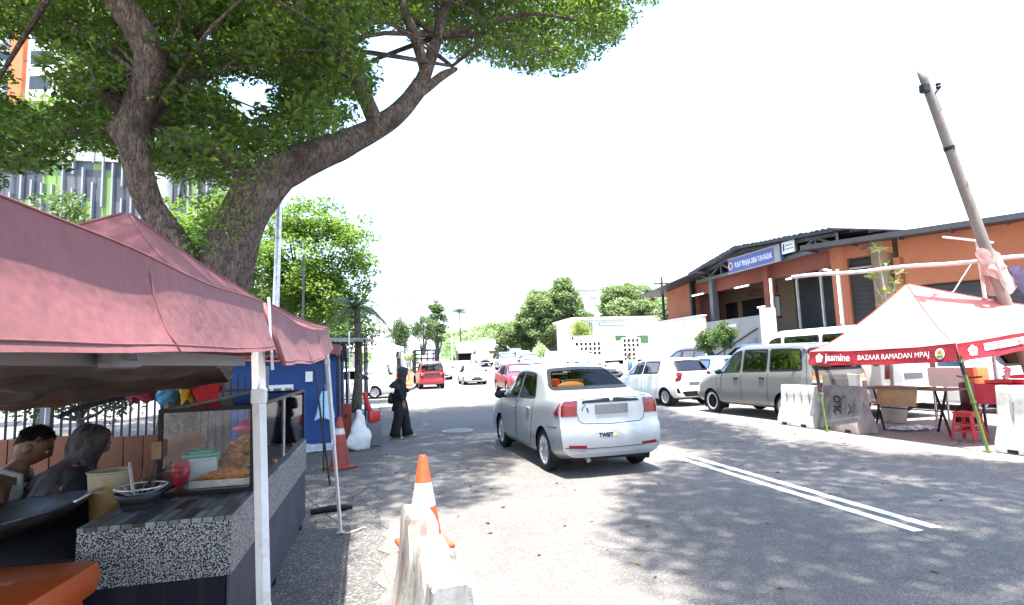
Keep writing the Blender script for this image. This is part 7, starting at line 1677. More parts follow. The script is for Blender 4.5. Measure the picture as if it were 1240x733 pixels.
    # shrubs before the white wall
    for k, (x, y, z, r, lab) in enumerate(((12.9, 20.3, 2.05, .5, 'round dark green shrub left of its twin before the grey wall'), (12.9, 19.15, 2.25, .52, 'taller round shrub in front of the grey wall'))):
        s_ = thing('round_shrub', lab, 'shrub', (x, y, 0), 0)
        MB().lathe([(.2, 0), (.27, .7), (.29, .75), (.2, .72)], n=16).build('pot', M['concrete'], s_)
        w = MB(); w.tube([(0, 0, .7), (0, 0, z - .2)], .03, 6); w.build('stem', M['bark2'], s_)
        leaf_mesh('foliage', gen_clumps((0, 0, z), (r, r, r * 1.1), 40, 31 + k, .2), 1500, .08, M['leaf_mid'], s_, 5 + k, flat=.9)

# ------------------------------------------------------------------ background
def palm(name, label, base, h, fl, seed, mat):
    t = thing(name, label, 'palm tree', base); q = random.Random(seed)
    mb = MB(); bark_tube(mb, [(0, 0, 0), (.1, 0, h * .4), (.05, .05, h)], [.2, .14, .11], 10, seed, .4, .03); mb.build('trunk', M['bark2'], t, smooth=True)
    mb = MB()
    for k in range(15):
        a = 2 * math.pi * k / 15 + q.uniform(-.2, .2); el = q.uniform(.1, 1.2); pts = []
        for i in range(11):
            u = i / 10; r = fl * u * math.cos(el * (1 - u * .3)); z = fl * (math.sin(el) * u - .95 * u * u * (1.1 - .35 * el)); pts.append(Vector((r * math.cos(a), r * math.sin(a), h + z)))
        for i in range(1, 11):
            d = (pts[i] - pts[i - 1]).normalized(); s_ = d.cross(Vector((0, 0, 1))).normalized()
            for sg in (-1, 1):
                for jj in range(2):
                    o = pts[i - 1].lerp(pts[i], jj * .5); L_ = fl * .26 * math.sin(math.pi * min(.97, .12 + (i + jj * .5) / 11.5)); tip = o + s_ * sg * L_ * .8 + d * L_ * .5 + Vector((0, 0, -L_ * .45)); wv = d * .035 * fl / 2
                    mb.add([o - wv, o + wv, tip], [(0, 1, 2)])
        mb.tube(pts, .015, 4)
    mb.build('crown', mat, t)

def block_building(name, label, loc, rz, size, storeys, bays, wall, cat='building', win=(.55, .5), roof=None, group=None):
    t = thing(name, label, cat, loc, rz, group); w, d, h = size
    MB().box((0, d / 2, h / 2), (w, d, h)).build('wall', wall, t)
    fh = h / storeys; bw = w / bays
    for i in range(storeys):
        for j in range(bays):
            x = -w / 2 + bw * (j + .5); z = fh * (i + .55)
            MB().box((x, .01, z), (bw * win[0], .12, fh * win[1])).build('window', simple('pale_window', (.3, .33, .36), .2), t)
    MB().box((0, d / 2, h + .1), (w + .5, d + .5, .2)).build('roof', roof or wall, t)
    return t

def background():
    # louvred grey and green block
    n = NT('louvre_panels'); v = n.coord(); sp = n.node('ShaderNodeMapping'); n.link(v, sp.inputs[0]); sp.inputs['Scale'].default_value = (1 / .55, 1, 1 / 2.1)
    vf = n.node('ShaderNodeVectorMath', _operation='FLOOR'); n.link(sp.outputs[0], vf.inputs[0]); wn = n.node('ShaderNodeTexWhiteNoise'); n.link(vf.outputs[0], wn.inputs['Vector'])
    col = n.ramp(wn.outputs['Value'], [(0, (.05, .056, .07)), (.4, (.085, .09, .105)), (.66, (.1, .105, .115)), (.74, (.15, .25, .06)), (1, (.16, .27, .06))]); col_ramp = None
    pm = n.done(n.bsdf(col, .6))
    for nd in pm.node_tree.nodes:
        if nd.type == 'VALTORGB': nd.color_ramp.interpolation = 'CONSTANT'
    t = thing('louvred_building', 'wide grey parking block with vertical fins and green panels behind the tree', 'building', (-27, 40, 0))
    MB().box((0, 6, 7.6), (33, 12, 15.2)).build('wall', pm, t)
    w = MB(); q = random.Random(3); x = -16.4
    while x < 16.5:
        z = 0
        while z < 15: hgt = q.uniform(2.2, 5); w.box((x, -.15, z + hgt / 2), (.09, .35, min(hgt, 15.3 - z) - .15)); z += hgt
        x += .55
    w.build('fins', simple('fin_grey', (.24, .25, .27), .5, 0, .12, 1), t)
    MB().box((0, 6, 15.35), (33.4, 12.4, .3)).build('roof', M['concrete'], t)
    w = MB(); w.lathe([(.6, 0), (.6, 15)], n=20, c=(13.7, -1.2, 0)); w.build('column', M['concrete'], t, smooth='auto')
    # tower block
    ow = simple('tower_orange', (.5, .14, .05), .8, 0, .08, .3); gw = simple('tower_grey', (.22, .22, .24), .8, 0, .08, .3)
    t = thing('apartment_tower', 'tall orange white and grey apartment tower glimpsed through the leaves', 'apartment tower', (-41, 70, 0), R(-12))
    MB().box((0, 6, 25), (14, 12, 50)).build('wall', M['white_wall'], t)
    for x, m in ((-5.5, gw), (-.4, ow), (3.0, ow)): MB().box((x, -.25, 25.1), (1.4, .6, 50.2)).build('pilaster', m, t)
    for i in range(17):
        z = 1.4 + 2.9 * i
        for x, w_ in ((-2.8, 3.0), (1.3, 1.8), (5.3, 2.6)):
            b = MB().box((x, -.02, z + .5), (w_ * .9, .14, 1.5)).build('window', M['win_glass'], t)
            if x != 5.3: MB().box((x, -.55, z - .75), (w_, 1.0, .9)).build('balcony', simple('balcony_blue_grey', (.4, .46, .52), .7, 0, .1, 1), t)
    # trees behind the tents
    simple_tree('broad_tree', 'bright green leafy tree just right of the forked trunk', 'tree', (-2.9, 24.5, 0), .2, 3.6, (-2.7, 24.5, 5.9), (3.1, 2.3, 3.5), 200, 210, .15, M['leaf_bright'], 21, .62, 'roadside trees beyond the tents')
    simple_tree('broad_tree', 'bright green tree seen in the fork between the two trunks', 'tree', (-6.6, 22, 0), .22, 3.5, (-6.3, 22, 5.6), (3.3, 2.2, 2.6), 150, 190, .16, M['leaf_bright'], 22, .65, 'roadside trees beyond the tents')
    simple_tree('broad_tree', 'dark green sapling in front of the louvred block', 'tree', (-10.2, 20.5, 0), .14, 3.2, (-10.0, 20.5, 6.1), (1.5, 1.4, 1.6), 40, 170, .16, M['leaf_mid'], 23, .55, 'roadside trees beyond the tents')
    simple_tree('broad_tree', 'low yellowish tree at the photo edge above the pink tent', 'tree', (-13.6, 22, 0), .16, 3.2, (-13.4, 22, 6.3), (1.9, 1.6, 1.6), 40, 170, .17, M['leaf_bright'], 24, .6, 'roadside trees beyond the tents')
    simple_tree('broad_tree', 'shaded mid green tree behind the far tents and lamp post', 'tree', (-5.2, 32, 0), .2, 3, (-3.9, 32, 4.4), (4.6, 2.4, 2.8), 150, 160, .2, M['leaf_mid'], 25, .8, 'roadside trees beyond the tents')
    palm('palm_tree', 'slender palm with drooping fronds beside the bright green tree', (-.78, 20.5, 0), 3.62, 1.4, 4, M['leaf_palm'])
    palm('palm_tree', 'small distant palm beside a pale pole over the road end', (13.5, 95, 0), 10.2, 3.2, 6, M['leaf_palm'])
    palm('palm_tree', 'low dark palm behind the white tents on the left', (1.6, 52, 0), 4.3, 2.0, 8, M['leaf_palm'])
    simple_tree('round_tree', 'large round dense tree in the middle distance above the parked cars', 'tree', (19.1, 60, 0), .5, 2.5, (19.1, 60, 6.7), (4.3, 3.4, 4.4), 190, 200, .3, M['leaf_far'], 27, 1.0, 'trees beyond the car park')
    simple_tree('round_tree', 'lower spreading tree to the left of the large round tree', 'tree', (15.5, 64, 0), .3, 2, (15.6, 64, 4.2), (2.8, 2.4, 2.4), 70, 180, .3, M['leaf_far'], 28, .95, 'trees beyond the car park')
    simple_tree('round_tree', 'round tree behind the low white building', 'tree', (22.7, 48, 0), .35, 2.5, (22.7, 48, 6.2), (3.4, 2.4, 2.6), 150, 190, .27, M['leaf_far'], 29, .85, 'trees beyond the car park')
    simple_tree('round_tree', 'small tree top rising behind the orange hall roof', 'tree', (27, 40, 0), .25, 3, (26.0, 41, 6.9), (1.9, 1.8, 1.9), 50, 170, .24, M['leaf_far'], 30, .8, 'trees beyond the car park')
    simple_tree('round_tree', 'tree of mixed greens beside the orange hall end wall', 'tree', (21.3, 36, 0), .2, 2, (20.6, 36, 4.6), (1.7, 1.6, 1.5), 45, 160, .2, M['leaf_far'], 35, .7, 'trees beyond the car park')
    simple_tree('columnar_tree', 'dense upright columnar evergreen beside the white tents', 'tree', (1.85, 50, 0), .12, .8, (1.85, 50, 4.2), (.85, .85, 1.75), 70, 230, .14, M['leaf_mid'], 32, .42, flat=1.0)
    simple_tree('street_tree', 'thin street tree with sparse dark crown before the white block', 'tree', (4.6, 60, 0), .14, 2.5, (4.7, 60, 5.4), (1.7, 1.4, 1.7), 40, 130, .2, M['leaf_mid'], 33, .6)
    simple_tree('street_tree', 'tall narrow conifer beside the thin street tree', 'tree', (7.4, 72, 0), .18, 2.5, (7.4, 72, 7.0), (1.3, 1.2, 3.4), 60, 150, .24, M['leaf_mid'], 34, .6)
    simple_tree('bush', 'yellow green bush spilling over the perforated wall', 'bush', (15.0, 40.5, 0), .08, 1.5, (15.0, 40.5, 3.7), (.9, .7, .95), 40, 190, .12, M['leaf_lime'], 36, .45)
    simple_tree('bush', 'low bright bush at the foot of the columnar evergreen', 'bush', (2.6, 48, 0), .06, .6, (2.6, 48, 2.2), (.8, .7, .7), 24, 190, .12, M['leaf_bright'], 37, .4)
    simple_tree('bush', 'dark green bush growing behind the dark bar fence', 'bush', (-6.0, 13.5, 0), .08, .7, (-6.0, 13.5, 1.3), (1.6, .9, .8), 50, 190, .1, M['leaf_mid'], 41, .45)
    simple_tree('bush', 'leafy bush between the bar fence and the blue booth', 'bush', (-4.0, 15.5, 0), .08, .7, (-4.1, 15.5, 1.2), (1.2, .8, .8), 40, 190, .1, M['leaf_bright'], 42, .45)
    # far wooded hill
    mb = MB()
    def hill(u, v):
        x = -160 + 420 * u; y = 210 + 220 * v; z = 40 * math.sin(math.pi * min(1, v * .9)) * (.72 + .28 * math.sin(u * 9 + 1)) + 4 * noise.noise(Vector((u * 14, v * 6, 0)))
        return Vector((x, y, max(-1, z - 1)))
    mb.grid(hill, 60, 24); h = mb.build('hills', simple('hill_green', (.1, .16, .06), .9, 0, .3, .05), smooth=True); tag(h, kind='structure')
    q = random.Random(5); cl = []
    for i in range(620):
        u, v = q.uniform(.34, .72), q.uniform(.0, .5); p = hill(u, v); cl.append((p.x, p.y, p.z + 1.0, q.uniform(2.0, 3.6)))
    o = leaf_mesh('woods', cl, 42, 1.25, M['leaf_far'], None, 40, flat=.8, per_r=False); tag(o, 'far wooded hillside seen at the end of the road', 'woods', kind='stuff')
    # white multi storey block
    block_building('office_block', 'long white office block with dark window bands far behind the tents', (7.5, 150, 0), R(3), (17, 14, 19.3), 5, 9, M['white_wall'])
    # low white building and walls
    t = block_building('low_building', 'low white building with two green windows left of the orange hall', (20.6, 42, 0), R(-2), (11.0, 5, 4.65), 1, 1, M['white_wall'], win=(.001, .001))
    for x in (-1.6, .25): MB().box((x, -.04, 3.0), (.95, .1, .62)).build('window', simple('green_window', (.05, .12, .04), .3), t)
    MB().box((-2.3, -.1, 4.28), (2.2, .2, .16)).build('lintel', M['concrete'], t); w = MB()
    for k in range(9): w.box((-5.3 + k * .16, -.05, 3.95), (.05, .08, .95))
    w.build('louvre', M['grey_steel'], t); MB().box((4.3, -.12, 2.2), (2.2, .12, 4.2)).build('grey_panel', simple('pale_grey_panel', (.5, .51, .52), .7, 0, .06, 1), t)
    for x in (4.0, 4.9): MB().bbox((x, -.3, 3.05), (.45, .3, .32), .02).build('air_unit', M['dark_steel'], t)
    t = thing('perforated_wall', 'white courtyard wall with perforated block panels before the low building', 'wall', (14.6, 34, 0))
    w = MB(); w.box((0, .1, .7), (5.2, .2, 1.4)); w.box((-1.65, .1, 2.9), (1.9, .2, .25)); w.box((.2, .1, 1.9), (1.3, .2, 1.5)); w.box((-2.55, .1, 2.2), (.15, .2, 1.6)); w.box((2.3, .1, 1.7), (.9, .2, .9)); w.build('wall', M['white_wall'], t)
    for (x0, z0, nx, nz) in ((-2.4, 1.45, 6, 4), (.9, 1.0, 4, 6)):
        w = MB(); s_ = .3
        for i in range(nx + 1): w.box((x0 + i * s_, .1, z0 + nz * s_ / 2), (.09, .18, nz * s_))
        for k in range(nz + 1): w.box((x0 + nx * s_ / 2, .1, z0 + k * s_), (nx * s_, .17, .09))
        w.build('screen_block', M['white_wall'], t); MB().box((x0 + nx * s_ / 2, .24, z0 + nz * s_ / 2), (nx * s_, .04, nz * s_)).build('screen_backing', M['dark_steel'], t)
    MB().box((-2.0, -.05, .9), (.5, .1, 1.1)).build('orange_door', simple('orange_door', (.5, .12, .05), .6), t)
    block_building('house', 'white house with a shallow roof behind the round trees', (23.2, 62, 0), R(4), (5, 5, 9.6), 3, 3, M['white_wall'], win=(.4, .4), roof=M['concrete'])
    # white tents on the left and in the car park
    for k, (x, y, pk, w_, lab) in enumerate(((-.4, 39, 3.75, 2.0, 'white peaked tent nearest the columnar evergreen'), (-3.6, 41, 3.3, 1.9, 'white tent half hidden behind the blue roofed stall'))):
        gazebo('white_tent', lab, [(x - w_, y - 1.6, 2.75), (x + w_, y - 1.6, 2.75), (x + w_, y + 1.6, 2.75), (x - w_, y + 1.6, 2.75)], (x, y, pk), .22, [(x - w_, y - 1.6, 0), (x + w_, y - 1.6, 0), (x + w_, y + 1.6, 0), (x - w_, y + 1.6, 0)], (M['white_cloth'], M['white_cloth']), truss=False, nseg=8, leg_w=.07, hems=False)
    gazebo('white_tent', 'low white tent among the parked cars behind the silver sedan', [(8.95, 29, 1.62), (12.3, 29, 1.58), (12.3, 32, 1.6), (8.95, 32, 1.62)], (10.6, 30.4, 2.35), .16, [(9, 29, 0), (12.3, 29, 0), (12.3, 32, 0), (9, 32, 0)], (M['white_cloth'], M['white_cloth']), truss=False, nseg=8, leg_mat=M['dark_steel'], hems=False)
    # blue roofed stall on the left
    t = thing('market_stall', 'open stall with pale blue metal roof beyond the blue booth', 'stall', (-1.9, 18.5, 0))
    mb = MB(); mb.grid(lambda u, v: Vector((-2.6 + 4.3 * u, -1.0 + 3.4 * v, 2.38 + .2 * (1 - u) + .014 * (int(u * 60) % 2) + .05 * v)), 60, 2); mb.build('roof', simple('pale_blue_roof', (.38, .5, .58), .5, .2, .1, 2), t, solid=.02)
    for x in (-2.4, -.4, 1.5):
        for y in (-.9, 2.2): MB().bar((x, y, 0), (x, y, 2.4), .06).build('post', M['dark_steel'], t)
    mb = MB(); mb.box((-.9, 1.5, .9), (2.0, .8, 1.8)); mb.build('dark_shelving', simple('stall_dark', (.05, .045, .045), .8, 0, .5, 6), t)
    for k, (x, y, h, w_, roofm, lab) in enumerate(((11.6, 75, 3.2, 2.6, 'white', 'open stall with dark interior at the road end'), (14.5, 75, 3.4, 2.6, 'white', 'stall with yellow goods at the road end'), (17.2, 74, 3.2, 2.0, 'white', 'stall with blue shutter at the road end'))):
        t = thing('market_stall', lab, 'stall', (x, y, 0), 0, 'market stalls at the road end')
        mb = MB(); mb.grid(lambda u, v: Vector((-w_ / 2 - .1 + (w_ + .2) * u, -1 + 2.6 * v, h + 1.2 * v * (1 if v < .5 else 1) - .0)), 2, 2); mb.build('roof', M['white_wall'], t, solid=.05)
        mb = MB(); mb.box((0, 1.4, h / 2), (w_, .1, h)); mb.box((-w_ / 2, .3, h / 2), (.1, 2.2, h)); mb.box((w_ / 2, .3, h / 2), (.1, 2.2, h)); mb.build('wall', [M['black_plastic'], simple('yellow_goods', (.42, .36, .22), .8, 0, .4, 3), simple('blue_shutter', (.22, .34, .5), .5)][k], t)
        mb = MB(); mb.box((0, -.6, .6), (w_ * .9, .4, 1.2)); mb.build('counter', M['white_wall'], t)
        mb = MB(); mb.box((0, -1.02, h - .1), (w_ + .2, .05, .45)); mb.build('fascia', simple('pink_white_fascia', (.68, .56, .56), .7, 0, .2, 1.5), t)
    # pink/red roofed shop next to the round tree
    # lamp posts and poles
    t = thing('street_lamp', 'tall steel street lamp with a curved arm beside the forked trunk', 'street lamp', (-2.35, 14, 0))
    mb = MB(); mb.tube([(0, 0, 0), (.02, 0, 3), (.1, 0, 6.6), (.2, 0, 7.7), (.5, 0, 8.25), (1.1, 0, 8.42)], [.085, .08, .06, .05, .045, .04], 12); mb.build('pole', M['steel'], t, smooth=True); mb = MB(); mb.bbox((1.3, 0, 8.42), (.5, .2, .1), .03); mb.build('lamp_head', M['steel'], t); mb = MB(); mb.bbox((1.3, 0, 8.36), (.34, .14, .03), .008); mb.build('diffuser', M['clear_lens'], t)
    def post(name, label, x, y, h, r, mat, lean=0, cross=None, cat='pole', grp=None):
        t = thing(name, label, cat, (x, y, 0), 0, grp); mb = MB(); mb.tube([(0, 0, 0), (lean, 0, h)], [r, r * .75], 10); mb.build('shaft', mat, t, smooth='auto')
        if cross:
            for z in cross: MB().bar((lean - .5, 0, z), (lean + .5, 0, z), .07).build('crossarm', M['dark_steel'], t)
        return t
    post('thin_pole', 'thin dark pole behind the pink tents below the bright tree', -2.46, 20, 5.4, .045, M['grey_steel'])
    post('utility_pole', 'dark slim utility pole standing before the low white building', 15.1, 27.6, 5.85, .09, simple('dark_pole', (.05, .045, .04), .8), -.05, (5.5, 4.95), 'utility pole')
    post('lamp_pole', 'pale pole rising beside the white tents', 1.0, 55, 9.0, .08, M['white_steel'])
    post('lamp_pole', 'pale slim pole beside the small distant palm', 11.2, 88, 10.5, .12, M['white_steel'])
    post('lamp_pole', 'pale pole at the road end before the wooded hill', 15.0, 95, 9.5, .12, M['white_steel'])
    def cable(name, label, a, b, sag, r=.012):
        a = Vector(a); b = Vector(b); mb = MB(); mb.tube([a.lerp(b, k / 30) + Vector((0, 0, -sag * 4 * (k / 30) * (1 - k / 30))) for k in range(31)], r, 5); tag(mb.build(name, M['grey_steel'], smooth=True), label, 'cable')
    cable('overhead_cable', 'thin overhead cable crossing the sky from the tree to the right', (-3.5, 24, 9.4), (22, 30, 10.2), .5, .016)
    cable('overhead_cable', 'cable running from the utility pole past the round tree', (15.1, 27.6, 5.5), (28, 60, 9.5), .3, .02)
    cable('overhead_cable', 'cable running from the leaning pole over the orange hall', (9.6, 7.6, 6.15), (-2, 30, 9.0), .9, .005)
    # fence and boards behind the seated people
    t = thing('metal_fence', 'dark upright bar fence behind the seated people', 'fence', (-3.6, 7.8, 0), R(12))
    mb = MB()
    for k in range(56): mb.bar((-2.6 + k * .085, 0, .1), (-2.6 + k * .085, 0, 1.45), .022)
    mb.bar((-2.65, 0, .3), (2.15, 0, .3), .04); mb.bar((-2.65, 0, 1.3), (2.15, 0, 1.3), .04); mb.build('bars', M['dark_steel'], t)
    for x in (-2.65, -.2, 2.15): MB().bbox((x, 0, .8), (.09, .09, 1.6), .01).build('post', M['grey_steel'], t)
    for k, (x, y, rz, w_, lab) in enumerate(((-2.72, 5.5, 4, 1.0, 'orange brown plank screen behind the seated man'), (-1.78, 5.2, -3, .72, 'orange brown plank screen right of the woman in black'))):
        t = thing('plank_screen', lab, 'screen', (x, y, 0), R(rz), 'plank screens behind the cooks'); mb = MB(); n_ = int(w_ / .13)
        for j in range(n_): mb.bbox((-w_ / 2 + (j + .5) * w_ / n_, 0, .53), (w_ / n_ - .008, .025, 1.06), .004)
        mb.build('planks', simple('orange_planks', (.2, .062, .022), .55, 0, .22, 3, bump=.1), t); mb = MB(); mb.box((0, .03, .2), (w_, .03, .08)); mb.box((0, .03, .85), (w_, .03, .08)); mb.build('rails', M['wood'], t)
    # colourful bags and cloths hanging at the back of the counter
    def hang(name, label, loc, sx, h, mat, seed, cat):
        mb = MB(); mb.grid(lambda u, v: Vector((sx * (.35 + .65 * math.sin(math.pi * min(1, v * .8 + .1))) * math.cos(2 * math.pi * u) + .03 * noise.noise(Vector((u * 9, v * 4, seed))), .09 * math.sin(2 * math.pi * u) + .03 * noise.noise(Vector((u * 5, v * 5, seed + 3))), -h * v + .03 * math.sin(u * 13 + seed))), 26, 12)
        tag(mb.build(name, mat, loc=loc, smooth=True), label, cat)
    hang('hanging_cloth', 'bright red cloth hanging below the tarp by the glass case', (-1.36, 5.05, 1.575), .11, .3, fabric('bright_red_cloth', (.55, .02, .03), .2), 1, 'cloth')
    hang('hanging_cloth', 'yellow cloth hanging beside the bright red one', (-1.5, 5.05, 1.57), .055, .24, fabric('yellow_cloth', (.6, .36, .03), .2), 2, 'cloth')
    hang('hanging_bag', 'blue and white plastic bag hanging left of the yellow cloth', (-1.66, 5.1, 1.5), .08, .2, simple('bright_blue_bag', (.08, .32, .6), .3, 0, .4, 14), 3, 'bag')
    hang('hanging_bag', 'brown net bag of goods hanging below the coloured cloths', (-1.58, 5.2, 1.4), .12, .28, simple('brown_net', (.11, .08, .04), .8, 0, .6, 30, bump=.6), 4, 'bag')
    hang('hanging_cloth', 'small red and blue striped cloth at the tarp edge', (-1.85, 5.1, 1.49), .1, .14, fabric('red_blue_cloth', (.4, .05, .1), .2, (.03, .06, .35), .9, 5), 5, 'cloth')
    mb = MB(); mb.tube([(-2.15, 9.1, 1.72), (-1.3, 8.0, 1.66), (-.5, 5.6, 1.73)], .014, 6); tag(mb.build('orange_rope', simple('orange_rope', (.5, .09, .02), .8), smooth=True), 'orange rope strung from the tree trunk to the pink tent', 'rope')
# ------------------------------------------------------------------ people
def skin_mesh(nodes, edges, root, sub=2):
    """nodes {name: ((x, y, z), radius or (rx, ry))} -> grown mesh"""
    names = list(nodes); ix = {n: i for i, n in enumerate(names)}
    me = bpy.data.meshes.new('figure'); me.from_pydata([nodes[n][0] for n in names], [(ix[a], ix[b]) for a, b in edges], [])
    o = bpy.data.objects.new('figure', me); COL.objects.link(o)
    o.modifiers.new('skin', 'SKIN'); 
    for n in names:
        r = nodes[n][1]; r = r if isinstance(r, tuple) else (r, r)
        sv = me.skin_vertices[0].data[ix[n]]; sv.radius = r; sv.use_root = (n == root)
    sd = o.modifiers.new('sub', 'SUBSURF'); sd.levels = sub; sd.render_levels = sub
    bpy.context.view_layer.update()
    m2 = eval_mesh(o, 'figure'); vs = [tuple(v.co) for v in m2.vertices]; fs = [tuple(p.vertices) for p in m2.polygons]
    bpy.data.objects.remove(o); bpy.data.meshes.remove(me); bpy.data.meshes.remove(m2)
    return vs, fs

def head_geo(Mx, n=28, m=22):
    """a head looking along +Y, chin to crown about 0.23"""
    vs = []
    for i in range(m + 1):
        th = math.pi * i / m
        for j in range(n):
            ph = 2 * math.pi * j / n
            x, y, z = math.sin(th) * math.cos(ph), math.sin(th) * math.sin(ph), math.cos(th)
            w = .074 * (1 - .28 * max(0, -z)**1.5); p = Vector((x * w, y * (.094 - .012 * max(0, -z)), z * .117))
            if y > 0:
                f = y
                p.y += .022 * math.exp(-((x / .16)**2 + ((z + .12) / .22)**2)) * f      # nose
                p.y += .008 * math.exp(-((x / .3)**2 + ((z + .5) / .1)**2)) * f         # lips
                p.y += .010 * math.exp(-((x / .32)**2 + ((z + .85) / .16)**2))           # chin
                p.y += .006 * math.exp(-((z - .22) / .1)**2) * f                         # brow
                for sx in (-1, 1): p.y -= .011 * math.exp(-(((x - sx * .42) / .17)**2 + ((z - .05) / .11)**2)) * f
            else: p.z += .006 * (-y)
            vs.append(Mx @ p)
    fs = [(i * n + j, (i + 1) * n + j, (i + 1) * n + (j + 1) % n, i * n + (j + 1) % n) for i in range(m) for j in range(n)]
    ears = MB()
    for sx in (-1, 1): ears.ball((sx * .075, -.008, -.012), (.012, .022, .032), 8, 6)
    k = len(vs); vs += [Mx @ Vector(v) for v in ears.v]; fs += [tuple(k + i for i in f) for f in ears.f]
    return vs, fs

def hand_geo(wrist, d, palm_n, size=.17, curl=.5, side=1):
    """palm and five bent fingers; d = direction of the fingers, palm_n = where the palm looks"""
    d = Vector(d).normalized(); nrm = Vector(palm_n); nrm = (nrm - d * nrm.dot(d)).normalized(); s_ = d.cross(nrm) * side; w = Vector(wrist)
    mb = MB(); pl = size * .5
    mb.bbox(None, (size * .44, size * .16, pl * 1.05), size * .06, M=Matrix.Translation(w + d * pl * .5) @ Matrix((s_, nrm, d)).transposed().to_4x4())
    for k, (off, ln) in enumerate(((-.16, .40), (-.055, .46), (.05, .43), (.15, .34))):
        b = w + d * pl * .92 + s_ * off * size; L_ = ln * size; pts = [b - d * .02]; dirn = d.copy()
        for q in range(3):
            pts.append(pts[-1] + dirn * (L_ * (.45, .32, .23)[q] + (.02 if q == 0 else 0))); dirn = (dirn + nrm * curl).normalized()
        mb.tube(pts, [size * .05, size * .046, size * .042, size * .03], 7)
    b = w + d * pl * .25 - s_ * size * .18; t = (d * .7 - s_ * .6 + nrm * .35).normalized(); mb.tube([b, b + t * size * .2, b + (t + d * .4).normalized() * size * .36], [size * .06, size * .055, size * .036], 7)
    return mb.v, mb.f

def add_geo(mb, g): mb.add(*g)

def eyes(t, hM):
    for sx in (-1, 1):
        mb = MB(); mb.ball(hM @ Vector((sx * .03, .08, .005)), .012, 10, 8); e = mb.build('eye', M['eye'], t, smooth=True)
        mb = MB(); mb.ball(hM @ Vector((sx * .031, .089, .005)), .0055, 8, 6); mb.build('iris', M['hair'], e, smooth=True)
        mb = MB(); mb.tube([hM @ Vector((sx * x, y, z)) for x, y, z in ((.014, .09, .026), (.03, .09, .031), (.046, .08, .026))], .004, 6); mb.build('eyebrow', M['hair'], t, smooth=True)

def rot_to(d, up=(0, 0, 1)):
    d = Vector(d).normalized(); x = d.cross(Vector(up)).normalized(); u = x.cross(d)
    return Matrix((x, d, u)).transposed().to_4x4()

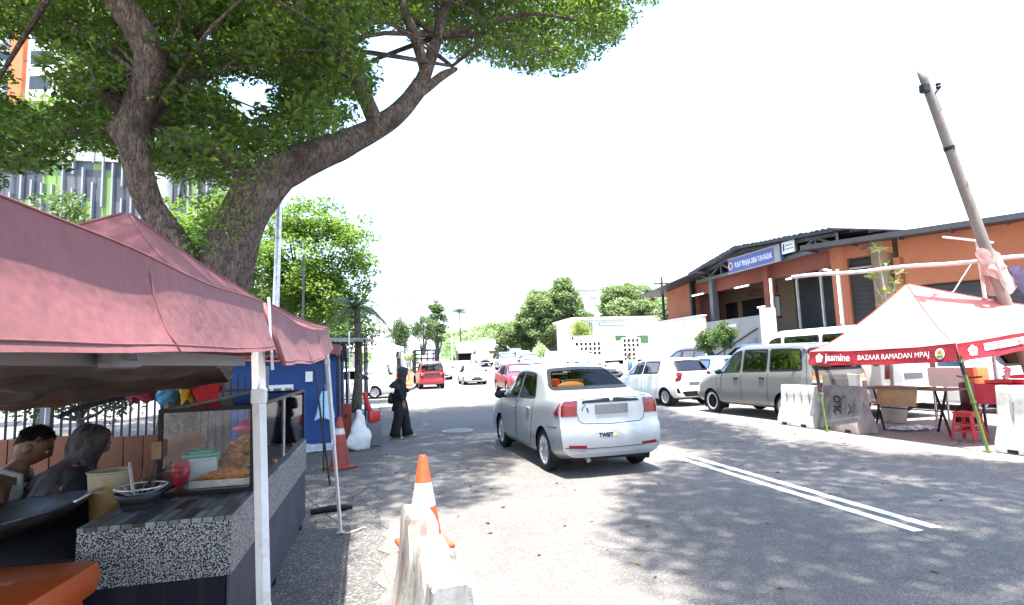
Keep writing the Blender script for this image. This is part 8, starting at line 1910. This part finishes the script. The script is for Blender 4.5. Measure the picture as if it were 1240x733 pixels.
def walking_woman():
    t = thing('person', 'person in black clothes and dark headscarf walking across the road with a phone', 'person', (.45, 12.63, 0), R(-84))
    s = .93
    P = lambda x, y, z: (x * s, y * s, z * s)
    # local +Y is the way she walks, +X her right side (towards the camera)
    nodes = {'pelvis': (P(0, 0, .86), .1), 'chest': (P(0, .02, 1.2), .11), 'neck': (P(0, .045, 1.36), .05), 'skull': (P(0, .07, 1.43), .05),
             'hipR': (P(.09, .0, .82), .08), 'kneeR': (P(.1, -.05, .46), .055), 'ankR': (P(.1, -.15, .085), .034), 'toeR': (P(.11, .0, .03), .028),
             'hipL': (P(-.09, .02, .82), .08), 'kneeL': (P(-.09, .13, .46), .055), 'ankL': (P(-.09, .16, .08), .034), 'toeL': (P(-.1, .33, .035), .028),
             'shR': (P(.17, .0, 1.28), .05), 'elR': (P(.21, -.03, 1.02), .04), 'wrR': (P(.2, .05, .8), .026),
             'shL': (P(-.17, .02, 1.28), .05), 'elL': (P(-.2, .08, 1.03), .04), 'wrL': (P(-.1, .28, 1.1), .026)}
    ed = [('pelvis', 'chest'), ('chest', 'neck'), ('neck', 'skull'), ('pelvis', 'hipR'), ('hipR', 'kneeR'), ('kneeR', 'ankR'), ('ankR', 'toeR'), ('pelvis', 'hipL'), ('hipL', 'kneeL'), ('kneeL', 'ankL'), ('ankL', 'toeL'), ('chest', 'shR'), ('shR', 'elR'), ('elR', 'wrR'), ('chest', 'shL'), ('shL', 'elL'), ('elL', 'wrL')]
    mb = MB(); add_geo(mb, skin_mesh(nodes, ed, 'pelvis'))
    add_geo(mb, head_geo(Matrix.Translation(P(0, .09, 1.5)) @ Matrix.Rotation(R(-18), 4, 'X') @ Matrix.Scale(s, 4)))
    add_geo(mb, hand_geo(P(.2, .05, .8), (0, .2, -1), (-1, 0, 0), .16, .35, 1)); add_geo(mb, hand_geo(P(-.1, .28, 1.1), (.25, 1, .3), (.3, -.3, 1), .16, .7, -1))
    mb.build('body', M['skin'], t, smooth=True)
    mb = MB(); mb.tube([P(.07, 0, .9), P(.09, -.02, .75), P(.1, -.06, .46), P(.1, -.12, .2), P(.1, -.15, .045)], [.12, .125, .1, .105, .125], 16); mb.tube([P(-.07, 0, .9), P(-.09, .05, .75), P(-.09, .12, .46), P(-.09, .155, .2), P(-.09, .18, .045)], [.12, .125, .1, .105, .125], 16)
    mb.v = [tuple(Vector(v) + Vector((1, 1, 0)) * .014 * noise.noise(Vector((v[0] * 18, v[1] * 18, v[2] * 4)))) for v in mb.v]; mb.build('trousers', M['black_cloth'], t, smooth=True)
    tu = {'hem': (P(0, -.05, .56), (.19, .21)), 'hip': (P(0, -.01, .85), (.15, .14)), 'waist': (P(0, .0, 1.0), (.14, .125)), 'chest': (P(0, .01, 1.2), (.15, .125)), 'neck': (P(0, .04, 1.34), .07),
          'sR': (P(.16, .0, 1.27), .075), 'eR': (P(.21, -.03, 1.03), .062), 'wR': (P(.2, .04, .84), .05), 'sL': (P(-.16, .02, 1.27), .075), 'eL': (P(-.2, .08, 1.04), .062), 'wL': (P(-.12, .24, 1.085), .05)}
    mb = MB(); add_geo(mb, skin_mesh(tu, [('hem', 'hip'), ('hip', 'waist'), ('waist', 'chest'), ('chest', 'neck'), ('chest', 'sR'), ('sR', 'eR'), ('eR', 'wR'), ('chest', 'sL'), ('sL', 'eL'), ('eL', 'wL')], 'hip'))
    mb.v = [tuple(Vector(v) + Vector(v).normalized() * .012 * noise.noise(Vector(v) * 9)) for v in mb.v]; mb.build('tunic', M['black_cloth'], t, smooth=True)
    headscarf(t, P(0, .085, 1.48), s * 1.17, R(-18), simple('charcoal_scarf', (.028, .028, .03), .85, 0, .3, 12, bump=.3, bscale=26))
    mb = MB(); mb.bbox(P(.13, .06, .03), (.085 * s, .26 * s, .02), .008); mb.v = []; mb.f = []; mb.mi = []
    for x, y0, z0, tl in ((.1, -.08, .02, R(-8)), (-.095, .25, .02, R(5))):
        mb.bbox(None, (.095, .25, .022), .009, M=Matrix.Translation(P(x, y0, z0)) @ Matrix.Rotation(tl, 4, 'X'))
    mb.build('sandals', simple('pale_sandal', (.4, .33, .28), .7), t)
    b = thing('shoulder_bag', 'black shoulder bag hanging behind the walking person', 'bag', (.45, 12.63, 0), R(-84))
    mb = MB(); mb.lathe([(.02, 0), (.14, .02), (.155, .12), (.12, .26), (.03, .33)], n=16, M=Matrix.Translation(P(-.02, -.2, .78)) @ Matrix.Diagonal((.3, .5, .75, 1))); mb.build('bag', M['black_plastic'], b, smooth=True)
    mb = MB(); mb.tube([P(-.06, -.2, 1.12), P(-.12, -.1, 1.3), P(-.15, .02, 1.36)], .01, 6); mb.build('strap', M['black_plastic'], b, smooth=True)
    ph = MB(); ph.bbox(None, (.07, .012, .14), .005, M=Matrix.Translation(P(-.06, .38, 1.17)) @ Matrix.Rotation(R(-35), 4, 'X')); o = ph.build('mobile_phone', M['dark_steel']); o.matrix_world = Matrix.Translation((.45, 12.63, 0)) @ Matrix.Rotation(R(-84), 4, 'Z'); tag(o, 'mobile phone held up by the walking person', 'phone')

def headscarf(t, c, s, tilt, mat, cape=.34, name='headscarf', back=1.0):
    Mx = Matrix.Translation(c) @ Matrix.Rotation(tilt, 4, 'X') @ Matrix.Scale(s, 4)
    mb = MB(); n = 40; rows = []
    # hood with a face opening, then a cape over the shoulders
    def ring(z, rx, ry, yo, openw):
        out = []
        for j in range(n + 1):
            a = R(90 + openw) + (2 * math.pi - 2 * R(openw)) * j / n
            out.append(Vector((rx * math.cos(a), yo + ry * math.sin(a), z)))
        return out
    spec = [(.128, .02, .03, -.01, 10), (.12, .055, .07, -.01, 40), (.095, .083, .1, -.008, 46), (.05, .093, .112, -.012, 46), (0, .094, .114, -.014, 44), (-.05, .09, .108, -.012, 40), (-.09, .085, .098, -.006, 30), (-.125, .09, .092, .004, 8), (-.16, .115, .10, .0, 4), (-.21, .165, .125, -.01, 3), (-.27, .2, .15, -.02, 3), (-cape, .215, .165, -.03, 3)]
    for k, (z, rx, ry, yo, ow) in enumerate(spec):
        r_ = ring(z, rx, ry, yo, ow)
        rows += [Mx @ (p + Vector((p.x, p.y, 0)).normalized() * ((.014 * noise.noise(Vector((p.x * 26, p.y * 26, z * 4))) + .006 * noise.noise(Vector((p.x * 70, p.y * 70, z * 16)))) * (1 + k * .2))) for p in r_]
    w = n + 1; K = len(spec)
    mb.add(rows, [(i * w + j, i * w + j + 1, (i + 1) * w + j + 1, (i + 1) * w + j) for i in range(K - 1) for j in range(n)])
    mb.build(name, mat, t, smooth=True, solid=.008)

def chair(name, label, loc, rz, mat, group=None):
    t = thing(name, label, 'chair', loc, rz, group)
    MB().bbox((0, 0, .43), (.42, .42, .03), .012).build('seat', mat, t, smooth='auto')
    mb = MB()
    def back(u, v):
        x = (u - .5) * (.42 - .1 * v * v); return Vector((x, -.2 - .08 * v - .03 * math.cos((u - .5) * 3), .46 + .46 * v - .06 * (2 * abs(u - .5))**3 * v))
    mb.grid(back, 16, 12); fs = []
    for f, k in zip(mb.f, range(len(mb.f))):
        i, j = k % 16, k // 16
        if 6 <= i <= 9 and 3 <= j <= 6: continue      # the hand hole
        fs.append(f)
    mb.f = fs; mb.mi = [0] * len(fs); mb.build('backrest', mat, t, smooth=True, solid=.012)
    for x in (-1, 1):
        for y in (-1, 1): MB().bar((x * .21, y * .22, 0), (x * .17, y * .17, .42), .045, .03).build('leg', mat, t)
    return t

def seated_people():
    grey = simple('grey_plastic_chair', (.11, .118, .135), .4, 0, .12, 4)
    chair('plastic_chair', 'grey plastic chair with a holed back under the person in black', (-2.1, 3.98, -.0), R(-30), grey, None)
    chair('plastic_chair', 'grey plastic chair under the man in the pale vest', (-2.48, 4.25, 0), R(-70), grey, None)
    # the man, facing to the right and a little away
    t = thing('person', 'person with short dark hair in a pale sleeveless vest sitting with head bent', 'person', (-2.33, 4.2, -.09), R(-75))
    nodes = {'pelvis': ((0, 0, .54), (.14, .12)), 'belly': ((0, .03, .72), (.14, .12)), 'chest': ((0, .06, .92), (.16, .12)), 'neck': ((0, .12, 1.08), .058), 'skull': ((0, .17, 1.15), .05),
             'shR': ((.2, .06, .98), .07), 'elR': ((.25, .12, .72), .048), 'wrR': ((.18, .33, .68), .032), 'shL': ((-.2, .07, .98), .07), 'elL': ((-.24, .14, .72), .048), 'wrL': ((-.16, .34, .68), .032),
             'hipR': ((.1, .05, .5), .1), 'knR': ((.14, .42, .5), .07), 'anR': ((.14, .4, .09), .04), 'toR': ((.15, .56, .04), .035), 'hipL': ((-.1, .05, .5), .1), 'knL': ((-.14, .42, .5), .07), 'anL': ((-.14, .4, .09), .04), 'toL': ((-.15, .56, .04), .035)}
    ed = [('pelvis', 'belly'), ('belly', 'chest'), ('chest', 'neck'), ('neck', 'skull'), ('chest', 'shR'), ('shR', 'elR'), ('elR', 'wrR'), ('chest', 'shL'), ('shL', 'elL'), ('elL', 'wrL'), ('pelvis', 'hipR'), ('hipR', 'knR'), ('knR', 'anR'), ('anR', 'toR'), ('pelvis', 'hipL'), ('hipL', 'knL'), ('knL', 'anL'), ('anL', 'toL')]
    man = skin_mesh(nodes, ed, 'pelvis', 3); mb = MB(); add_geo(mb, man); hM = Matrix.Translation((0, .2, 1.21)) @ Matrix.Rotation(R(-30), 4, 'X') @ Matrix.Scale(1.02, 4)
    add_geo(mb, head_geo(hM)); add_geo(mb, hand_geo((.18, .33, .68), (-.4, 1, -.1), (-.4, 0, -1), .18, .5, 1)); add_geo(mb, hand_geo((-.16, .34, .68), (.4, 1, -.1), (.4, 0, -1), .18, .5, -1)); mb.build('body', M['skin_dark'], t, smooth=True)
    mb = MB(); vs, fs = head_geo(hM @ Matrix.Translation((0, -.006, .006)) @ Matrix.Scale(1.06, 4)); inv = hM.inverted()
    mb.add(vs, [f for f in fs if max(i for i in f) < 28 * 23 and all((inv @ Vector(vs[i])).z > .045 + .09 * max(0, (inv @ Vector(vs[i])).y / .1) - .1 * max(0, -(inv @ Vector(vs[i])).y / .1) for i in f)]); h = mb.build('hair', M['hair'], t, smooth=True)
    q = random.Random(3); cl = []
    for k in range(260):
        v = Vector((q.gauss(0, 1), q.gauss(0, 1) - .35, abs(q.gauss(0, 1)) + .1)).normalized(); p = hM @ Vector((v.x * .079, v.y * .1 - .006, .01 + v.z * .116))
        if v.z > .25 + .5 * max(0, v.y): cl.append((p.x, p.y, p.z, .012))
    leaf_mesh('hair_tufts', cl, 5, .03, M['hair'], t, 6, flat=1, aspect=.14, up=0, per_r=False)
    mb = MB(); V_ = [(.47, .195, .175, 0), (.6, .185, .17, .015), (.72, .185, .168, .03), (.82, .2, .17, .045), (.9, .208, .165, .06), (.96, .198, .145, .068), (1.0, .165, .115, .08)]; n_ = 40
    mb.add([(rx * math.cos(a) * (1 + .03 * noise.noise(Vector((math.cos(a) * 4, math.sin(a) * 4, z * 5)))), yo + ry * math.sin(a) * (1 + .04 * noise.noise(Vector((math.cos(a) * 5, math.sin(a) * 5, z * 6)))), z) for z, rx, ry, yo in V_ for a in [2 * math.pi * k / n_ for k in range(n_)]], [(i * n_ + k, i * n_ + (k + 1) % n_, (i + 1) * n_ + (k + 1) % n_, (i + 1) * n_ + k) for i in range(len(V_) - 1) for k in range(n_)])
    for sx in (-1, 1): mb.tube([(sx * .12, .17, .97), (sx * .115, .165, 1.05), (sx * .11, .08, 1.085), (sx * .115, -.01, 1.05), (sx * .12, -.03, .97)], .019, 8)
    eyes(t, hM); mb.build('vest', simple('pale_vest', (.3, .32, .31), .85, 0, .2, 9), t, smooth=True)
    sh = {'w': ((0, .02, .54), (.15, .13)), 'hR': ((.1, .08, .51), .115), 'kR': ((.14, .4, .5), .09), 'hL': ((-.1, .08, .51), .115), 'kL': ((-.14, .4, .5), .09)}
    mb = MB(); add_geo(mb, skin_mesh(sh, [('w', 'hR'), ('hR', 'kR'), ('w', 'hL'), ('hL', 'kL')], 'w')); mb.build('shorts', simple('dark_shorts', (.03, .035, .05), .8), t, smooth=True)
    # the woman in black, her back to the camera, working at the small wok
    t = thing('person', 'person in a patterned black headscarf sitting with back turned and reaching for the wok', 'person', (-2.0, 4.15, -.1), R(-52))
    nodes = {'pelvis': ((0, 0, .54), (.15, .13)), 'belly': ((0, .04, .74), (.14, .12)), 'chest': ((0, .1, .96), (.15, .12)), 'neck': ((0, .17, 1.1), .05), 'skull': ((0, .2, 1.16), .05),
             'shR': ((.18, .1, 1.02), .06), 'elR': ((.27, .2, .84), .045), 'wrR': ((.3, .42, .95), .03), 'shL': ((-.18, .1, 1.02), .06), 'elL': ((-.24, .2, .8), .045), 'wrL': ((-.1, .42, .86), .03),
             'hipR': ((.1, .05, .5), .1), 'knR': ((.13, .42, .5), .07), 'anR': ((.13, .4, .09), .04), 'toR': ((.14, .55, .04), .033), 'hipL': ((-.1, .05, .5), .1), 'knL': ((-.13, .42, .5), .07), 'anL': ((-.13, .4, .09), .04), 'toL': ((-.14, .55, .04), .033)}
    mb = MB(); add_geo(mb, skin_mesh(nodes, ed, 'pelvis')); hM = Matrix.Translation((0, .22, 1.22)) @ Matrix.Rotation(R(-25), 4, 'X')
    add_geo(mb, head_geo(hM)); add_geo(mb, hand_geo((.3, .42, .95), (.1, 1, .2), (-.5, 0, -1), .165, .7, 1)); add_geo(mb, hand_geo((-.1, .42, .86), (.3, 1, 0), (.3, 0, -1), .165, .6, -1)); mb.build('body', M['skin'], t, smooth=True)
    dr = {'hem': ((0, .28, .3), (.24, .3)), 'seat': ((0, .08, .52), (.24, .22)), 'waist': ((0, .04, .72), (.19, .16)), 'chest': ((0, .08, .94), (.185, .15)), 'neck': ((0, .15, 1.06), .08), 'sR': ((.18, .1, 1.0), .09), 'eR': ((.27, .2, .85), .072), 'wR': ((.3, .38, .93), .055), 'sL': ((-.18, .1, 1.0), .09), 'eL': ((-.24, .2, .81), .072), 'wL': ((-.11, .39, .86), .055)}
    mb = MB(); add_geo(mb, skin_mesh(dr, [('hem', 'seat'), ('seat', 'waist'), ('waist', 'chest'), ('chest', 'neck'), ('chest', 'sR'), ('sR', 'eR'), ('eR', 'wR'), ('chest', 'sL'), ('sL', 'eL'), ('eL', 'wL')], 'waist')); mb.build('dress', M['black_cloth'], t, smooth=True)
    n = NT('patterned_scarf'); v = n.coord(); wv = n.node('ShaderNodeTexVoronoi', Scale=16); n.link(n.mix(.3, v, n.node('ShaderNodeTexNoise', Scale=8).outputs['Color']), wv.inputs['Vector'])
    pat = n.mix(n.ramp(wv.outputs['Distance'], [(.25, 0), (.4, 1)]), (.008, .006, .007), (.05, .038, .042)); fm = n.done(n.bsdf(pat, .6))
    eyes(t, hM); headscarf(t, (0, .21, 1.21), .98, R(-25), fm, cape=.5)

def motorbike_far():
    t = thing('motorcycle', 'parked dark motorcycle beside the white courtyard wall', 'motorcycle', (14.4, 29, 0), R(40))
    for y in (-.62, .62): MB().lathe([(.2, -.05), (.28, -.04), (.3, 0), (.28, .04), (.2, .05)], n=20, axis='X', c=(0, y, .3)).build('wheel', M['rubber'], t, smooth=True)
    mb = MB(); mb.bbox((0, 0, .55), (.25, .8, .3), .08); mb.bbox((0, -.35, .85), (.26, .65, .1), .04); mb.tube([(-.35, .45, 1.05), (0, .5, 1.02), (.35, .45, 1.05)], .02, 8); mb.bar((0, .6, .3), (0, .45, 1.05), .07); mb.build('body', M['black_plastic'], t, smooth='auto')
    p = thing('person', 'small distant person in a blue shirt standing by the courtyard wall', 'person', (13.1, 28, 0), R(60))
    nodes = {'pelvis': ((0, 0, .9), .12), 'chest': ((0, .02, 1.25), .14), 'neck': ((0, .03, 1.42), .055), 'skull': ((0, .04, 1.5), .05), 'hR': ((.09, 0, .86), .09), 'kR': ((.1, .03, .48), .06), 'aR': ((.1, 0, .08), .04), 'tR': ((.1, .14, .035), .035), 'hL': ((-.09, 0, .86), .09), 'kL': ((-.1, .03, .48), .06), 'aL': ((-.1, 0, .08), .04), 'tL': ((-.1, .14, .035), .035), 'sR': ((.19, 0, 1.34), .06), 'eR': ((.24, 0, 1.07), .045), 'wR': ((.24, .1, .85), .03), 'sL': ((-.19, 0, 1.34), .06), 'eL': ((-.24, 0, 1.07), .045), 'wL': ((-.24, .1, .85), .03)}
    ed = [('pelvis', 'chest'), ('chest', 'neck'), ('neck', 'skull'), ('pelvis', 'hR'), ('hR', 'kR'), ('kR', 'aR'), ('aR', 'tR'), ('pelvis', 'hL'), ('hL', 'kL'), ('kL', 'aL'), ('aL', 'tL'), ('chest', 'sR'), ('sR', 'eR'), ('eR', 'wR'), ('chest', 'sL'), ('sL', 'eL'), ('eL', 'wL')]
    mb = MB(); add_geo(mb, skin_mesh(nodes, ed, 'pelvis')); add_geo(mb, head_geo(Matrix.Translation((0, .05, 1.6)))); add_geo(mb, hand_geo((.24, .1, .85), (0, .1, -1), (-1, 0, 0), .17, .3, 1)); add_geo(mb, hand_geo((-.24, .1, .85), (0, .1, -1), (1, 0, 0), .17, .3, -1)); mb.build('body', M['skin'], p, smooth=True)
    sh = {'b': ((0, 0, .88), .145), 'c': ((0, .02, 1.24), .165), 'n': ((0, .03, 1.38), .08), 'sR': ((.18, 0, 1.33), .08), 'eR': ((.23, 0, 1.1), .065), 'sL': ((-.18, 0, 1.33), .08), 'eL': ((-.23, 0, 1.1), .065)}
    mb = MB(); add_geo(mb, skin_mesh(sh, [('b', 'c'), ('c', 'n'), ('c', 'sR'), ('sR', 'eR'), ('c', 'sL'), ('sL', 'eL')], 'b')); mb.build('shirt', simple('blue_shirt', (.06, .22, .5), .8), p, smooth=True)
    tr = {'w': ((0, 0, .9), .13), 'hR': ((.09, 0, .84), .1), 'kR': ((.1, .03, .48), .08), 'aR': ((.1, 0, .12), .065), 'hL': ((-.09, 0, .84), .1), 'kL': ((-.1, .03, .48), .08), 'aL': ((-.1, 0, .12), .065)}
    mb = MB(); add_geo(mb, skin_mesh(tr, [('w', 'hR'), ('hR', 'kR'), ('kR', 'aR'), ('w', 'hL'), ('hL', 'kL'), ('kL', 'aL')], 'w')); mb.build('trousers', M['black_cloth'], p, smooth=True)
    mb = MB(); vs, fs = head_geo(Matrix.Translation((0, .045, 1.605)) @ Matrix.Scale(1.06, 4)); mb.add(vs, [f for f in fs if max(f) < 28 * 23 and all(vs[i].z > 1.63 + .4 * max(0, vs[i].y - .05) for i in f)]); mb.build('hair', M['hair'], p, smooth=True)
# ------------------------------------------------------------------ vehicles
def vehicles():
    silver = paint('silver_paint', (.3, .31, .33), .5, .36); white = paint('white_paint', (.74, .74, .73)); champ = paint('grey_green_paint', (.18, .18, .172), .45, .34)
    red = paint('red_paint', (.3, .012, .02), 0, .3); teal = paint('pale_blue_paint', (.22, .48, .56), .2, .3); dark = paint('dark_grey_paint', (.07, .08, .1), .4, .3); blue = paint('navy_paint', (.07, .13, .26), .3, .3)
    S = sedan_shape()
    root, sh = build_car('silver_sedan', 'silver sedan driving away with red tail lamps and blank grey plate', 'car', (2.96, 9.22, 0), R(2.0), S, silver, h=.027, near=True, glass=glass_mat('clear_car_glass', (.45, .46, .46), .988, (.35, .36, .38)))
    root.scale = (.905, 1, 1)
    # exhaust, stickers, reflectors, items behind the rear window
    MB().lathe([(.032, 0), (.032, .14), (.026, .14), (.026, .02)], n=16, M=Matrix.Translation((-.42, -2.12, .235)) @ Matrix.Rotation(R(-90), 4, 'X')).build('exhaust', M['chrome'], root, smooth='auto')
    for sg in (-1, 1):
        mb = MB(); sh.patch(mb, sh.rear, [(sg * .44, .385), (sg * .70, .395), (sg * .70, .435), (sg * .44, .425)], .006, res=.08); mb.build('reflector', M['tail'], root, smooth=True, fixn=False)
    mb = MB(); vs, fs = text_verts('TWIST', .075, .004)
    pts = [sh.hit(sh.rear, x - .13, y + .545, .005) for x, y in vs]
    mb.add([p[0] for p in pts], fs); mb.build('bumper_sticker', M['black_plastic'], root, fixn=False)
    mb = MB(); q = random.Random(4)
    for k in range(9): 
        cx_, cz = .03 + q.uniform(-.06, .1), .565 + q.uniform(-.04, .05); sh.patch(mb, sh.rear, [(cx_ + q.uniform(.008, .03) * math.cos(a), cz + q.uniform(.008, .025) * math.sin(a)) for a in [2 * math.pi * i / 6 for i in range(6)]], .0045, res=.08)
    mb.build('sticker_patch', simple('yellow_sticker', (.42, .36, .18), .5, 0, .5, 30), root, fixn=False)
    mb = MB(); q = random.Random(8)
    for k in range(8):
        cx_, cz = -.43 + q.uniform(-.04, .06), .94 + q.uniform(-.1, .09); sh.patch(mb, sh.rear, [(cx_ + q.uniform(.008, .024) * math.cos(a), cz + q.uniform(.008, .02) * math.sin(a)) for a in [2 * math.pi * i / 6 for i in range(6)]], .0045, res=.08)
    mb.build('boot_sticker', simple('dark_sticker', (.05, .05, .03), .5, 0, .5, 30), root, fixn=False)
    mb = MB(); hb = sh.hit(sh.rear, 0, 1.0, .008)[0]; mb.lathe([(.0, 0), (.035, 0), (.03, .012), (0, .014)], n=16, M=Matrix.Translation(hb) @ Matrix.Rotation(R(90), 4, 'X')); mb.build('badge', M['chrome'], root, smooth=True)
    for (x, n_) in ((.52, 3),):
        mb = MB()
        for k in range(n_): sh.patch(mb, sh.rear, [(x + k * .045, 1.035), (x + k * .045 + .03, 1.035), (x + k * .045 + .03, 1.055), (x + k * .045, 1.055)], .005)
        mb.build('lettering_strip', M['chrome'], root, fixn=False)
    mb = MB(); mb.ball((-.2, -1.14, 1.15), (.22, .1, .075), 18, 10); o = mb.build('cushion', simple('orange_cushion', (.7, .33, .06), .8, 0, .1, 6), smooth=True); o.matrix_world = Matrix.Translation((2.96, 9.22, 0)) @ Matrix.Rotation(R(2), 4, 'Z'); tag(o, 'orange cushion lying behind the rear window of the silver sedan', 'cushion')
    for k, (x, w_, h_, m, lab) in enumerate(((-.4, .14, .14, simple('orange_bag', (.6, .08, .015), .6), 'orange bag on the left of the rear shelf of the silver sedan'), (-.1, .3, .12, simple('brown_bag', (.16, .07, .06), .7), 'dark brown bag behind the cushion in the silver sedan'))):
        mb = MB(); mb.bbox((x, -1.0, 1.13 + h_ / 2 - .05), (w_, .12, h_ + .1), .04); o = mb.build('bag', m, smooth='auto'); o.matrix_world = Matrix.Translation((2.96, 9.22, 0)) @ Matrix.Rotation(R(2), 4, 'Z'); tag(o, lab, 'bag')
    # window visors
    for sg in (-1, 1):
        mb = MB()
        for w in ((.3, -.04), (-.15, -.66)):
            A = [(w[0] + (w[1] - w[0]) * k / 8, sh.top(w[0] + (w[1] - w[0]) * k / 8) - .115) for k in range(9)]; B = [(y, z - .055) for y, z in A]; sh.strip(mb, sh.side(sg), A, B, .02, closed=False)
        mb.build('window_visor', M['black_plastic'], root, smooth=True, fixn=False)
    build_car('white_hatchback', 'white hatchback with angular red tail lamps parked beyond the silver sedan', 'car', (9.3, 17.55, 0), R(8), hatch_shape(), white, h=.042, near=True, glass=M['dark_glass'])
    build_car('people_carrier', 'grey green people carrier with black wheels and amber topped tail lamps', 'car', (9.62, 12.42, 0), R(3), mpv_shape(), champ, h=.036, near=True)
    build_car('white_van', 'white van with a dark windscreen behind the grey people carrier', 'van', (11.7, 12.7, 0), R(-1), van_shape(), white, h=.055, glass=M['dark_glass'])[0].scale = (1, 1.05, 1.09)
    build_car('blue_hatchback', 'pale blue hatchback between the white hatchback and the people carrier', 'car', (11.9, 18.6, 0), R(3), dict(hatch_shape(), L=3.8), teal, h=.055)
    build_car('dark_wagon', 'dark grey blue car with a pale roof behind the white hatchback', 'car', (14.2, 23.6, .4), R(10), hatch_shape(), dark, h=.06)
    build_car('navy_sedan', 'navy car roof showing before the grey ramp wall', 'car', (13.9, 18.7, .4), R(0), dict(hatch_shape()), blue, h=.07)
    build_car('white_hatchback', 'white car seen under the red tent behind the tables', 'car', (14.2, 11.6, 0), R(4), hatch_shape(), white, h=.06)
    build_car('white_hatchback', 'white car with a black wheel arch behind the red table', 'car', (14.6, 7.8, 0), R(-3), hatch_shape(), white, h=.06)
    # middle distance
    sd = dict(sedan_shape(), rims='alloy')
    build_car('red_sedan', 'red sedan coming towards the camera behind the silver sedan', 'car', (6.95, 28.4, 0), R(180), sd, red, h=.055)
    build_car('white_sedan', 'white sedan driving towards the camera down the middle of the road', 'car', (6.75, 41.6, 0), R(180), sd, white, h=.06)
    build_car('red_hatchback', 'red five door car with a pale screen driving away in front of the lorry', 'car', (3.3, 38.1, 0), R(0), dict(mpv_shape(), rims='alloy', L=4.1, tail=[(34, 1.3), (44, 1.3), (46, .85), (36, .85)]), red, h=.06)
    build_car('white_sedan', 'white sedan parked side-on with a silver wheel behind the walking person', 'car', (-1.3, 28.95, 0), R(-90), sd, white, h=.045, near=True, glass=M['dark_glass'])
    build_car('white_pickup', 'white high car with a pale windscreen behind the side-on white sedan', 'car', (-.15, 34.4, 0), R(176), dict(mpv_shape(), rims='alloy'), white, h=.06)
    for k, (x, y, sp, c, rz, lab) in enumerate(((9.7, 36.0, sd, white, 172, 'white car nearest behind the low white tent in the parked row'), (11.7, 37.2, sd, white, 168, 'white car behind the low white tent, right of its neighbour in the row'), (13.3, 39.5, hatch_shape(), white, 165, 'white hatchback in the parked row behind the red sedan'), (10.3, 45.5, sd, silver, 175, 'silver grey car in the parked row before the round tree'), (12.2, 47.5, sd, white, 175, 'white car farthest along the parked row at the road end'), (14.6, 35.0, hatch_shape(), silver, 170, 'silver hatchback at the right end of the parked row before the perforated wall'), (12.6, 33.0, sd, white, 172, 'white car tucked close behind the low white tent roof'), (11.2, 41.5, sd, silver, 170, 'silver car in the second rank of the parked row'), (13.8, 44.0, sd, white, 166, 'white car at the right of the second rank below the big round tree'), (12.9, 53.0, hatch_shape(), silver, 170, 'silver hatchback at the back of the parked row under the round tree'), (9.4, 52.0, hatch_shape(), white, 180, 'white small car standing at the left of the parked row'))):
        build_car('parked_car', lab, 'car', (x, y, .06 * (y - 31)), R(rz), dict(sp), c, h=.075, group='cars parked in the sunlit row', glass=M['dark_glass'])
    # lorry with a caged bed, and a white van beyond it
    t = thing('cage_lorry', 'white lorry with a dark barred cage bed driving away', 'lorry', (3.85, 48.5, 0))
    MB().bbox((0, 2.0, 1.45), (1.75, 1.5, 1.7), .12).build('cab', white, t, smooth='auto'); mb = MB(); mb.box((0, -.6, .95), (1.95, 3.6, .12)); mb.box((0, -.3, .7), (.9, 4.5, .22)); mb.build('bed', M['grey_steel'], t)
    mb = MB()
    for x in (-.95, .95):
        for k in range(8): mb.bar((x, -2.35 + k * .5, 1.0), (x, -2.35 + k * .5, 2.75), .09)
        for z in (1.35, 1.7, 2.05, 2.4, 2.72): mb.bar((x, -2.38, z), (x, 1.15, z), .08)
    for k in range(5): mb.bar((-.95 + k * .475, -2.38, 1.0), (-.95 + k * .475, -2.38, 2.75), .1)
    for z in (1.35, 1.7, 2.05, 2.4, 2.72): mb.bar((-.98, -2.38, z), (.98, -2.38, z), .1)
    for k in range(5): mb.bar((-.95, -2.3 + k * .85, 2.75), (.95, -2.3 + k * .85, 2.75), .04)
    mb.build('cage', M['dark_steel'], t)
    for y in (-1.4, 1.9):
        for x in (-.78, .78): MB().lathe([(.22, -.1), (.38, -.09), (.4, 0), (.38, .09), (.22, .1)], n=20, axis='X', c=(x, y, .4)).build('wheel', M['rubber'], t, smooth=True)
    for x in (-.7, .7): MB().bbox((x, -2.42, .85), (.3, .06, .14), .01).build('tail_lamp', M['tail'], t)
    build_car('white_van', 'white van standing just right of the caged lorry', 'van', (6.3, 57, 0), R(175), van_shape(), white, h=.08, glass=M['dark_glass'])
    og = simple('orange_barrier_plastic', (.75, .18, .04), .6, 0, .1, 4)
    for k, x in enumerate((1.55, 2.2)):
        t = thing('road_barrier', ('orange slotted barrier left of its twin near the white tents', 'orange slotted barrier beside the road right of its twin')[k], 'road barrier', (x, 43.0 - .0, 0), R(90), 'orange road barriers')
        mb = MB(); prof = [(-.2, 0), (-.2, .15), (-.1, .4), (-.08, 1.1), (.08, 1.1), (.1, .4), (.2, .15), (.2, 0)]; mb.prism(prof, lambda u, v: (u, -.28, v), lambda u, v: (u, .28, v)); mb.build('shell', og, t); mb = MB()
        for y in (-.14, .14): mb.box((-.1, y, .7), (.06, .06, .5)); mb.box((.1, y, .7), (.06, .06, .5))
        mb.build('slots', M['white_steel'], t)

EXPO = 2.5
set_stage(); set_ground(); main_tree(); left_tents(); food_stall(); blue_booth(); roadside_bits(); barriers_and_cones()
red_tent(); right_pole_and_pipe(); halls(); background(); walking_woman(); seated_people(); motorbike_far(); vehicles()
for o in list(bpy.data.meshes):
    if o.users == 0: bpy.data.meshes.remove(o)
